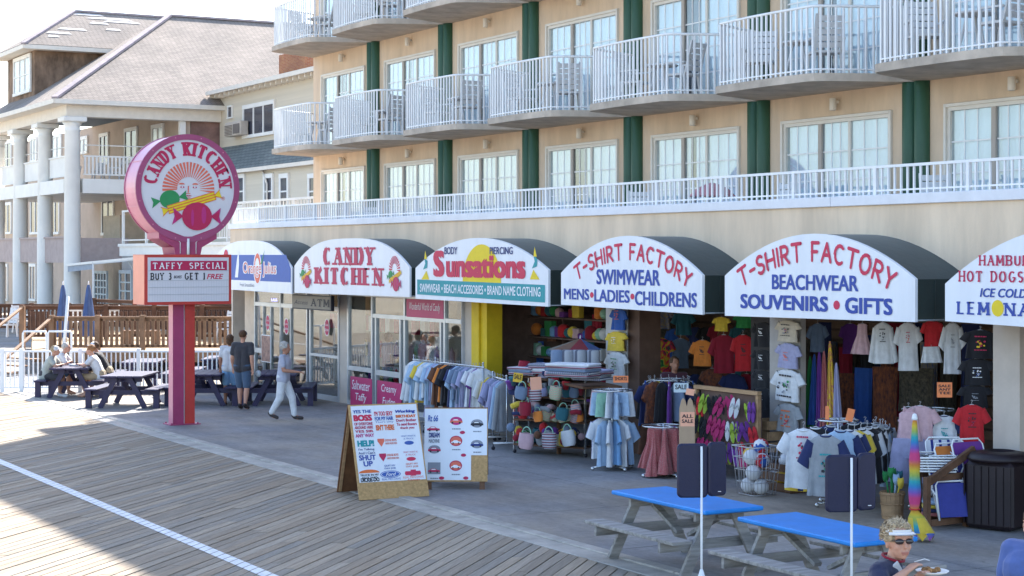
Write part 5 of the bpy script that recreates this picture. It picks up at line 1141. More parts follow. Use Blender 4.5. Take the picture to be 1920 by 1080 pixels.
c0_ = PD(912, 480, 18.9); c1_ = PD(950, 480, 18.0); a, b = rail_rack((c0_.x, c0_.y), (c1_.x, c1_.y), 1.25, 'short clothes rail on white castors behind the car poster board')
for i, c_ in enumerate(['white', 'yellow', 'lavender', 'lavender', 'grey_blue', 'lavender', 'pale_blue', 'grey']):
    p = a.lerp(b, (i+.5)/8); put('long' if i > 3 else 'tshirt', c_, (p.x, p.y, 1.23), .95 if i > 1 else .8, f'{c_.replace("_", " ")} top, {ordw(i)} hanger on the short castor rail', 'shirt', 'tops on the short rail', rz=R(95+random.uniform(-20, 20)), w=.6)
def four_way(c, z, label, R_=.33, arms=4, ph=0, z0=0.0):
    t = thing('round_rack', label, 'rack', (c[0], c[1], 0), 'round clothing racks'); q = MB(); q.tube([(c[0], c[1], .05), (c[0], c[1], z+.03)], .018, 8); q.build('post', CHR, t)
    for k in range(4): a_ = ph+k*math.pi/2; q = MB(); q.tube([(c[0], c[1], .07), (c[0]+.38*math.cos(a_), c[1]+.38*math.sin(a_), .05)], .016, 6); q.ball((c[0]+.38*math.cos(a_), c[1]+.38*math.sin(a_), .035), .034, 8); q.build('foot', CHR, t)
    q = MB(); q.tube([(c[0]+R_*math.cos(x_*math.pi/12), c[1]+R_*math.sin(x_*math.pi/12), z) for x_ in range(25)], .012, 6)
    for k in range(4): a_ = ph+k*math.pi/2; q.tube([(c[0], c[1], z), (c[0]+R_*math.cos(a_), c[1]+R_*math.sin(a_), z)], .01, 6)
    q.build('ring', CHR, t); return t
def ring_of(c, z, R_, cols, kind, h, w, what, where, group, cat='shirt', a0=0, a1=360, hg=True, **k):
    n = len(cols)
    for i, c_ in enumerate(cols):
        a_ = R(a0+(a1-a0)*(i+.5)/n)
        kk = kind if isinstance(kind, str) else kind[i % len(kind)]
        put(kk, c_, (c[0]+R_*math.cos(a_), c[1]+R_*math.sin(a_), z+random.uniform(-.02, .01)), h*random.uniform(.92, 1.06), f'{c_.replace("_", " ")} {what}, {ordw(i)} around {where}', cat, group, rz=a_+R(90 if k.get('tan') else 0)+random.uniform(-.15, .15), w=w, hanger=hg, th=1.2)
# pale blue rack
c = G(1148, 880); c = (c.x, c.y); four_way(c, 1.30, 'round rack full of pale blue beach shorts and tees')
ring_of(c, 1.28, .20, ['pale_blue', 'white', 'sky_blue', 'pale_blue', 'pale_blue', 'white', 'sky_blue', 'pink', 'pale_blue', 'mint', 'white', 'pale_blue'], 'shorts', .40, .40, 'shorts', 'the upper tier of the pale blue rack', 'shorts on the pale blue rack', 'shorts')
ring_of(c, .84, .17, ['white', 'pale_blue', 'white', 'white', 'pale_blue', 'sky_blue', 'pale_blue', 'lavender', 'white', 'pale_blue', 'white', 'sky_blue'], 'tshirt', .74, .50, 'tee', 'the lower tier of the pale blue rack', 'tees on the pale blue rack')
# dark rack
c = G(1222, 872); c = (c.x, c.y+.35); four_way(c, 1.42, 'round rack of dark tops behind the pale blue rack')
ring_of(c, 1.40, .34, ['navy', 'black', 'blue', 'black', 'grey_blue', 'brown', 'orange', 'navy', 'yellow', 'black', 'blue', 'navy', 'rust_patterned', 'black', 'purple', 'grey_blue'], ['tshirt', 'long', 'tank', 'tshirt'], .72, .5, 'top', 'the upper tier of the dark rack', 'tops on the dark rack')
ring_of(c, .68, .30, ['black', 'navy', 'black', 'dark_patterned', 'navy', 'brown', 'black', 'purple'], 'shorts', .5, .5, 'shorts', 'the lower tier of the dark rack', 'shorts on the dark rack', 'shorts')
# floral dresses
c = G(1244, 893); c = (c.x, c.y); four_way(c, .80, 'low round rack hung with red floral dresses')
ring_of(c, .78, .14, ['red_floral']*7, 'dress', .70, .62, 'dress', 'the low rack behind the navy board', 'red floral dresses', 'dress', hg=False)
# front shirts rack
c = G(1572, 948); c = (c.x, c.y); four_way(c, 1.20, 'low chrome rack of sport tees behind the nearer navy board', .28)
def side_put(px, yt, d, h, col, rz, lab, kind='raglan', m2=None, prt=None, w=.62):
    p = PD(px, yt, d); put(kind, col, tuple(p), h, lab, 'shirt', 'sport tees on the front rack', rz=rz, w=w, m2=m2, prt=prt, th=1.2)
W_, N_, B_ = FB['white'], FB['navy'], FB['black']
side_put(1507, 803, 13.5, .84, 'white', R(38), 'white tee with red print facing out, front of the sport rack', 'tshirt', None, pt_blob(['crim', 'red', 'blk'], -.3, .12), .68)
side_put(1548, 814, 13.1, .84, 'grey', R(50), 'grey raglan tee with teal print facing out on the sport rack', 'raglan', N_, pt_blob(['teal', 'blk', 'grn'], -.48, .12), .62)
for i, (px, col, m2, yt) in enumerate(((1576, 'pale_blue', N_, 806), (1590, 'white', N_, 805), (1602, 'yellow', None, 806), (1614, 'white', B_, 803), (1626, 'black', W_, 800), (1638, 'black', W_, 798), (1650, 'grey', None, 797), (1660, 'black', W_, 800), (1668, 'pale_blue', B_, 806))):
    side_put(px, yt, 13.3+.05*i, .78, col, R(62+i*7), f'{col.replace("_", " ")} sport tee, {ordw(i)} after the grey raglan on the sport rack', 'raglan', m2)
for i, (px, col, m2, yt, d_) in enumerate(((1530, 'black', W_, 800, 14.0), (1560, 'navy', W_, 796, 14.2), (1600, 'black', W_, 792, 14.0), (1622, 'grey', B_, 792, 14.1), (1642, 'black', W_, 792, 13.9), (1655, 'navy', W_, 796, 13.7))):
    side_put(px, yt, d_, .76, col, R(30+i*14), f'{col} sport tee with contrasting sleeves, {ordw(i)} on the far side of the sport rack', 'raglan', m2, w=.66)
for i, (px, col) in enumerate(((1500, 'yellow'), (1520, 'navy'), (1560, 'navy'), (1585, 'black'))): p = PD(px, 858, 13.8); put('shorts', col, tuple(p), .46, f'{col} shorts, {ordw(i)} below the sport tees', 'shorts', 'shorts below the sport tees', rz=R(50+10*i), w=.42)
# small rack by the umbrella
c = PD(1745, 480, 13.9); c = (c.x, c.y); four_way(c, 1.36, 'small round rack of pastel tops beside the red tee')
for i, (px, yt, h, col, kd, lab, m2) in enumerate(((1703, 762, .46, 'pink', 'tank', 'pink frilled top nearest the rainbow umbrella', None), (1725, 760, .5, 'pink', 'tshirt', 'pale pink tee beside the rainbow umbrella', None), (1770, 778, .5, 'white', 'raglan', 'white raglan tee with dark sleeves and teal print', N_), (1705, 822, .6, 'lavender', 'shorts', 'lavender shorts low on the pastel rack', None), (1735, 826, .55, 'grey_blue', 'tank', 'grey blue top low on the pastel rack', None))):
    p = PD(px, yt, 13.5); put(kd, col, tuple(p), h, lab, 'shirt', 'pastel tops beside the umbrella', rz=R(40+i*6), w=h*1.0, m2=m2, prt=pt_blob(['teal'], -.5, .1) if kd == 'raglan' else None)
# --- flip-flop rack
WOODP = mat('pine_wood', (.42, .26, .14), .7, var=.2, scale=3, stretch=(.4, 4, 4)); OSB = mat('osb_board', (.52, .32, .14), .8, var=.22, scale=26)
t = thing('sandal_rack', 'wooden rack hung with bright flip flops behind the wire ball bin', 'rack', tuple(PY(1300, 900, 16.6).xy)+(0,))
x0_, x1_ = PY(1304, 0, 16.6).x, PY(1424, 0, 16.6).x
q = MB(); q.box((x0_, 16.56, 1.36), (x1_, 16.64, 1.42)); q.build('top_bar', WOODP, t)
for x in (x0_+.03, x1_-.03): q = MB(); q.box((x-.03, 16.57, 0), (x+.03, 16.63, 1.355)); q.build('post', WOODP, t)
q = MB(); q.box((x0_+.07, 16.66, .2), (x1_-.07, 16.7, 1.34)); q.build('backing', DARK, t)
ffm = MB()
for s in (-1, 1):
    ffm.prism([(s*.03+.028*math.cos(R(a_)), 0, -.13+.12*math.sin(R(a_))) for a_ in range(0, 360, 30)], (0, .018, 0)); ffm.tube([(s*.03-.025, -.003, -.14), (s*.03, -.02, -.08), (s*.03+.025, -.003, -.14)], .006, 5)
FFM = ffm.mesh('flip_flops', FB['pink'])
FC = {'hot pink': flat('hot_pink', (.42, .015, .13)), 'purple': FB['purple'], 'lime': flat('lime', (.3, .45, .04)), 'white': FB['white'], 'red': FB['red'], 'black': FB['black'], 'pale blue': FB['pale_blue']}
ks = ['black', 'hot pink', 'purple', 'black', 'hot pink', 'red', 'hot pink', 'purple', 'black', 'white', 'lime', 'hot pink', 'red', 'white', 'lime', 'black', 'white', 'hot pink', 'white', 'hot pink', 'black', 'lime', 'white', 'pale blue']
for i in range(33):
    r_, c_ = divmod(i, 11); k_ = ks[(i*5+r_*3) % len(ks)]
    o = inst('flip_flops', FFM, None, (x0_+.10+c_*(x1_-x0_-.2)/10+random.uniform(-.05, .05), 16.53+random.uniform(-.06, .02), 1.30-r_*.36+random.uniform(-.05, .05)), (0, random.uniform(-.45, .45), random.uniform(.2, 1.0)), (1.35, 1.35, 1.35), FC[k_])
    tag(o, f'{k_} flip flops, {ordw(c_)} pair in the {["top", "middle", "bottom"][r_]} row of the sandal rack', 'flip flops', 'flip flops on the sandal rack')
# price cards
def card(px, py, w_, h_, d, col, label, rz=60, txt=None, tilt=0):
    q = MB(); q.box((-w_/2, -.004, -h_/2), (w_/2, .004, h_/2), 0)
    if txt: 
        for i, s in enumerate(txt): hh = h_*.7/len(txt); font_text(q, s, lambda u, v, n=0: (u, -.006-n, v), -w_*.4, w_*.4, h_*.35-(i+1)*hh+hh*.25, h_*.35-i*hh, 1, bold=.02)
    o = q.build('price_card', [col, BLK]); o.location = PD(px, py, d); o.rotation_euler = (0, R(tilt), R(rz)); tag(o, label, 'card', 'price cards')
ORC = mat('neon_orange_card', (.85, .26, .10), .7, var=.05); PEC = mat('peach_card', (.85, .42, .28), .7, var=.05); YEC = mat('yellow_card', (.8, .5, .05), .7)
card(1771, 731, .20, .20, 13.2, ORC, 'square neon orange price card in front of the dark sarongs', txt=['SALE', 'ANY', 'TEE'])
card(1164, 711, .24, .11, 15.9, ORC, 'wide orange price card on top of the pale blue rack', txt=['SHORTS'])
card(971, 708, .16, .16, 17.3, YEC, 'yellow price card on the bag stand', txt=['SALE'], tilt=8); card(1005, 719, .19, .22, 17.0, PEC, 'peach price card on the bag stand', tilt=-5)
card(1277, 727, .22, .14, 14.9, flat('pale_card', (.5, .6, .66)), 'pale blue card on a stick beside the tan boards', txt=['SALE']); card(1294, 735, .12, .09, 14.3, PEC, 'peach card above the tan boards', tilt=10)
card(1289, 786, .20, .20, 14.0, PEC, 'peach price card taped across the tan boards', txt=['ALL', 'SALE'])
card(1551, 774, .05, .18, 13.4, ORC, 'narrow orange card standing on the sport rack'); card(1594, 778, .10, .17, 13.6, ORC, 'tilted orange card on the far side of the sport rack', tilt=14)
# tan boards
TAN = mat('tan_foam', (.50, .34, .22), .6, var=.1)
for px, lab in ((1282, 'tan skim board standing nearer the dark rack'), (1295, 'tan skim board standing nearer the sandal rack')):
    p = G(px, 912); q = MB(); o_ = [(.09*math.sin(R(a_))*(1 if abs(a_-180) < 400 else 1), .55+.55*-math.cos(R(a_))) for a_ in range(0, 360, 20)]
    q.prism([(x, 0, z*1.22+.0) for x, z in [(max(-.065, min(.065, x)), z) for x, z in o_]], (0, .03, 0)); o = q.build('skim_board', TAN); o.location = p; o.rotation_euler = (R(-3), 0, R(60)); tag(o, lab, 'board', 'tan boards')
# --- wire bin of balls
WIRE = mat('bin_wire', (.5, .5, .52), .35, metal=.5)
p = G(1396, 930); cx, cy = p.x, p.y+.22; t = thing('wire_bin', 'white wire bin full of beach balls and volleyballs', 'bin', (cx, cy, 0)); q = MB(); w0, w1, H_ = .19, .26, .72
def binpt(s, z): w_ = w0+(w1-w0)*z/H_; k4 = s % 4; e = int(k4); f_ = k4-e; cs = [(-1, -1), (1, -1), (1, 1), (-1, 1), (-1, -1)]; return Vector((cx+w_*(cs[e][0]*(1-f_)+cs[e+1][0]*f_), cy+w_*(cs[e][1]*(1-f_)+cs[e+1][1]*f_), z))
for i in range(24): q.tube([binpt(i/6, .02), binpt(i/6, H_)], .0045, 5)
for z in (.02, .2, .38, .56, .72): q.tube([binpt(k/2, z) for k in range(9)], .006 if z < .7 else .010, 5)
q.build('wire_mesh', WIRE, t)
BW_, BY_ = mat('ball_white', (.68, .68, .70), .5, var=.06, bump=.1, bscale=30), mat('ball_yellow', (.75, .45, .03), .5)
def tri_ball(name):
    q = MB(); q.ball((0, 0, 0), .115, 18); 
    for i, f in enumerate(q.f): c_ = sum((Vector(q.v[j]) for j in f), Vector())/len(f); q.m[i] = int((math.atan2(c_.z, c_.y)/(math.pi/3)+6+c_.x*6) % 3)
    return q.mesh(name, [FB['red'], BW_, FB['blue']])
q = MB(); q.ball((0, 0, 0), .115, 20); BM1 = q.mesh('ball', BW_)
TB = tri_ball('ball')
for dx, dy, z, kd, lab in ((-.09, -.08, .14, 'w', 'white ball lowest at the front of the wire bin'), (.08, .02, .13, 'w', 'white ball lowest at the back of the wire bin'), (-.11, .03, .32, 'w', 'white ball in the middle layer nearest the sandal rack'), (.05, -.10, .34, 'w', 'white ball in the middle layer at the bin front'), (-.12, -.02, .58, 'y', 'yellow ball near the top of the wire bin'), (.0, -.10, .56, 'w', 'white ball just under the rim of the wire bin'), (.11, .02, .52, 't', 'red white and blue ball half buried in the wire bin'), (.07, .03, .72, 't', 'red white and blue ball on top of the wire bin')):
    o = inst('ball', TB if kd == 't' else BM1, None, (cx+dx, cy+dy, z), (random.random()*3, random.random()*3, 0), m=BY_ if kd == 'y' else None); tag(o, lab, 'ball', 'balls in the wire bin')
# wooden crates with balls behind
def crate(x, y, z, w_, d_, h_, m, label, name='wooden_crate'):
    t = thing(name, label, 'crate', (x, y, z), 'crates on the shop floor')
    for i in range(3):
        for s in (-1, 1): q = MB(); q.box((x-w_/2, y+s*d_/2-.01, z+.02+i*h_/3), (x+w_/2, y+s*d_/2+.01, z+.02+(i+.8)*h_/3)); q.build('slat', m, t)
        for s in (-1, 1): q = MB(); q.box((x+s*w_/2-.01, y-d_/2+.012, z+.02+i*h_/3), (x+s*w_/2+.01, y+d_/2-.012, z+.02+(i+.8)*h_/3)); q.build('slat', m, t)
    q = MB(); q.box((x-w_/2+.012, y-d_/2+.012, z), (x+w_/2-.012, y+d_/2-.012, z+.02)); q.build('floor', m, t); return t
CRB = mat('crate_brown', (.16, .08, .045), .8, var=.3, scale=4)
p = PD(1478, 480, 14.9); crate(p.x, p.y, 0, .75, .5, .42, CRB, 'brown slatted crate of balls behind the wire bin')
for i, (dx, dy, z) in enumerate(((-.22, -.1, .16), (.0, -.12, .18), (.24, -.08, .2), (.1, .1, .42), (-.15, .08, .42))): o = inst('ball', BM1, None, (p.x+dx, p.y+dy, z), m=[BW_, BY_, BW_, FB['grey_blue'], BW_][i]); tag(o, f'{["white", "yellow", "pale", "grey blue", "dull white"][i]} ball, {ordw(i)} in the brown crate', 'ball', 'balls in the brown crate')
p = PD(1440, 480, 15.6); crate(p.x, p.y, .45, .5, .4, .5, WOODP, 'pine box standing behind the flip flop rack')
# --- bushel basket of sand toys
p = G(1673, 972); t = thing('bushel_basket', 'round wooden bushel basket holding green sand toys', 'basket', tuple(p)); n = 18
for i in range(n):
    a_ = 2*math.pi*i/n; q = MB(); q.beam((p.x+.13*math.cos(a_), p.y+.13*math.sin(a_), 0), (p.x+.16*math.cos(a_), p.y+.16*math.sin(a_), .36), .052, .008, up=(math.cos(a_), math.sin(a_), 0)); q.build('stave', WOODP, t)
for z, r in ((.05, .142), (.2, .155), (.33, .167)): q = MB(); ringpts = [(p.x+r*math.cos(k*math.pi/12), p.y+r*math.sin(k*math.pi/12), p.z+z) for k in range(25)]; q.tube(ringpts, .010, 6); q.build('hoop', WOODP, t)
q = MB(); q.cyl((p.x, p.y), .13, .0, .33, 14); q.build('filling', WOODP, t)
for i, (dx, dy, hh, c_, lab) in enumerate(((-.12, 0, .28, 'green', 'green plastic shovel leaning at the far rim'), (-.05, .06, .33, 'green', 'green plastic rake in the basket middle'), (.0, -.02, .36, 'green', 'tall green shovel standing in the basket'), (.07, .0, .26, 'pale_blue', 'pale blue round sieve in the basket'), (.11, .04, .2, 'yellow', 'yellow toy fork at the near rim'), (.03, .1, .3, 'teal', 'teal toy shovel at the back of the basket'))):
    b_ = Vector((p.x+dx*.6, p.y+dy*.6, .34)); e_ = b_+Vector((dx*.6, dy*.5, hh)); q = MB(); q.tube([b_-Vector((0, 0, .05)), e_-(e_-b_)*.4], .012, 6); M = Matrix.Translation(e_-(e_-b_)*.2) @ Matrix.Rotation(R(60), 4, 'Z')
    q.add([(.045*math.cos(k*math.pi/5), -.010 if j else .010, .10*math.sin(k*math.pi/5)-.05*(k in (2, 3))) for j in range(2) for k in range(10)], [tuple(range(10)), tuple(range(19, 9, -1))]+[(k, 10+k, 10+(k+1) % 10, (k+1) % 10) for k in range(10)], 0, True, M); q.build('sand_toy', FB[c_], loc=tuple(b_), label=lab, cat='toy', group='sand toys in the basket')
# --- rainbow umbrella
b0 = PD(1715, 480, 12.2); t = thing('rainbow_umbrella', 'closed rainbow striped beach umbrella tied round its pole', 'umbrella', (b0.x, b0.y, 0)); q = MB(); n = 16; vs = []
prof = [(.018, 1.50), (.028, 1.45), (.042, 1.2), (.062, 1.0), (.055, .82), (.070, .62), (.062, .5), (.040, .38), (.09, .30), (.15, .12), (.13, .02)]
for j, (r, z) in enumerate(prof):
    off = RX*(.0 if z > .35 else (.38-z)*.28)
    for k in range(n): a_ = 2*math.pi*k/n; rr = r*(1+(.18 if k % 2 else -.12)); vs.append((b0.x+off.x+rr*math.cos(a_), b0.y+off.y+rr*math.sin(a_), z+(.08 if (k % 2 and z < .05) else 0)))
q.add(vs, [(i*n+k, (i+1)*n+k, (i+1)*n+(k+1) % n, i*n+(k+1) % n) for i in range(len(prof)-1) for k in range(n)], 0, True)
for i, f in enumerate(q.f): q.m[i] = 1 if i >= 8*n and (i % 3) else 0
q.build('canopy', [RAINBOW, FB['yellow']], t)
q = MB(); q.tube([(b0.x, b0.y, .0), (b0.x, b0.y, 1.53)], .014, 8); q.build('pole', WHITE, t); q = MB(); q.lathe((b0.x, b0.y, 1.49), [(.035, 0), (.04, .02), (.025, .07), (.01, .08)], 12); q.build('cap', WHITE, t)
q = MB(); q.tube([(b0.x+.062*math.cos(k*math.pi/8), b0.y+.062*math.sin(k*math.pi/8), .40) for k in range(17)], .008, 5); q.build('tie', FB['red'], t)
# --- folded striped beach chairs
def beach_chair(p, rz, m, label, h=.8, lean=.35, fold=False):
    t = thing('beach_chair', label, 'chair', (0, 0, 0), 'folding beach chairs'); w_ = .5; q = MB(); r = .012; SY, SZ = (.35, h*.62) if fold else (-1, .18)
    fr = [(-w_/2, 0, 0), (-w_/2, lean, h*.92), (-w_/2+.05, lean+.03, h), (w_/2-.05, lean+.03, h), (w_/2, lean, h*.92), (w_/2, 0, 0)]; q.tube(fr, r, 8); q.build('back_frame', WHITE, t)
    q = MB(); q.tube([(-w_/2, .0, .0), (-w_/2, SY*.3, SZ*.9), (-w_/2+.04, SY*.34, SZ), (w_/2-.04, SY*.34, SZ), (w_/2, SY*.3, SZ*.9), (w_/2, 0, 0)], r, 8)
    for s in (-1, 1): q.tube([(s*(w_/2+.02), lean*.55, h*.5), (s*(w_/2+.02), (.05 if fold else -.15), h*.40), (s*(w_/2+.02), (.0 if fold else -.2), .08)], r, 8)
    q.build('seat_frame', WHITE, t)
    q = MB(); q.add([(-w_/2+.01, lean*.15, h*.15), (w_/2-.01, lean*.15, h*.15), (w_/2-.01, lean+.01, h*.96), (-w_/2+.01, lean+.01, h*.96)], [(0, 1, 2, 3)]); q.add([(-w_/2+.01, -.01, .04), (w_/2-.01, -.01, .04), (w_/2-.01, SY*.31, SZ*.95), (-w_/2+.01, SY*.31, SZ*.95)], [(0, 1, 2, 3)]); q.build('webbing', m, t)
    t.location = p; t.rotation_euler = (0, 0, rz); return t
p = PD(1782, 480, 13.1); beach_chair((p.x, p.y, .36), R(62), STRIPE, 'blue and white striped beach chair on the wooden chair stand', .72, .3)
p = PD(1795, 480, 12.75); beach_chair((p.x, p.y, .12), R(75), fabric('royal', (.05, .06, .3)), 'royal blue folded beach chair leaning low on the stand', .78, .34, True)
p2 = PD(1815, 480, 12.9); beach_chair((p2.x, p2.y, .18), R(88), FB['orange'], 'orange folded beach chair behind the royal blue one', .86, .36, True); beach_chair((p2.x+.1, p2.y+.15, .2), R(85), FB['purple'], 'purple folded beach chair furthest back on the stand', .9, .3, True)
p = PD(1752, 480, 12.95)
for i in range(6):
    q = MB(); z = .72+i*.035; q.tube([(-.26, -.2, z), (-.26, .22, z+.03), (.26, .22, z+.03), (.26, -.2, z), (-.26, -.2, z)], .012, 6); 
    for j in range(5): q.box((-.24+j*.1, -.19, z-.004), (-.18+j*.1, .2, z+.004), 1)
    o = q.build('folded_chair', [WHITE, FB['black']]); o.location = (p.x, p.y, 0); o.rotation_euler = (0, 0, R(50+i*2)); tag(o, f'folded lounge chair with black webbing, {ordw(i)} from the bottom of the stack', 'chair', 'stack of folded lounge chairs')
t = thing('chair_stand', 'brown wooden stand carrying the beach chairs', 'stand', (p.x, p.y, 0)); q = MB(); c1 = PD(1738, 480, 12.7); c2 = PD(1812, 480, 12.9); U = Vector((0, 0, 1)); A = Vector((c1.x, c1.y, 0)); B = Vector((c2.x, c2.y, 0))
for e in (A, B, A+FX*.5, B+FX*.5): q = MB(); q.beam(e, e+U*.68, .07, .07, up=(1, 0, 0)); q.build('post', CRB, t)
for z in (.09, .66): 
    for o_ in (Vector((0, 0, 0)), FX*.5): q = MB(); q.beam(A+o_+U*z+RX*.04, B+o_+U*z-RX*.04, .05, .08); q.build('rail', CRB, t)
q = MB(); q.beam(A+U*.6, B+U*1.0+RX*.1, .06, .09); q.build('slanted_arm', CRB, t)
for i, (c_, z) in enumerate((('red_floral', .16), ('navy', .21), ('yellow', .26), ('pale_blue', .31))): q = MB(); m_ = A.lerp(B, .5)+FX*.25; q.box((-.26, -.2, z-.02), (.26, .2, z+.02), bev=.012); o = q.build('folded_mat', FB[c_]); o.location = (m_.x, m_.y, 0); o.rotation_euler = (0, 0, R(45+i*3)); tag(o, f'{c_.replace("_", " ")} folded beach mat, {ordw(i)} from the bottom under the chairs', 'mat', 'folded mats under the chairs')
# --- trash bin
BIN = mat('bin_dark_brown', (.022, .014, .018), .5, var=.2, scale=3)
p = G(1888, 998); p = p+FX*.35; t = thing('trash_bin', 'large dark brown litter bin with round lid in front of the cream pillar', 'bin', (p.x, p.y, 0))
q = MB(); M = Matrix.Translation((p.x, p.y, 0)) @ Matrix.Rotation(R(20), 4, 'Z'); q.box((-.33, -.33, .02), (.33, .33, .88), 0, M, bev=.05); q.build('body', BIN, t)
for i in range(6): 
    for s in (0, 1): q = MB(); M2 = M @ Matrix.Rotation(R(-90*s), 4, 'Z'); q.box((-.27+i*.1, -.345, .08), (-.19+i*.1, -.331, .82), 0, M2); q.build('slat', BIN, t)
q = MB(); q.lathe((p.x, p.y, .88), [(.40, 0), (.41, .03), (.36, .09), (.20, .12), (.18, .08)], 24); q.build('lid', BIN, t)
q = MB(); q.box((-.03, -.352, .74), (.03, -.347, .80), 0, M @ Matrix.Rotation(R(-90), 4, 'Z')); q.build('sticker', WPR, t)
# --- bag stand with baskets, toys and blankets
c0_ = PD(965, 480, 17.7); c1_ = PD(1098, 480, 17.3); A = Vector((c0_.x, c0_.y, 0)); B = Vector((c1_.x, c1_.y, 0)); d_ = (B-A).normalized(); n_ = Vector((-d_.y, d_.x, 0)); ang = math.atan2(d_.y, d_.x)
t = thing('shelf_stand', 'wheeled shelf stand crowded with beach bags and baskets', 'shelf', tuple(A)); 
for z in (.16, .60, 1.02, 1.36): q = MB(); q.beam(A+U*z+n_*.25, B+U*z+n_*.25, .6, .03); q.build('shelf', CRB, t)
for e in (A, B):
    for k in (-.02, .52): q = MB(); q.beam(e+n_*k+U*.07, e+n_*k+U*1.4, .03, .03, up=(1, 0, 0)); q.build('post', CHR, t)
    q = MB(); q.ball(e+U*.035, .035, 8); q.build('castor', BLK, t)
rnd = random.Random(5); L_ = (B-A).length
cols = ['red', 'blue', 'green', 'yellow', 'orange', 'purple', 'white', 'teal', 'dark_red', 'sky_blue', 'pink', 'mint']
WICK = {'green': ramp_mat('woven_green', 'z', [(.1, .4, .15), (.6, .6, .5), (.5, .1, .1), (.6, .6, .5)], 30), 'pink': ramp_mat('woven_pink', 'z', [(.5, .1, .15), (.6, .55, .5), (.05, .08, .25), (.6, .55, .5)], 24)}
def bag(pos, s, m, hm, label, handle=True, tilt=0, group='bags and baskets on the shelf stand'):
    t = thing('beach_bag', label, 'bag', (0, 0, 0), group); q = MB(); vs = []; pf = [(.5, .0), (.62, .12), (.68, .45), (.62, .85), (.6, .9)]
    n = 16
    for r, z in pf:
        for k in range(n): a_ = 2*math.pi*k/n; vs.append((s*r*math.copysign(abs(math.cos(a_))**.7, math.cos(a_))*.72, s*r*.42*math.sin(a_), s*z))
    q.add(vs, [(i*n+k, i*n+(k+1) % n, (i+1)*n+(k+1) % n, (i+1)*n+k) for i in range(len(pf)-1) for k in range(n)], 0, True); q.add(vs[:n], [tuple(range(n))[::-1]]); q.build('body', m, t)
    if handle: q = MB(); q.tube([(s*.3*math.cos(R(a_)), 0, s*(.85+.42*math.sin(R(a_)))) for a_ in range(0, 181, 20)], s*.035, 6); q.build('handle', hm, t)
    t.location = pos; t.rotation_euler = (0, tilt, ang+rnd.uniform(-.3, .3)); return t
names = ['top', 'upper', 'middle', 'low']; cols_b = ['dark_red', 'navy', 'brown', 'grey_blue', 'green', 'red', 'dark_patterned', 'orange', 'grey', 'blue_patterned', 'lavender', 'black', 'yellow', 'rust_patterned', 'teal', 'pink']
k = 0
for lvl, z, nn in ((0, 1.37, 6), (1, 1.04, 12), (2, .62, 12), (3, .18, 13)):
    for i in range(nn):
        u_ = (i+.5)/nn; p = A.lerp(B, u_)+n_*rnd.uniform(-.16, .22)+U*z; c_ = cols_b[(k*5+lvl*3) % 16]; wv = rnd.random() < .25; m = WICK['green' if (i+lvl) % 2 else 'pink'] if wv else FB[c_]; k += 1
        sz = rnd.uniform(.17, .30)
        b_ = bag(tuple(p), sz, m, FB[c_], f'{"woven striped" if wv else c_.replace("_", " ")} beach bag, {ordw(i)} along the {names[lvl]} shelf of the bag stand', handle=rnd.random() < .6, tilt=rnd.uniform(-.3, .3)); b_.scale = (rnd.uniform(.8, 1.15), rnd.uniform(.9, 1.5), rnd.uniform(.75, 1.1))
    for i in range(18):      # loose towels and toys stuffed between the bags
        p = A.lerp(B, rnd.random())+n_*rnd.uniform(-.30, .05)+U*(z+.02+rnd.uniform(0, .2)*(lvl > 0)); c_ = ['white', 'red', 'sky_blue', 'green', 'yellow', 'pink', 'navy', 'brown', 'purple', 'dark_red'][(i*3+lvl*2) % 10].replace('white', 'grey').replace('sky_blue', 'grey_blue').replace('green', 'teal'); kd = (i*3+lvl) % 3
        q = MB()
        if kd == 0: q.ball((0, 0, .10), (.10, .08, .10), 12)
        elif kd == 1: q.lathe((0, 0, 0), [(.05, 0), (.075, .14), (.08, .15)], 12)
        else: q.tube([(-.12, 0, .05), (0, .02, .07), (.12, 0, .05)], .05, 9)
        o = q.build('beach_toy', FB[c_]); o.location = p; o.scale = (rnd.uniform(.6, 1.1),)*3; o.rotation_euler = (rnd.uniform(-.3, .3), rnd.uniform(-.3, .3), rnd.uniform(0, 3)); tag(o, f'{c_} {["ball", "bucket", "rolled towel"][kd]}, {ordw(i)} piece stuffed into the {names[lvl]} shelf of the bag stand', ['ball', 'bucket', 'towel'][kd], 'beach things stuffed between the bags')
# hanging bags at the front of it, red net of balls, blankets on top
for i, (px, py, s, c_, lab) in enumerate(((985, 765, .26, 'dark_red', 'dark red cloth bag bulging at the front of the bag stand'), (1004, 738, .24, BLANK, 'striped bag with peach price card'), (1040, 735, .26, WICK['green'], 'green handled basket hanging at the front'), (1082, 766, .2, WICK['pink'], 'small striped drum bag hanging near the stand end'), (975, 735, .24, 'grey_blue', 'grey blue tote with dark dots'), (1010, 780, .2, 'orange', 'orange toy bucket on the bag stand'), (1052, 775, .24, 'teal', 'dark teal bag low on the front'), (1068, 820, .3, 'white', 'white printed tote lying at the bottom'), (1030, 825, .3, BLANK, 'bundle of striped mats at the bottom'), (985, 825, .3, 'pink', 'pink patterned towel bundle at the bottom corner'))):
    p = PD(px, py, 17.2); bag((p.x, p.y, p.z-s*.5), s, FB[c_] if isinstance(c_, str) else c_, FB['mint'], lab, tilt=rnd.uniform(-.2, .2), group='bags hanging at the front of the stand')
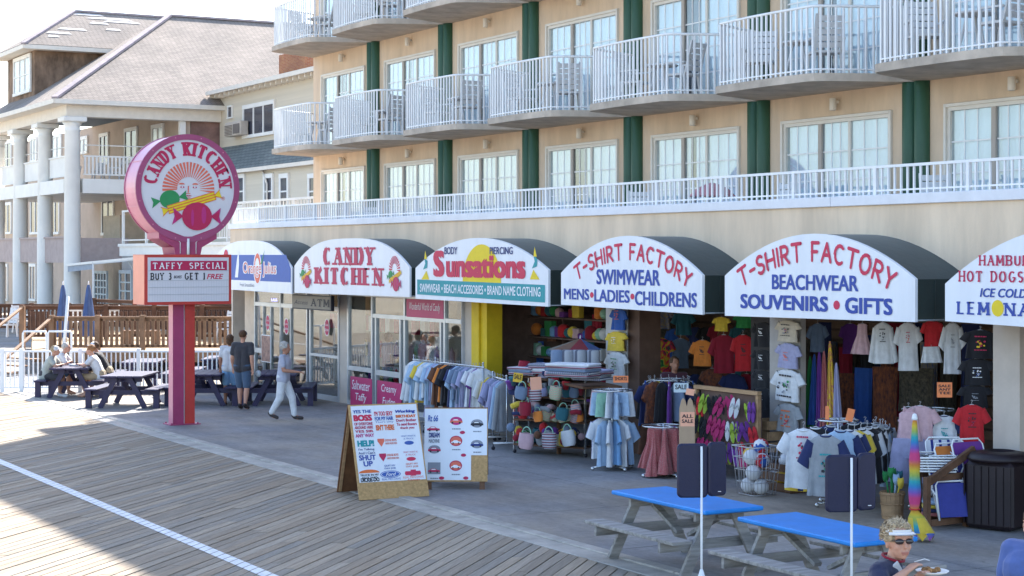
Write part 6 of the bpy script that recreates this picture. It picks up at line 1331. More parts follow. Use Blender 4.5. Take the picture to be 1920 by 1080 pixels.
def pile(px, py, d, w_, dep, n, cols_, lab, group, hh=.045):
    for i in range(n):
        p = PD(px, py, d)+U*i*hh; q = MB(); vs = []; e = .5; nn = 14
        q.box((-w_/2+rnd.uniform(0, .04), -dep/2, 0), (w_/2-rnd.uniform(0, .04), dep/2, hh*.92), 0, None, bev=hh*.3); o = q.build('folded_blanket', cols_[i % len(cols_)]); o.location = p; o.rotation_euler = (0, 0, R(30)+rnd.uniform(-.12, .12)); tag(o, f'{lab}, {ordw(i)} up its pile', 'blanket', group)
BL2 = ramp_mat('navy_blanket', 'x', [(.03, .04, .12), (.5, .5, .52), (.08, .1, .2), (.3, .32, .4)], 26)
pile(985, 702, 17.6, .55, .4, 3, [BLANK, FB['grey_blue'], BLANK], 'striped folded blanket beside the yellow card', 'blankets by the yellow card'); pile(1022, 700, 17.5, .5, .4, 4, [BLANK, FB['white'], BLANK, BL2], 'speckled folded blanket in the middle of the stand top', 'speckled blankets'); pile(1075, 706, 16.6, .85, .5, 5, [BLANK, BL2, FB['grey_blue'], BLANK, FB['white']], 'long fringed blanket on the table beside the white panel', 'fringed blankets'); pile(1110, 712, 16.8, .6, .5, 4, [BL2, FB['grey'], BLANK, FB['lavender']], 'grey folded blanket next to the white panel', 'grey blankets')
t = thing('display_table', 'table under the blankets beside the white panel', 'table', tuple(PD(1085, 480, 17.6).xy)+(0,)); pc = PD(1088, 480, 17.5); q = MB(); q.beam(PD(1040, 480, 18.2).xy.to_3d()+U*1.28, PD(1130, 480, 16.8).xy.to_3d()+U*1.28, .7, .04); q.build('top', CRB, t)
for px in (1048, 1125): q = MB(); e = PD(px, 480, 17.6 if px < 1100 else 17.0).xy.to_3d(); q.beam(e, e+U*1.26, .06, .06, up=(1, 0, 0)); q.build('leg', CRB, t)
SILV = ramp_mat('silver_mat', 'x', [(.30, .32, .38), (.10, .11, .15), (.36, .38, .42), (.16, .18, .22)], 6)
for i, (px, c_, lab) in enumerate(((1046, FB['grey_blue'], 'grey blue cooler bag beside the silver mats'), (1062, SILV, 'silver rolled mat, first of three standing above the blankets'), (1086, SILV, 'silver rolled mat in the middle above the blankets'), (1112, SILV, 'silver rolled mat nearest the white panel'))):
    p = PD(px, 697, 17.4); q = MB(); q.lathe((0, 0, 0), [(.12, 0), (.125, .02), (.125, .36), (.11, .38), (.03, .38)], 18); o = q.build('rolled_mat', c_); o.location = p; tag(o, lab, 'mat', 'rolled mats above the blankets')
# small multicolour umbrella open above
b0 = PD(1078, 655, 18.0); t = thing('beach_umbrella', 'small multicoloured umbrella open above the silver mats', 'umbrella', tuple(b0)); q = MB(); n = 8; apex = b0+U*.20+RX*.1
for k in range(n):
    a1_, a2_ = 2*math.pi*k/n, 2*math.pi*(k+1)/n; r = .50; q.face([apex, b0+Vector((r*math.cos(a1_), r*math.sin(a1_), 0)), b0+Vector((r*math.cos(a2_), r*math.sin(a2_), 0))], k % 4)
q.build('canopy', [FB['blue'], FB['dark_patterned'], FB['brown'], FB['dark_red']], t); q = MB(); q.tube([b0-U*.5, apex+U*.05], .01, 6); q.build('pole', WHITE, t)
# shelves of goods deep in the first shop, rows of small things on the slat walls
for r_ in range(5):
    z = .55+r_*.42; 
    for i in range(26):
        px = 920+i*8.6; Y = 18.9; p = PY(px, 600, Y); c_ = cols[(i*7+r_*5+i//3) % 12]
        if rnd.random() < .18: continue
        q = MB(); s = rnd.uniform(.17, .30); kd = rnd.random()
        if kd < .4: q.box((-s/2, -.07, 0), (s/2, .07, s*rnd.uniform(.6, 1.3)), 0, None, bev=.015)
        elif kd < .7: q.lathe((0, 0, 0), [(s*.3, 0), (s*.5, .03), (s*.5, s*.8), (s*.3, s), (s*.1, s*1.05)], 12)
        else: q.ball((0, 0, s*.5), s*.5, 12)
        o = q.build('souvenir', FB[c_]); o.location = (p.x, Y, z); tag(o, f'{c_.replace("_", " ")} souvenir, {ordw(i)} along the {["bottom", "second", "third", "fourth", "top"][r_]} shelf deep in the shop', 'souvenir', 'souvenirs on the back shelves')
t = thing('wall_shelving', 'dark shelving full of souvenirs deep in the first open shop', 'shelf', tuple(PY(1000, 600, 18.9).xy)+(0,)); xa_, xb_ = PY(908, 600, 18.9).x, PY(1180, 600, 18.9).x
for r_ in range(5): q = MB(); z = .55+r_*.42; q.box((xa_, 18.7, z-.03), (xb_, 19.15, z)); q.build('shelf', DARK, t)
for x in (xa_, (xa_+xb_)/2, xb_): q = MB(); q.box((x-.02, 19.16, 0), (x+.02, 19.2, 2.6)); q.build('upright', DARK, t)
# dark patterned cloths filling the depth of the second shop, and dim tops behind the tees of the first
for i in range(26):
    px = 1508+i*13; c_ = ['dark_patterned', 'rust_patterned', 'navy', 'brown', 'dark_red', 'blue_patterned', 'black'][(i*3) % 7]
    front('flat', c_, px, 600+rnd.uniform(0, 60), 760+rnd.uniform(0, 70), 16.6+.2*(i % 3), f'{c_.replace("_", " ")} cloth, {ordw(i)} in the dim row at the back of the second shop', 'cloth', wpx=rnd.uniform(20, 34), hanger=False, group='dim cloths at the back of the second shop')
for i in range(22):
    px = 1204+(i % 11)*20; rw = i//11; c_ = ['rust_patterned', 'navy', 'dark_patterned', 'dark_red', 'brown', 'teal', 'black', 'blue'][(i*5+rw) % 8]
    front('tshirt', c_, px, 600+rw*82+rnd.uniform(0, 20), 655+rw*85+rnd.uniform(0, 25), 16.6, f'dim {c_.replace("_", " ")} top, {ordw(i % 11)} in the {["upper", "lower"][rw]} row at the back of the first shop', 'shirt', wpx=34, hanger=False, group='dim tops at the back of the first shop')
# hanging things high in the first shop
for i, (px, yt, yb, c_, kd, lab) in enumerate(((942, 602, 655, 'red', 'cloth', 'red bag hanging high near the yellow pillar'), (952, 610, 660, 'yellow', 'cloth', 'yellow bag hanging high near the yellow pillar'), (985, 605, 635, 'navy', 'flat', 'navy printed bag hung high in the shop'), (1010, 640, 680, 'blue', 'flat', 'blue towel hung in the first shop'), (1035, 600, 640, 'brown', 'flat', 'brown bag hung from the ceiling'), (1120, 590, 640, 'dark_red', 'flat', 'dark red towel hung near the white panel'), (1105, 600, 660, 'teal', 'flat', 'teal towel hung near the white panel'), (930, 640, 690, 'lavender', 'flat', 'lavender towel hung by the yellow pillar'), (965, 650, 690, 'rust_patterned', 'flat', 'rust patterned towel hung inside'))):
    front(kd, c_, px, yt, yb, 15.4, lab, 'bag' if 'bag' in lab else 'towel', wpx=20, hanger=False, group='goods hung high in the first shop')
# --- candy shop window: signs, bags, posters
def wsign(pa, pb, yt, yb, lines, label_name='window_sign', col=CRIM, txt='wht', Y=GY-.04, par=hotel, bold=.0, shear=.12):
    x0, x1 = PY(pa, 0, Y).x, PY(pb, 0, Y).x; pc = (pa+pb)/2; z1 = PY(pc, yt, Y).z; z0 = PY(pc, yb, Y).z
    q = MB(); q.box((x0, Y, z0), (x1, Y+.02, z1)); o = q.build(label_name, col, par)
    q = MB(); mp = lambda u, v, n=0: (u, Y-.003-n, v); n = len(lines); hh = (z1-z0)/(n+.4)
    for i, s in enumerate(lines): 
        k = min(1, len(s)/8); font_text(q, s, mp, x0+(x1-x0)*(.5-.42*k), x0+(x1-x0)*(.5+.42*k), z1-(i+1)*hh, z1-(i+.25)*hh, I_[txt], bold=bold, shear=shear)
    q.build('lettering', PRM, o); return o
ROSE = mat('rose_sign', (.50, .035, .15), .45, var=.05)
wsign(657, 697, 708, 765, ['Saltwater', 'Taffy'], col=ROSE); wsign(707, 752, 716, 774, ['Creamy', 'Fudge'], col=ROSE); wsign(762, 831, 562, 596, ['Wonderful World of Candy'], col=ROSE)
ATMM = mat('atm_sign', (.24, .21, .17), .6, var=.06)
Ya = 16.6; x0, x1 = PY(548, 0, Ya).x, PY(621, 0, Ya).x; z1 = PY(584, 553, Ya).z; z0 = PY(584, 581, Ya).z
t = thing('atm_sign', 'dark framed hanging sign reading ATM over the shop doors', 'sign', (x0, Ya, z0)); q = MB(); q.box((x0, Ya, z0), (x1, Ya+.08, z1)); q.build('frame', BLK, t); q = MB(); q.box((x0+.03, Ya-.006, z0+.03), (x1-.03, Ya-.001, z1-.03)); q.build('face', ATMM, t)
q = MB(); mp = lambda u, v, n=0: (u, Ya-.009-n, v); stroke_text(q, 'ATM', mp, x0+(x1-x0)*.50, x1-.08, z0+.09, z1-z0-.18, I_['blk'], wt=.22, thin=.12, serif=True, gap=.2); font_text(q, 'Access', mp, x0+.14, x0+(x1-x0)*.42, z0+.12, z0+.22, I_['blk'], shear=.3); q.build('lettering', PRM, t)
q = MB(); 
for x in (x0+.2, x1-.2): q.tube([(x, Ya+.04, z1), (x, Ya+.04, z1+.25)], .008, 5)
q.build('hanging_rod', BLK, t)
def decal(px, py, kind):      # pink lozenge door sign
    Y = GY-.04; c = PY(px, py, Y); q = MB(); mp = lambda u, v, n=0: (c.x+u, Y-n, c.z+v)
    s = .21; q.face([mp(s*.72*math.cos(R(a_)), s*math.sin(R(a_))*1.0) for a_ in range(0, 360, 20)], I_['wht']); q.face([mp(s*.62*math.cos(R(a_)), s*.9*math.sin(R(a_)), .002) for a_ in range(0, 360, 20)], I_['crim'])
    font_text(q, 'Candy', mp, -.10, .10, .02, .09, I_['wht'], z=.004); font_text(q, 'Kitchen', mp, -.11, .11, -.09, -.02, I_['wht'], z=.004); q.build('door_decal', PRM, hotel)
for px, py in ((502, 605), (537, 612), (613, 614)): decal(px, py, 0)
Y = GY-.3; x0 = PY(490, 0, Y).x; x1 = PY(507, 0, Y).x; z1 = PY(498, 628, Y).z; z0 = PY(498, 679, Y).z
t = thing('poster_stand', 'tall framed poster stand beside the juice shop door', 'sign', ((x0+x1)/2, Y, 0)); q = MB(); q.box((x0, Y, z0), (x1, Y+.03, z1)); q.build('frame', WHITE, t); q = MB(); q.box((x0+.02, Y-.004, z0+.02), (x1-.02, Y-.001, z1-.02)); q.build('poster', mat('poster_fruit', (.45, .25, .2), .5, var=.6, scale=9, col2=(.1, .05, .05)), t); q = MB(); q.tube([((x0+x1)/2, Y+.015, .03), ((x0+x1)/2, Y+.015, z0)], .015, 8); q.lathe(((x0+x1)/2, Y+.015, 0), [(.16, 0), (.16, .02), (.02, .04)], 16); q.build('stand', BLK, t)
# things seen through the glass
NEON = mat('blue_neon', (.25, .25, 1.0), .5, var=0, emit=1.6)
a_ = PY(493, 562, 17.7); b_ = PY(520, 562, 17.7); q = MB(); q.box((a_.x, 17.72, a_.z-.05), (b_.x, 17.77, a_.z+.08), 0, None, bev=.02)
for i in range(6): q.tube([(a_.x+(b_.x-a_.x)*(i+.2)/6, 17.7, a_.z-.02), (a_.x+(b_.x-a_.x)*(i+.5)/6, 17.7, a_.z+.05), (a_.x+(b_.x-a_.x)*(i+.8)/6, 17.7, a_.z-.02)], .012, 5, 1)
tag(q.build('neon_sign', [BLK, NEON], loc=(a_.x, 17.7, a_.z)), 'small blue neon sign glowing in the fanlight', 'sign')
CS = mat('candy_shelf', (.52, .46, .38), .6)
t = thing('candy_counter', 'cream candy counter with striped awning inside the shop window', 'counter', tuple(PY(690, 700, 19.2).xy)+(0,)); xa_, xb_ = PY(655, 0, 19.2).x, PY(800, 0, 19.2).x
q = MB(); q.box((xa_-1.8, 19.1, 0), (xb_+1, 19.7, .95)); q.build('counter', CS, t); q = MB(); q.box((xa_-1.8, 19.5, 1.95), (xb_+1, 20.1, 2.45)); q.build('hood', mat('hood_peach', (.7, .42, .22), .7), t)
for i in range(14): q = MB(); x = xa_-1.5+i*.5; q.box((x, 19.3, 1.55), (x+.25, 19.48, 1.94)); q.build('valance_stripe', [CRIM, WPR][i % 2], t)
for i in range(44):
    lv, j = divmod(i, 22); z = [.42, .98][lv]; px = 648+j*9.5; p = PY(px, 600, 18.1+.6*lv); c_ = ['pink', 'white', 'dark_red', 'green', 'teal', 'yellow', 'red', 'purple'][(j*3+lv) % 8]; q = MB(); q.loft = None
    q.box((-.07, -.05, 0), (.07, .05, .34), 0, None, bev=.03); q.tube([(0, 0, .33), (0, 0, .42)], [.045, .015], 6); o = q.build('candy_bag', FB[c_]); o.location = (p.x, p.y, z); tag(o, f'{c_.replace("_", " ")} bag of candy, {ordw(j)} in the {["lower", "upper"][lv]} row behind the shop window', 'candy bag', 'bags of candy in the window')
t = thing('window_shelf', 'white shelf behind the candy shop window', 'shelf', tuple(PY(700, 600, 18.1).xy)+(0,)); q = MB(); q.box((PY(646, 0, 18.1).x, 17.95, .38), (PY(862, 0, 18.1).x, 18.25, .415)); q.build('board', CS, t); q = MB(); q.box((PY(646, 0, 18.1).x, 17.97, 0), (PY(862, 0, 18.1).x, 18.01, .379)); q.build('front', CS, t)
# ================================================================== SANDWICH BOARDS
t = thing('sandwich_board', 'wooden sandwich board covered with slogan tee designs at the boardwalk edge', 'sandwich board')
Wb, Hb, sp = 1.02, 1.40, .92; al = math.asin(sp/2/Hb)
def leaf(s, mb_, y0, z0, x0, x1, z1, th, mi=0):
    ca, sa = math.cos(al), math.sin(al)
    def P(x, y, z): return (x, s*(sp/2-z*sa)-0*y+s*y*ca, z*ca+y*sa)
    vs = [P(x, y, z) for z in (z0, z1) for x, y in ((x0, y0), (x1, y0), (x1, y0+th), (x0, y0+th))]
    mb_.add(vs, [(3, 2, 1, 0), (4, 5, 6, 7), (0, 1, 5, 4), (1, 2, 6, 5), (2, 3, 7, 6), (3, 0, 4, 7)], mi)
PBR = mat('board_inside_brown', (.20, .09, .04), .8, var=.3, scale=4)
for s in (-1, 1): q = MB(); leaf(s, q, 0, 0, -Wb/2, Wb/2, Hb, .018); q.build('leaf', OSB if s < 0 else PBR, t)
for s in (-1, 1):
    for x in (-Wb/2+.02, Wb/2-.06): q = MB(); leaf(s, q, -.022, .02, x, x+.04, Hb-.04, .02); q.build('batten', WOODP, t)
q = MB(); leaf(-1, q, .019, .25, -Wb/2+.03, Wb/2-.02, Hb-.02, .004); q.build('poster_sheet', SIGNW, t)
ca, sa = math.cos(al), math.sin(al)
def BPm(u, v, n=0): y = .024+n; return (u, -(sp/2-v*sa)-y*ca, v*ca+y*sa)
q = MB()
def col_of(i): return [-.46, -.15, .16][i], [-.19, .12, .46][i]
def row(c_, z, h, s, col, bold=.03, sh=0, k=1.0): a_, b_ = col_of(c_); m_ = (a_+b_)/2; hw = (b_-a_)/2*k; font_text(q, s, BPm, m_-hw, m_+hw, z, z+h, I_[col], bold=bold, shear=sh, z=.002)
row(0, 1.27, .05, 'YES THE', 'blue'); row(0, 1.15, .10, 'BOSS', 'red', .06); row(0, 1.09, .045, 'OF EVERYONE', 'crim'); row(0, 1.035, .045, 'AROUND HERE', 'crim'); row(0, .98, .04, 'YES SIR', 'crim'); row(0, .91, .055, 'ANY WAY', 'mag')
row(0, .77, .10, 'HELP!', 'teal', .06, 0, .9); row(0, .71, .04, "I'm Talking", 'navy', .01, 0, .85); row(0, .66, .04, "And I Can't", 'navy', .01, 0, .9); row(0, .57, .08, 'SHUT', 'blue', .03, 0, .9); row(0, .48, .08, 'UP', 'blue', .03, 0, .5)
disc(q, -.325, .385, .15, .05, I_['org'], .001, mp=BPm, a0=0, a1=180); row(0, .34, .03, 'TRUCK IN MY', 'blk', .02); row(0, .30, .03, 'BACK YARD', 'blk', .02, 0, .8); row(0, .255, .06, 'DICKIE-DO', 'blk', .04)
row(1, 1.22, .07, "I'M TOO SEXY", 'red', .03); row(1, 1.15, .06, 'FOR MY HAIR', 'oblu', .03); row(1, 1.11, .03, "That's why", 'blue', .0); row(1, 1.0, .09, "ISN'T THERE", 'org', .05)
row(2, 1.24, .06, 'Working', 'blue', .05, .2); row(2, 1.18, .045, 'BIRTHDAY', 'org', .05); row(2, 1.12, .045, "Don't Bother", 'crim', .03); row(2, 1.06, .045, 'To send flowers', 'crim', .03); row(2, 1.0, .045, 'thank you', 'crim', .03, 0, .7)
for z in (.82, .60):
    cx_ = -.10; q.face([BPm(cx_-.05, z+.06, .001), BPm(cx_-.05, z+.02, .001), BPm(cx_, z-.06, .001), BPm(cx_+.05, z+.02, .001), BPm(cx_+.05, z+.06, .001)], I_['crim' if z < .7 else 'coral']); font_text(q, 'DODGE BOYS', BPm, -.04, .13, z+.015, z+.05, I_['coral'], bold=.03, z=.001); font_text(q, 'HAVE MORE FUN', BPm, -.04, .13, z-.03, z+.0, I_['coral'], bold=.02, z=.001)
for z, c_ in ((.80, 'oblu'), (.56, 'red')): row(2, z+.09, .025, 'WHAT I WANT IN', c_, .0, 0, .7); row(2, z+.05, .025, 'A TRUCK', c_, .0, 0, .5); disc(q, .31, z, .07, .03, I_[c_], .001, mp=BPm)
row(1, .46, .03, 'QUIT MY', 'oblu', .01, 0, .6); row(1, .42, .03, 'DAY JOB', 'oblu', .01, 0, .6); disc(q, -.02, .35, .15, .055, I_['oblu'], .001, mp=BPm); disc(q, -.02, .35, .138, .046, I_['wht'], .0022, mp=BPm); disc(q, -.02, .35, .13, .04, I_['oblu'], .003, mp=BPm); font_text(q, 'Ford', BPm, -.09, .06, .325, .375, I_['wht'], bold=.01, shear=.4, z=.005); row(1, .265, .03, 'REAL MEN DRIVE', 'oblu', .0)
row(2, .47, .03, 'QUIT MY', 'coral', .01, 0, .6); row(2, .43, .03, 'DAY JOB', 'coral', .01, 0, .6); q.face([BPm(.19, .35, .001), BPm(.20, .38, .001), BPm(.42, .38, .001), BPm(.43, .35, .001), BPm(.42, .32, .001), BPm(.20, .32, .001)][::-1], I_['red']); q.face([BPm(.27, .31, .002), BPm(.35, .31, .002), BPm(.36, .40, .002), BPm(.28, .40, .002)], I_['red']); row(2, .275, .03, 'REAL MEN DRIVE', 'coral', .0); row(2, .235, .03, 'Chevys', 'coral', .02, 0, .6)
q.build('poster_print', PRM, t)
q = MB(); q.tube([(-.2, -sp/2+.1, .3), (-.2, sp/2-.1, .3)], .004, 4); q.build('stay_cord', BLK, t)
A = G(672, 938); B = G(803, 930); mid = (A+B)/2; dv = (B-A); rz = math.atan2(dv.y, dv.x); n_ = Vector((-math.sin(rz), math.cos(rz), 0)); t.scale = ((B-A).length/Wb,)*2+(1.0,); t.location = mid+n_*sp/2; t.rotation_euler = (0, 0, rz)
# second board: car pictures on white sheets over a low osb board
t = thing('poster_board', 'low chipboard stand covered with printed car designs behind the sandwich board', 'sandwich board')
A = G(800, 918); B = G(914, 918); A = A+(A-B)*.05; dv = B-A; Wc = dv.length; rz = math.atan2(dv.y, dv.x)
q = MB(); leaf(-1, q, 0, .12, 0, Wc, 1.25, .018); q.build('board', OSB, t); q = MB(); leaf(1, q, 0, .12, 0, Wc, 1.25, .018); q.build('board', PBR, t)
for x in (.04, Wc-.12): 
    for s in (-1, 1): q = MB(); leaf(s, q, -.03, 0, x, x+.08, 1.2, .028); q.build('leg', CRB, t)
q = MB(); leaf(-1, q, .019, .14, 0.0, Wc*.74, 1.24, .003); leaf(-1, q, .0195, .52, Wc*.74, Wc-.01, 1.24, .003); q.build('poster_sheet', SIGNW, t)
def car(q, mp, cx, cz, w_, c_, n=0.001):
    h = w_*.34; q.face([mp(cx-w_/2, cz-h*.3, n), mp(cx+w_/2, cz-h*.3, n), mp(cx+w_/2, cz+h*.12, n), mp(cx+w_*.25, cz+h*.25, n), mp(cx+w_*.12, cz+h*.6, n), mp(cx-w_*.2, cz+h*.62, n), mp(cx-w_*.36, cz+h*.22, n), mp(cx-w_/2, cz+h*.1, n)], I_[c_])
    q.face([mp(cx+w_*.18, cz+h*.25, n+.001), mp(cx+w_*.09, cz+h*.5, n+.001), mp(cx-w_*.16, cz+h*.5, n+.001), mp(cx-w_*.28, cz+h*.25, n+.001)], I_['wht'])
    for s in (-.3, .28): disc(q, cx+s*w_, cz-h*.3, h*.24, h*.24, I_['blk'], n+.002, 10, mp)
q = MB(); cw = Wc/3.9
for cx_, cz_, kd, c_ in ((.14, .92, 't', 'crim'), (.50, 1.04, 'c', 'coral'), (.83, 1.0, 'c', 'blk'), (.16, .60, 'd', 'crim'), (.50, .72, 'o', 'crim'), (.83, .68, 'c', 'navy'), (.16, .28, 'b', 'crim'), (.50, .34, 'o', 'crim')):
    x_ = cx_*Wc; w_ = cw*.78
    if kd == 'o': disc(q, x_, cz_+.02, w_*.5, w_*.42, I_['crim'], 0, mp=BPm); disc(q, x_, cz_+.02, w_*.42, w_*.34, I_['coral'], .0015, mp=BPm); car(q, BPm, x_, cz_, w_*.75, 'wht', .003)
    elif kd == 'b': q.face([BPm(x_-w_*.5, cz_-.05), BPm(x_+w_*.5, cz_-.05), BPm(x_+w_*.5, cz_+.13), BPm(x_-w_*.5, cz_+.13)], I_['grey']); car(q, BPm, x_, cz_, w_*.9, c_, .002)
    else:
        if kd in 'cd': disc(q, x_, cz_+.01, w_*.48, w_*.34, I_['grey' if c_ != 'coral' else 'mag'], 0, mp=BPm)
        car(q, BPm, x_, cz_, w_, c_, .002)
    if kd == 'd': font_text(q, 'DREAM', BPm, x_-w_*.45, x_+w_*.4, cz_+.19, cz_+.27, I_['navy'], bold=.04, z=.002); font_text(q, 'MACHINE', BPm, x_-w_*.45, x_+w_*.4, cz_+.11, cz_+.17, I_['grey'], bold=.03, z=.002)
    elif kd == 't': font_text(q, 'Rt 66', BPm, x_-w_*.45, x_+w_*.35, cz_+.12, cz_+.22, I_['oblu'], bold=.02, shear=.2, z=.002)
    else: lines_blob(q, BPm, x_-w_*.35, x_+w_*.35, cz_-.13, cz_-.10, 1, I_['grey'], .001)
for cx_, cz_ in ((.60, .87), (.62, .52), (.28, .17), (.66, .17)): disc(q, cx_*Wc, cz_, .04, .025, I_['crim'], .003, mp=BPm)
q.build('poster_print', PRM, t); t.location = A+Vector((-math.sin(rz), math.cos(rz), 0))*sp/2; t.rotation_euler = (0, 0, rz)
# ================================================================== BALCONY FURNITURE
PLW = mat('white_resin', (.66, .66, .67), .45, var=.04)
bc = thing('balcony_chair', 'x', 'chair'); q = MB(); q.box((-.24, -.22, .40), (.24, .22, .44)); q.build('seat', PLW, bc)
for i in range(5): q = MB(); M = Matrix.Translation((0, .22, .44)) @ Matrix.Rotation(R(-14), 4, 'X'); q.box((-.23, -.012, .04+i*.11), (.23, .012, .13+i*.11), 0, M); q.build('back_slat', PLW, bc)
for sx in (-1, 1):
    for sy in (-1, 1): q = MB(); q.beam((sx*.22, sy*.19, .399), (sx*.25, sy*.24, 0), .045, .045, up=(0, 1, 0)); q.build('leg', PLW, bc)
    q = MB(); q.box((sx*.26-.03, -.2, .62), (sx*.26+.03, .24, .65)); q.beam((sx*.26, -.17, .45), (sx*.26, -.17, .62), .04, .04, up=(0, 1, 0)); q.build('armrest', PLW, bc)
    q = MB(); q.beam((sx*.22, .22, .44), (sx*.22, .37, 1.02), .05, .03, up=(0, 1, 0)); q.build('back_post', PLW, bc)
bt = thing('balcony_table', 'x', 'table'); q = MB(); q.lathe((0, 0, .66), [(.30, 0), (.32, .01), (.32, .03), (.30, .04)], 20); q.build('top', PLW, bt)
for k in range(3): a_ = k*2.094; q = MB(); q.tube([(.1*math.cos(a_), .1*math.sin(a_), .66), (.26*math.cos(a_), .26*math.sin(a_), 0)], .02, 6); q.build('leg', PLW, bt)
bays = ['corner', 'second', 'third', 'fourth', 'fifth', 'sixth', 'seventh', 'eighth', 'ninth']; flo = ['lower', 'upper']
rnd = random.Random(11)
for zi in (0, 1):
    for k in range(9):
        if zi == 1 and k > 2: continue
        xc = X0+(k+.5)*BP; z = ZS[zi]+.135
        place(bc, (xc-.9, F-.85+rnd.uniform(-.1, .1), z), R(rnd.uniform(40, 120)), f'white chair standing nearer the inn on the {bays[k]} balcony of the {flo[zi]} row', 'white balcony chairs')
        place(bc, (xc+.75, F-.85+rnd.uniform(-.15, .15), z), R(rnd.uniform(-120, -40)), f'white chair standing away from the inn on the {bays[k]} balcony of the {flo[zi]} row', 'white balcony chairs')
        place(bt, (xc-.1, F-.7, z), 0, f'small round white table on the {bays[k]} balcony of the {flo[zi]} row', 'white balcony tables')
for k in range(8): place(bc, (X0+(k+.35)*BP, F-.9, Z1), R(rnd.uniform(-60, 60)), f'white chair on the terrace below the {bays[k]} window bay', 'white terrace chairs')
# pink parasol closed low behind the terrace rail
b0 = PY(1335, 345, 18.3); t = thing('pink_parasol', 'faded pink parasol spread behind the terrace railing', 'umbrella', (b0.x, 18.3, Z1)); q = MB(); q.lathe((b0.x, 18.3, 4.55), [(.42, 0), (.3, .12), (.15, .2), (.02, .24)], 8, smooth=False); q.build('canopy', fabric('faded_pink', (.5, .22, .24)), t); q = MB(); q.tube([(b0.x, 18.3, Z1), (b0.x, 18.3, 4.9)], .02, 6); q.build('pole', WHITE, t)

for px, d, lab in ((14, 35, 'white resin chair on the deck nearest the stairs'), (150, 36.5, 'white resin chair on the deck between the closed umbrellas'), (205, 37, 'white resin chair on the deck near the grid door'), (40, 37, 'white resin chair on the deck beside the second column'), (425, 33, 'white resin chair on the deck behind the sign pole')):
    p = Dk(px, d, DZ); place(bc, tuple(p), R(rnd.uniform(0, 360)), lab, 'white chairs on the deck')
for i, x in enumerate((-2.0, -4.6, -9.0)): place(bc, (C0.x+x, C0.y+2.5, 6.92), R(rnd.uniform(-60, 60)), f'white chair on the upper porch of the inn, {ordw(i)} from its corner column', 'white chairs on the inn porch')
# ================================================================== PEOPLE
SKIN = mat('skin_light', (.56, .30, .21), .55, var=.08, scale=9); SKIN2 = mat('skin_tanned', (.42, .20, .13), .55, var=.08, scale=9)
HAIRG = mat('hair_grey_blond', (.50, .38, .24), .8, var=.5, scale=55, bump=.6, bscale=120); HAIRW = mat('hair_silver', (.55, .52, .48), .8, var=.35, scale=60, bump=.5, bscale=120); HAIRB = mat('hair_brown', (.12, .06, .03), .75, var=.4, scale=50, bump=.5, bscale=120); HAIRR = mat('hair_auburn', (.36, .17, .07), .75, var=.4, scale=50, bump=.5, bscale=120)
SHOE = mat('shoe_dark', (.04, .03, .03), .6, var=.1)
def bake(mb, name, m, parent, voxel, smooth=4):
    me = mb.mesh(name, m); ob = bpy.data.objects.new('tmp', me); COL.objects.link(ob)
    md = ob.modifiers.new('r', 'REMESH'); md.mode = 'VOXEL'; md.voxel_size = voxel; md.use_smooth_shade = True
    if smooth: s_ = ob.modifiers.new('s', 'SMOOTH'); s_.iterations = smooth; s_.factor = .5
    dg = bpy.context.evaluated_depsgraph_get(); m2 = bpy.data.meshes.new_from_object(ob.evaluated_get(dg)); bpy.data.objects.remove(ob)
    m2.materials.clear(); m2.materials.append(m); m2.polygons.foreach_set('use_smooth', [True]*len(m2.polygons)); m2.name = name
    o = bpy.data.objects.new(name, m2); COL.objects.link(o); o.parent = parent; return o
def V(*a): return Vector(a)
def hand(q, wr, el, s, sc=1.0, curl=.5, up=V(0, 0, 1), nf=1.0):
    d = (wr-el).normalized(); sd_ = d.cross(up)
    sd_ = sd_.normalized() if sd_.length > .05 else V(1, 0, 0); n_ = sd_.cross(d).normalized()
    pc = wr+d*.045*sc; 
    for k in (-.5, 0, .5): q.capsule(wr+sd_*k*.02*sc, pc+d*.03*sc+sd_*k*.05*sc, .017*sc, .015*sc, 8)
    for k, L_ in zip((-1.5, -.5, .5, 1.5), (.062, .076, .072, .056)):
        a = pc+d*.035*sc+sd_*k*.019*sc; b = a+(d*math.cos(curl*.6)-n_*math.sin(curl*.6))*L_*.5*sc; c = b+(d*math.cos(curl*1.6)-n_*math.sin(curl*1.6))*L_*.5*sc
        q.capsule(a, b, .0095*sc*nf, .009*sc*nf, 6); q.capsule(b, c, .009*sc*nf, .0075*sc*nf, 6)
    a = wr+d*.02*sc+sd_*s*.022*sc; b = a+(d*.6+sd_*s*.75-n_*.25).normalized()*.035*sc; c = b+(d*.9-n_*.35).normalized()*.03*sc
    q.capsule(a, b, .012*sc, .010*sc, 6); q.capsule(b, c, .010*sc, .008*sc, 6)
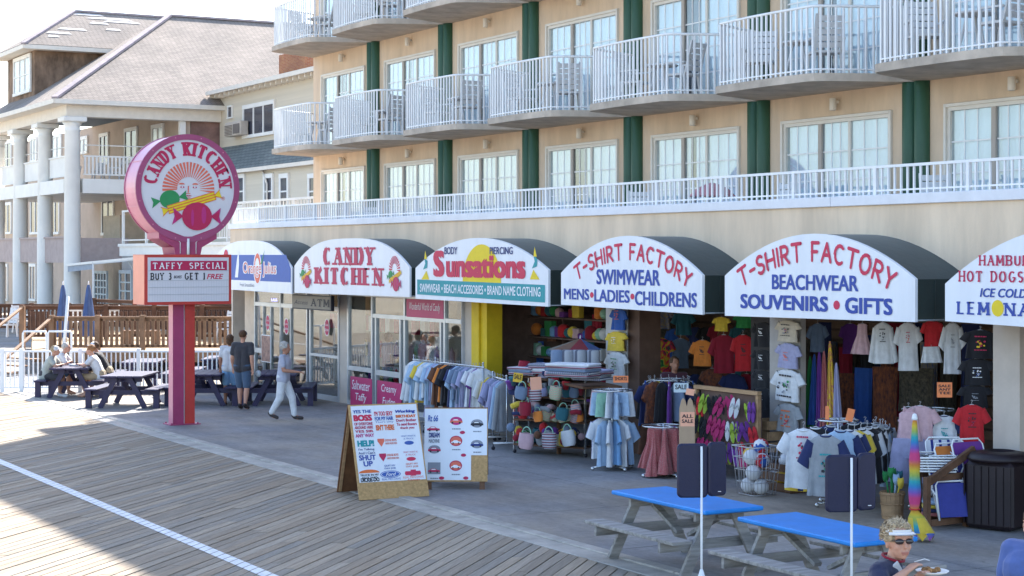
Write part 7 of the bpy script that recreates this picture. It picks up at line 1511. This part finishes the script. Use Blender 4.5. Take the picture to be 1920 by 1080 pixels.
def person(label, J, M_, layers, loc, rz, voxel=.014, hs=1.0, skin=SKIN, build=1.0, hair=None, hairm=HAIRG, cap=None, glasses=None, hrz=0.0, htilt=0.0, extra=None):
    """J: joints in the figure's own frame (faces -Y); LAYERS: clothing from the same joints"""
    t = thing('person', label, 'person'); g = lambda k: V(*J[k]); q = MB(); B = build
    pel, ch, nk, hd = g('pelvis'), g('chest'), g('neck'), g('head')
    shL, shR, elL, elR, wrL, wrR = (g(k) for k in ('shL', 'shR', 'elL', 'elR', 'wrL', 'wrR')); hpL, hpR, knL, knR, anL, anR, toL, toR = (g(k) for k in ('hpL', 'hpR', 'knL', 'knR', 'anL', 'anR', 'toL', 'toR'))
    ax = (shL-shR).normalized()
    def torso(q, e=0.0, down=0.0):
        for s in (-1, 1):
            q.capsule(pel+ax*s*.07*B-V(0, 0, down), pel.lerp(ch, .5)+ax*s*.055*B, (.115*B+e), (.105*B+e), 12); q.capsule(pel.lerp(ch, .45)+ax*s*.055*B, ch+ax*s*.075*B, .105*B+e, .112*B+e, 12)
        q.capsule(ch+(shL-ch)*.35, ch+(shR-ch)*.35, .10*B+e, .10*B+e, 12)
        for s_ in (shL, shR): q.capsule(ch.lerp(nk, .7), s_, .06*B+e, .055*B+e, 10)
    torso(q); q.capsule(nk-(hd-nk)*.2, hd, .052, .05, 12)
    RM = Matrix.Rotation(hrz, 3, 'Z') @ Matrix.Rotation(htilt, 3, 'X'); H = lambda x, y, z: hd+RM @ V(x*hs, y*hs, z*hs)
    q.ball(H(0, .012, .025), (.076*hs, .094*hs, .098*hs), 18, M=RM.to_4x4()); q.ball(H(0, -.028, -.045), (.056*hs, .058*hs, .068*hs), 16, M=RM.to_4x4()); q.ball(H(0, -.062, -.088), (.024*hs, .022*hs, .022*hs), 10)
    q.capsule(H(0, -.082, .012), H(0, -.106, -.028), .009*hs, .014*hs, 8)
    for s in (-1, 1): q.ball(H(s*.079, .008, -.012), (.012*hs, .02*hs, .032*hs), 8); q.ball(H(s*.036, -.062, -.028), (.024*hs, .02*hs, .026*hs), 8); q.capsule(H(s*.018, -.086, .036), H(s*.05, -.074, .036), .009*hs, .008*hs, 6)
    q.capsule(H(-.02, -.083, -.062), H(.02, -.083, -.062), .0075*hs, .0075*hs, 6); q.capsule(H(-.016, -.081, -.072), H(.016, -.081, -.072), .0075*hs, .0075*hs, 6)
    for sh_, el, wr, s in ((shL, elL, wrL, 1), (shR, elR, wrR, -1)):
        q.capsule(sh_, el, .05*B, .041*B, 12); q.capsule(el, el.lerp(wr, .4), .042*B, .041*B, 12); q.capsule(el.lerp(wr, .35), wr, .040*B, .026*B, 12); hand(q, wr, el, s if 'flip' not in J else -s, nf=1.0 if voxel < .009 else 1.35)
    for hp, kn, an, to in ((hpL, knL, anL, toL), (hpR, knR, anR, toR)):
        q.capsule(hp, kn, .088*B, .058*B, 12); q.capsule(kn, kn.lerp(an, .35), .056*B, .058*B, 12); q.capsule(kn.lerp(an, .35), an, .057*B, .035, 12); q.capsule(an-V(0, 0, .03), an.lerp(to, .5)-V(0, 0, .03), .036, .036, 10); q.capsule(an, to, .03, .028, 10)
    bake(q, 'body', skin, t, voxel)
    for nm, m, kind in layers:
        q = MB()
        if kind in ('tshirt', 'tank', 'blouse'):
            torso(q, .016, .04)
            f_ = {'tshirt': .62, 'tank': .0, 'blouse': .8}[kind]
            if f_:
                for sh_, el in ((shL, elL), (shR, elR)): q.capsule(sh_, sh_.lerp(el, f_), .066*B, .066*B, 12)
        elif kind in ('shorts', 'trousers', 'capri'):
            f_ = {'shorts': .9, 'trousers': 1.0, 'capri': 1.0}[kind]
            for s in (-1, 1): q.capsule(pel+ax*s*.07*B, pel+ax*s*.07*B+V(0, 0, .04), .128*B, .12*B, 12)
            for hp, kn, an in ((hpL, knL, anL), (hpR, knR, anR)):
                q.capsule(hp, hp.lerp(kn, f_), .105*B, .085*B, 12)
                if kind != 'shorts': q.capsule(kn, kn.lerp(an, .93), .082*B, .062, 12)
        elif kind == 'shoes':
            for an, to in ((anL, toL), (anR, toR)): q.capsule(an-V(0, 0, .03), to-V(0, 0, .0), .043, .040, 10); q.capsule(an-V(0, 0, .01)-(to-an)*.2, an+V(0, 0, .005), .042, .04, 10)
        bake(q, nm, m, t, voxel)
    if hair:
        q = MB(); rnd = random.Random(3)
        q.ball(H(0, .035, .045), (.092*hs, .092*hs, .092*hs), 14)
        for i in range(60 if hair == 'curly' else 26):
            a, b = rnd.uniform(0, 6.28), rnd.uniform(-.25, 1.5); r_ = .088 if hair != 'short' else .08
            p = V(math.cos(a)*math.cos(b)*r_, .03+math.sin(a)*math.cos(b)*r_*1.05, .045+math.sin(b)*r_)
            if p.y < -.035 and p.z < .085: continue
            q.ball(H(*p), (.026 if hair == 'curly' else .022)*hs, 6)
        if hair == 'bob': q.ball(H(0, .06, -.03), (.085*hs, .06*hs, .09*hs), 12)
        bake(q, 'hair', hairm, t, max(voxel*.7, .006), 2)
    if cap:
        cm, kd = cap; q = MB(); vs = []; n = 20
        if kd == 'cap':
            q.ball(H(0, .01, .055), (.092*hs, .106*hs, .078*hs), 18, M=RM.to_4x4()); q.add([tuple(H(.075*math.cos(R(a)), -.05-.125*math.sin(R(a)), .045+.012*math.cos(R(a))*math.cos(R(a))*0-.01*math.sin(R(a)))) for a in range(0, 181, 15)]+[tuple(H(.075*math.cos(R(a)), -.05-.125*math.sin(R(a)), .055-.01*math.sin(R(a)))) for a in range(0, 181, 15)], [tuple(range(13)), tuple(range(25, 12, -1))]+[(i, 13+i, 14+i, i+1) for i in range(12)])
        else:   # sun visor band and peak
            A_ = [(.089*math.sin(R(a)), .012-.102*math.cos(R(a))) for a in range(-150, 151, 15)]
            q.add([tuple(H(x, y, .058)) for x, y in A_]+[tuple(H(x*.97, y*.97, .082)) for x, y in A_], [(i, i+1, len(A_)+i+1, len(A_)+i) for i in range(len(A_)-1)], 0, True)
            Bq = [(.084*math.sin(R(a)), -.015-.088*math.cos(R(a))) for a in range(-80, 81, 10)]; C_ = [(.092*math.sin(R(a)), -.03-.122*math.cos(R(a))) for a in range(-80, 81, 10)]
            for dz in (0, .006): q.add([tuple(H(x, y, .062+dz)) for x, y in Bq]+[tuple(H(x, y, .050+dz)) for x, y in C_], [(i, i+1, len(Bq)+i+1, len(Bq)+i)[::(1 if dz else -1)] for i in range(len(Bq)-1)], 0, True)
        q.build('cap' if kd == 'cap' else 'visor', cm, t)
    if glasses:
        q = MB()
        for s in (-1, 1): q.ball(H(s*.034, -.082, .008), (.030*hs, .012*hs, .019*hs), 14); q.tube([H(s*.06, -.078, .014), H(s*.081, -.02, .012), H(s*.082, .02, .004)], .0028, 5)
        q.tube([H(-.012, -.094, .014), H(.012, -.094, .014)], .003, 5); q.build('sunglasses', glasses, t)
    if extra: extra(t, g, H)
    t.location = loc; t.rotation_euler = (0, 0, rz); return t
def stand(h=1.75, step=0.0, arms=((.0, .0), (.0, .0)), lean=0.0):
    k = h/1.75; l = lean
    J = dict(pelvis=(0, l*.1, .97), chest=(0, -.02-l, 1.30), neck=(0, -.01-l*1.3, 1.47), head=(0, -.03-l*1.5, 1.63), shL=(.19, -l*1.1, 1.43), shR=(-.19, -l*1.1, 1.43), hpL=(.09, 0, .92), hpR=(-.09, 0, .92),
             knL=(.10, -.06-step*.5, .50), knR=(-.10, -.03+step*.35, .50), anL=(.10, -step, .09), anR=(-.10, step*1.0+.02, .09+abs(step)*.25), toL=(.115, -step-.17, .035), toR=(-.115, step-.13, .035+abs(step)*.1))
    for s, n, (a, b) in ((1, 'L', arms[0]), (-1, 'R', arms[1])):
        J['el'+n] = (s*.24, -l*1.1+.04-a*.27, 1.14); J['wr'+n] = (s*.25, -l*1.1-.02-a*.55-b*.2, .90+b*.22+abs(a)*.04)
    return {q_: tuple(c*k for c in v) for q_, v in J.items()}
def sit(h=1.0, lean=.16, reach=.42):
    J = dict(pelvis=(0, 0, .56), chest=(0, -lean, .88), neck=(0, -lean*1.35, 1.03), head=(0, -lean*1.6-.03, 1.18), shL=(.19, -lean*1.25, .99), shR=(-.19, -lean*1.25, .99), hpL=(.09, -.03, .54), hpR=(-.09, -.03, .54), knL=(.12, -.45, .52), knR=(-.12, -.43, .52),
             anL=(.12, -.36, .09), anR=(-.11, -.42, .09), toL=(.13, -.53, .035), toR=(-.12, -.59, .035), elL=(.25, -lean-.2, .80), elR=(-.25, -lean-.2, .80), wrL=(.13, -reach, .83), wrR=(-.12, -reach-.02, .83))
    return {q_: tuple(c*h for c in v) for q_, v in J.items()}
CT = lambda n, c, **k: mat('wear_'+n, c, .9, var=.12, scale=7, sheen=.2, bump=.3, bscale=14, **k)
WH, GR, BK, NV, KH, DEN, LB, CHAR = CT('white', (.68, .69, .72)), CT('pale_grey', (.40, .43, .40)), CT('black', (.02, .02, .025)), CT('navy', (.015, .02, .06)), CT('khaki', (.42, .33, .22)), CT('denim', (.07, .12, .20)), CT('light_blue', (.22, .42, .66)), CT('charcoal', (.05, .05, .06))
# four at the sunny table
tb = G(128, 747)+FX*.8; rt_ = R(45)
def seat(side, along): p = tb+RX*side*.70+FX*along; return (p.x, p.y, 0), (R(150.5) if side < 0 else R(-29.5))
l_, r_ = seat(-1, .42); person('man in loose white shirt seated at the far end of the sunny picnic table', sit(1.0, .2), None, [('shirt', WH, 'blouse'), ('shorts', DEN, 'shorts')], l_, r_, hair='short', hairm=HAIRW)
l_, r_ = seat(-1, -.38); person('person in pale grey tee and white cap seated at the near bench end', sit(.97, .16), None, [('shirt', GR, 'tshirt'), ('shorts', CHAR, 'shorts'), ('shoes', WH, 'shoes')], l_, r_, hair='short', hairm=HAIRG, cap=(WH, 'cap'))
l_, r_ = seat(1, .42); person('man in black shirt and white cap seated beside the woman in white', sit(1.02, .2), None, [('shirt', BK, 'tshirt'), ('shorts', KH, 'shorts')], l_, r_, skin=SKIN2, cap=(WH, 'cap'), hair='short', hairm=HAIRB)
l_, r_ = seat(1, -.38); person('woman in white tee and khaki shorts leaning over the sunny picnic table', sit(.98, .15, .5), None, [('shirt', WH, 'tshirt'), ('shorts', KH, 'shorts')], l_, r_, hair='curly', hairm=HAIRR)
q = MB(); p = tb+V(0, 0, .752); q.box((-.14, -.1, 0), (.14, .1, .05), 0, None, bev=.02); o = q.build('food_tray', WH); o.location = p+FX*-.1; o.rotation_euler = (0, 0, R(40)); tag(o, 'white food tray between the people at the sunny table', 'tray')
# walkers
p = G(455, 768); person('man in charcoal tee, denim shorts and navy cap walking towards the shop doors', stand(1.80, .10, ((.1, .1), (-.15, .0))), None, [('shirt', CHAR, 'tshirt'), ('shorts', DEN, 'shorts'), ('shoes', SHOE, 'shoes')], (p.x, p.y, 0), R(230), build=1.12, hair='short', hairm=HAIRB, cap=(NV, 'cap'))
q = MB(); q.ball((0, 0, 0), (.10, .06, .08), 12); o = q.build('carrier_bag', flat('bag_pale', (.4, .45, .5))); w_ = p+RX*.36+V(0, 0, .82); o.location = w_; tag(o, 'small pale carrier bag in the hand of the man with the navy cap', 'bag')
p = G(431, 758); person('dark haired woman in white top and light blue shorts beyond the man with navy cap', stand(1.62, -.10, ((.0, .1), (.1, .0))), None, [('top', WH, 'tshirt'), ('shorts', LB, 'shorts')], (p.x, p.y, 0), R(240), skin=SKIN2, hair='bob', hairm=HAIRB)
p = G(531, 787); person('silver haired woman in pale blouse and white capris striding past the benches', stand(1.64, .24, ((-.35, .1), (.35, .9)), .02), None, [('blouse', CT('pale_lilac', (.45, .46, .56)), 'tshirt'), ('trousers', WH, 'capri'), ('shoes', SHOE, 'shoes')], (p.x, p.y, 0), R(142), skin=SKIN2, hair='curly', hairm=HAIRW)
# shop keeper
p = PY(1264, 600, 17.5); person('shop keeper in dark plum shirt among the racks of the open shop', stand(1.74), None, [('shirt', CT('plum', (.09, .03, .05)), 'tshirt'), ('trousers', CHAR, 'trousers')], (p.x, p.y, 0), R(75), skin=SKIN2, hair='short', hairm=HAIRB)
p = PY(728, 600, 18.7); person('shopper in pink top browsing inside the candy shop', stand(1.60), None, [('top', FB['pink'], 'tshirt'), ('trousers', DEN, 'trousers')], (p.x, p.y, 0), R(180), hair='bob', hairm=HAIRB)
p = PY(797, 600, 18.7); person('auburn haired shopper half hidden behind the long clothes rail inside', stand(1.68), None, [('top', FB['dark_red'], 'tshirt'), ('trousers', CHAR, 'trousers')], (p.x, p.y, 0), R(0), hair='bob', hairm=HAIRR)
# woman eating, close to the camera
dW = 12.2; o_ = _at(1682, dW, 480); sc_ = dW/FPX
def JW(px, py, dd=0.0): return ((px-1682)*(dW+dd)/FPX+((1682-960)/FPX)*dd, dd, 3.5-(py-480)*(dW+dd)/FPX)
JJ = dict(pelvis=(-.08, .10, .86), chest=(-.055, .06, 1.22), neck=(-.02, .03, 1.385), head=JW(1685, 1016), shL=(-.02, .20, 1.335), shR=(-.145, -.09, 1.325), hpL=(-.06, .18, .84), hpR=(-.10, .0, .84), knL=(-.02, .17, .47), knR=(-.06, -.02, .47), anL=(-.05, .18, .08), anR=(-.08, .0, .08), toL=(.11, .17, .035), toR=(.08, -.04, .035),
          elR=JW(1650, 1112, -.24), wrR=JW(1697, 1073, -.16), elL=(.10, .26, 1.10), wrL=JW(1722, 1082, .02))
def eatx(t, g, H):
    q = MB(); rnd = random.Random(9)
    for i in range(900):
        a, b = rnd.uniform(0, 6.28), rnd.uniform(-.3, 1.5); n_ = V(math.cos(a)*math.cos(b), math.sin(a)*math.cos(b), math.sin(b)); p = V(n_.x*.102, .035+n_.y*.104, .042+n_.z*.094)
        if p.y < -.035 and p.z < .09: continue
        s_ = V(-n_.y, n_.x, rnd.uniform(-.6, .6)).normalized(); w_ = n_.cross(s_)*.0022; e = p+s_*.022+n_*rnd.uniform(.0, .012); f = p+s_*.042+n_*rnd.uniform(-.012, .006)
        q.add([H(*(p-w_)), H(*(p+w_)), H(*(e+w_)), H(*(e-w_)), H(*f)], [(0, 1, 2, 3), (3, 2, 4)], i % 3)
    tag(q.build('hair_strands', [HAIRG, mat('hair_light', (.62, .50, .34), .6, var=.1), mat('hair_shade', (.34, .24, .14), .7, var=.1)], t), kind='stuff')  # strands cycle through mid, pale and dark hair colours
    q = MB(); q.capsule(H(-.022, -.0885, -.064), H(.022, -.0885, -.064), .006, .006, 8); q.capsule(H(-.017, -.087, -.074), H(.017, -.087, -.074), .006, .006, 8); q.build('lips', mat('lip_rose', (.46, .19, .14), .5, var=.05), t)
    q = MB(); c = V(*JW(1748, 1074, -.02)); q.lathe(tuple(c), [(.05, -.012), (.10, .004), (.115, .016), (.112, .018), (.09, .008), (.02, .004)], 24); q.build('paper_plate', mat('plate_white', (.75, .74, .72), .7, var=.03), t)
    q = MB(); rnd = random.Random(2)
    for i in range(16): q.ball(tuple(c+V(rnd.uniform(-.06, .05), rnd.uniform(-.04, .04), .016)), rnd.uniform(.012, .024), 7)
    q.build('food', mat('fried_food', (.40, .20, .07), .8, var=.5, scale=30), t)
    q = MB(); a = V(*JW(1728, 1048, -.1)); q.tube([a-V(.05, 0, .02), a+V(.02, 0, .0), a+V(.055, 0, -.01)], .003, 6); q.build('fork', mat('fork_white', (.8, .8, .8), .3, var=0), t)
    q = MB(); q.beam(V(-.03, -.07, 1.38), V(.06, .03, 1.24), .05, .012, up=(0, -1, .3)); q.build('bag_strap', mat('strap_white', (.6, .62, .66), .6), t)
    q = MB(); q.tube([V(-.02, .03, 1.405)+V(.075*math.cos(R(a_)), .075*math.sin(R(a_)), -.02*math.cos(R(a_+30))) for a_ in range(0, 361, 30)], .010, 6); q.build('red_collar', FB['dark_red'], t)
wf = person('woman with white visor and sunglasses eating from a paper plate', JJ, None, [('shirt', NV, 'tshirt'), ('trousers', KH, 'trousers')], (o_.x, o_.y, 0), R(60.5), voxel=.0075, hs=1.06, build=1.05, hair='curly', hairm=HAIRG, cap=(mat('visor_white', (.72, .70, .68), .5, var=.03), 'visor'), glasses=mat('sunglass_lens', (.02, .015, .02), .12, var=0, spec=.8), hrz=R(14), htilt=R(-5), extra=eatx)
dM = 12.55; o_ = _at(1943, dM, 480)
person('man in blue tee cut by the picture edge beyond the eating woman', stand(1.70, 0, ((.25, .3), (.25, .6))), None, [('shirt', CT('mid_blue', (.09, .14, .36)), 'tshirt'), ('shorts', KH, 'shorts')], (o_.x, o_.y, 0), R(20), voxel=.0085, build=1.2, hair='short', hairm=HAIRB, skin=SKIN)
bpy.context.view_layer.update()
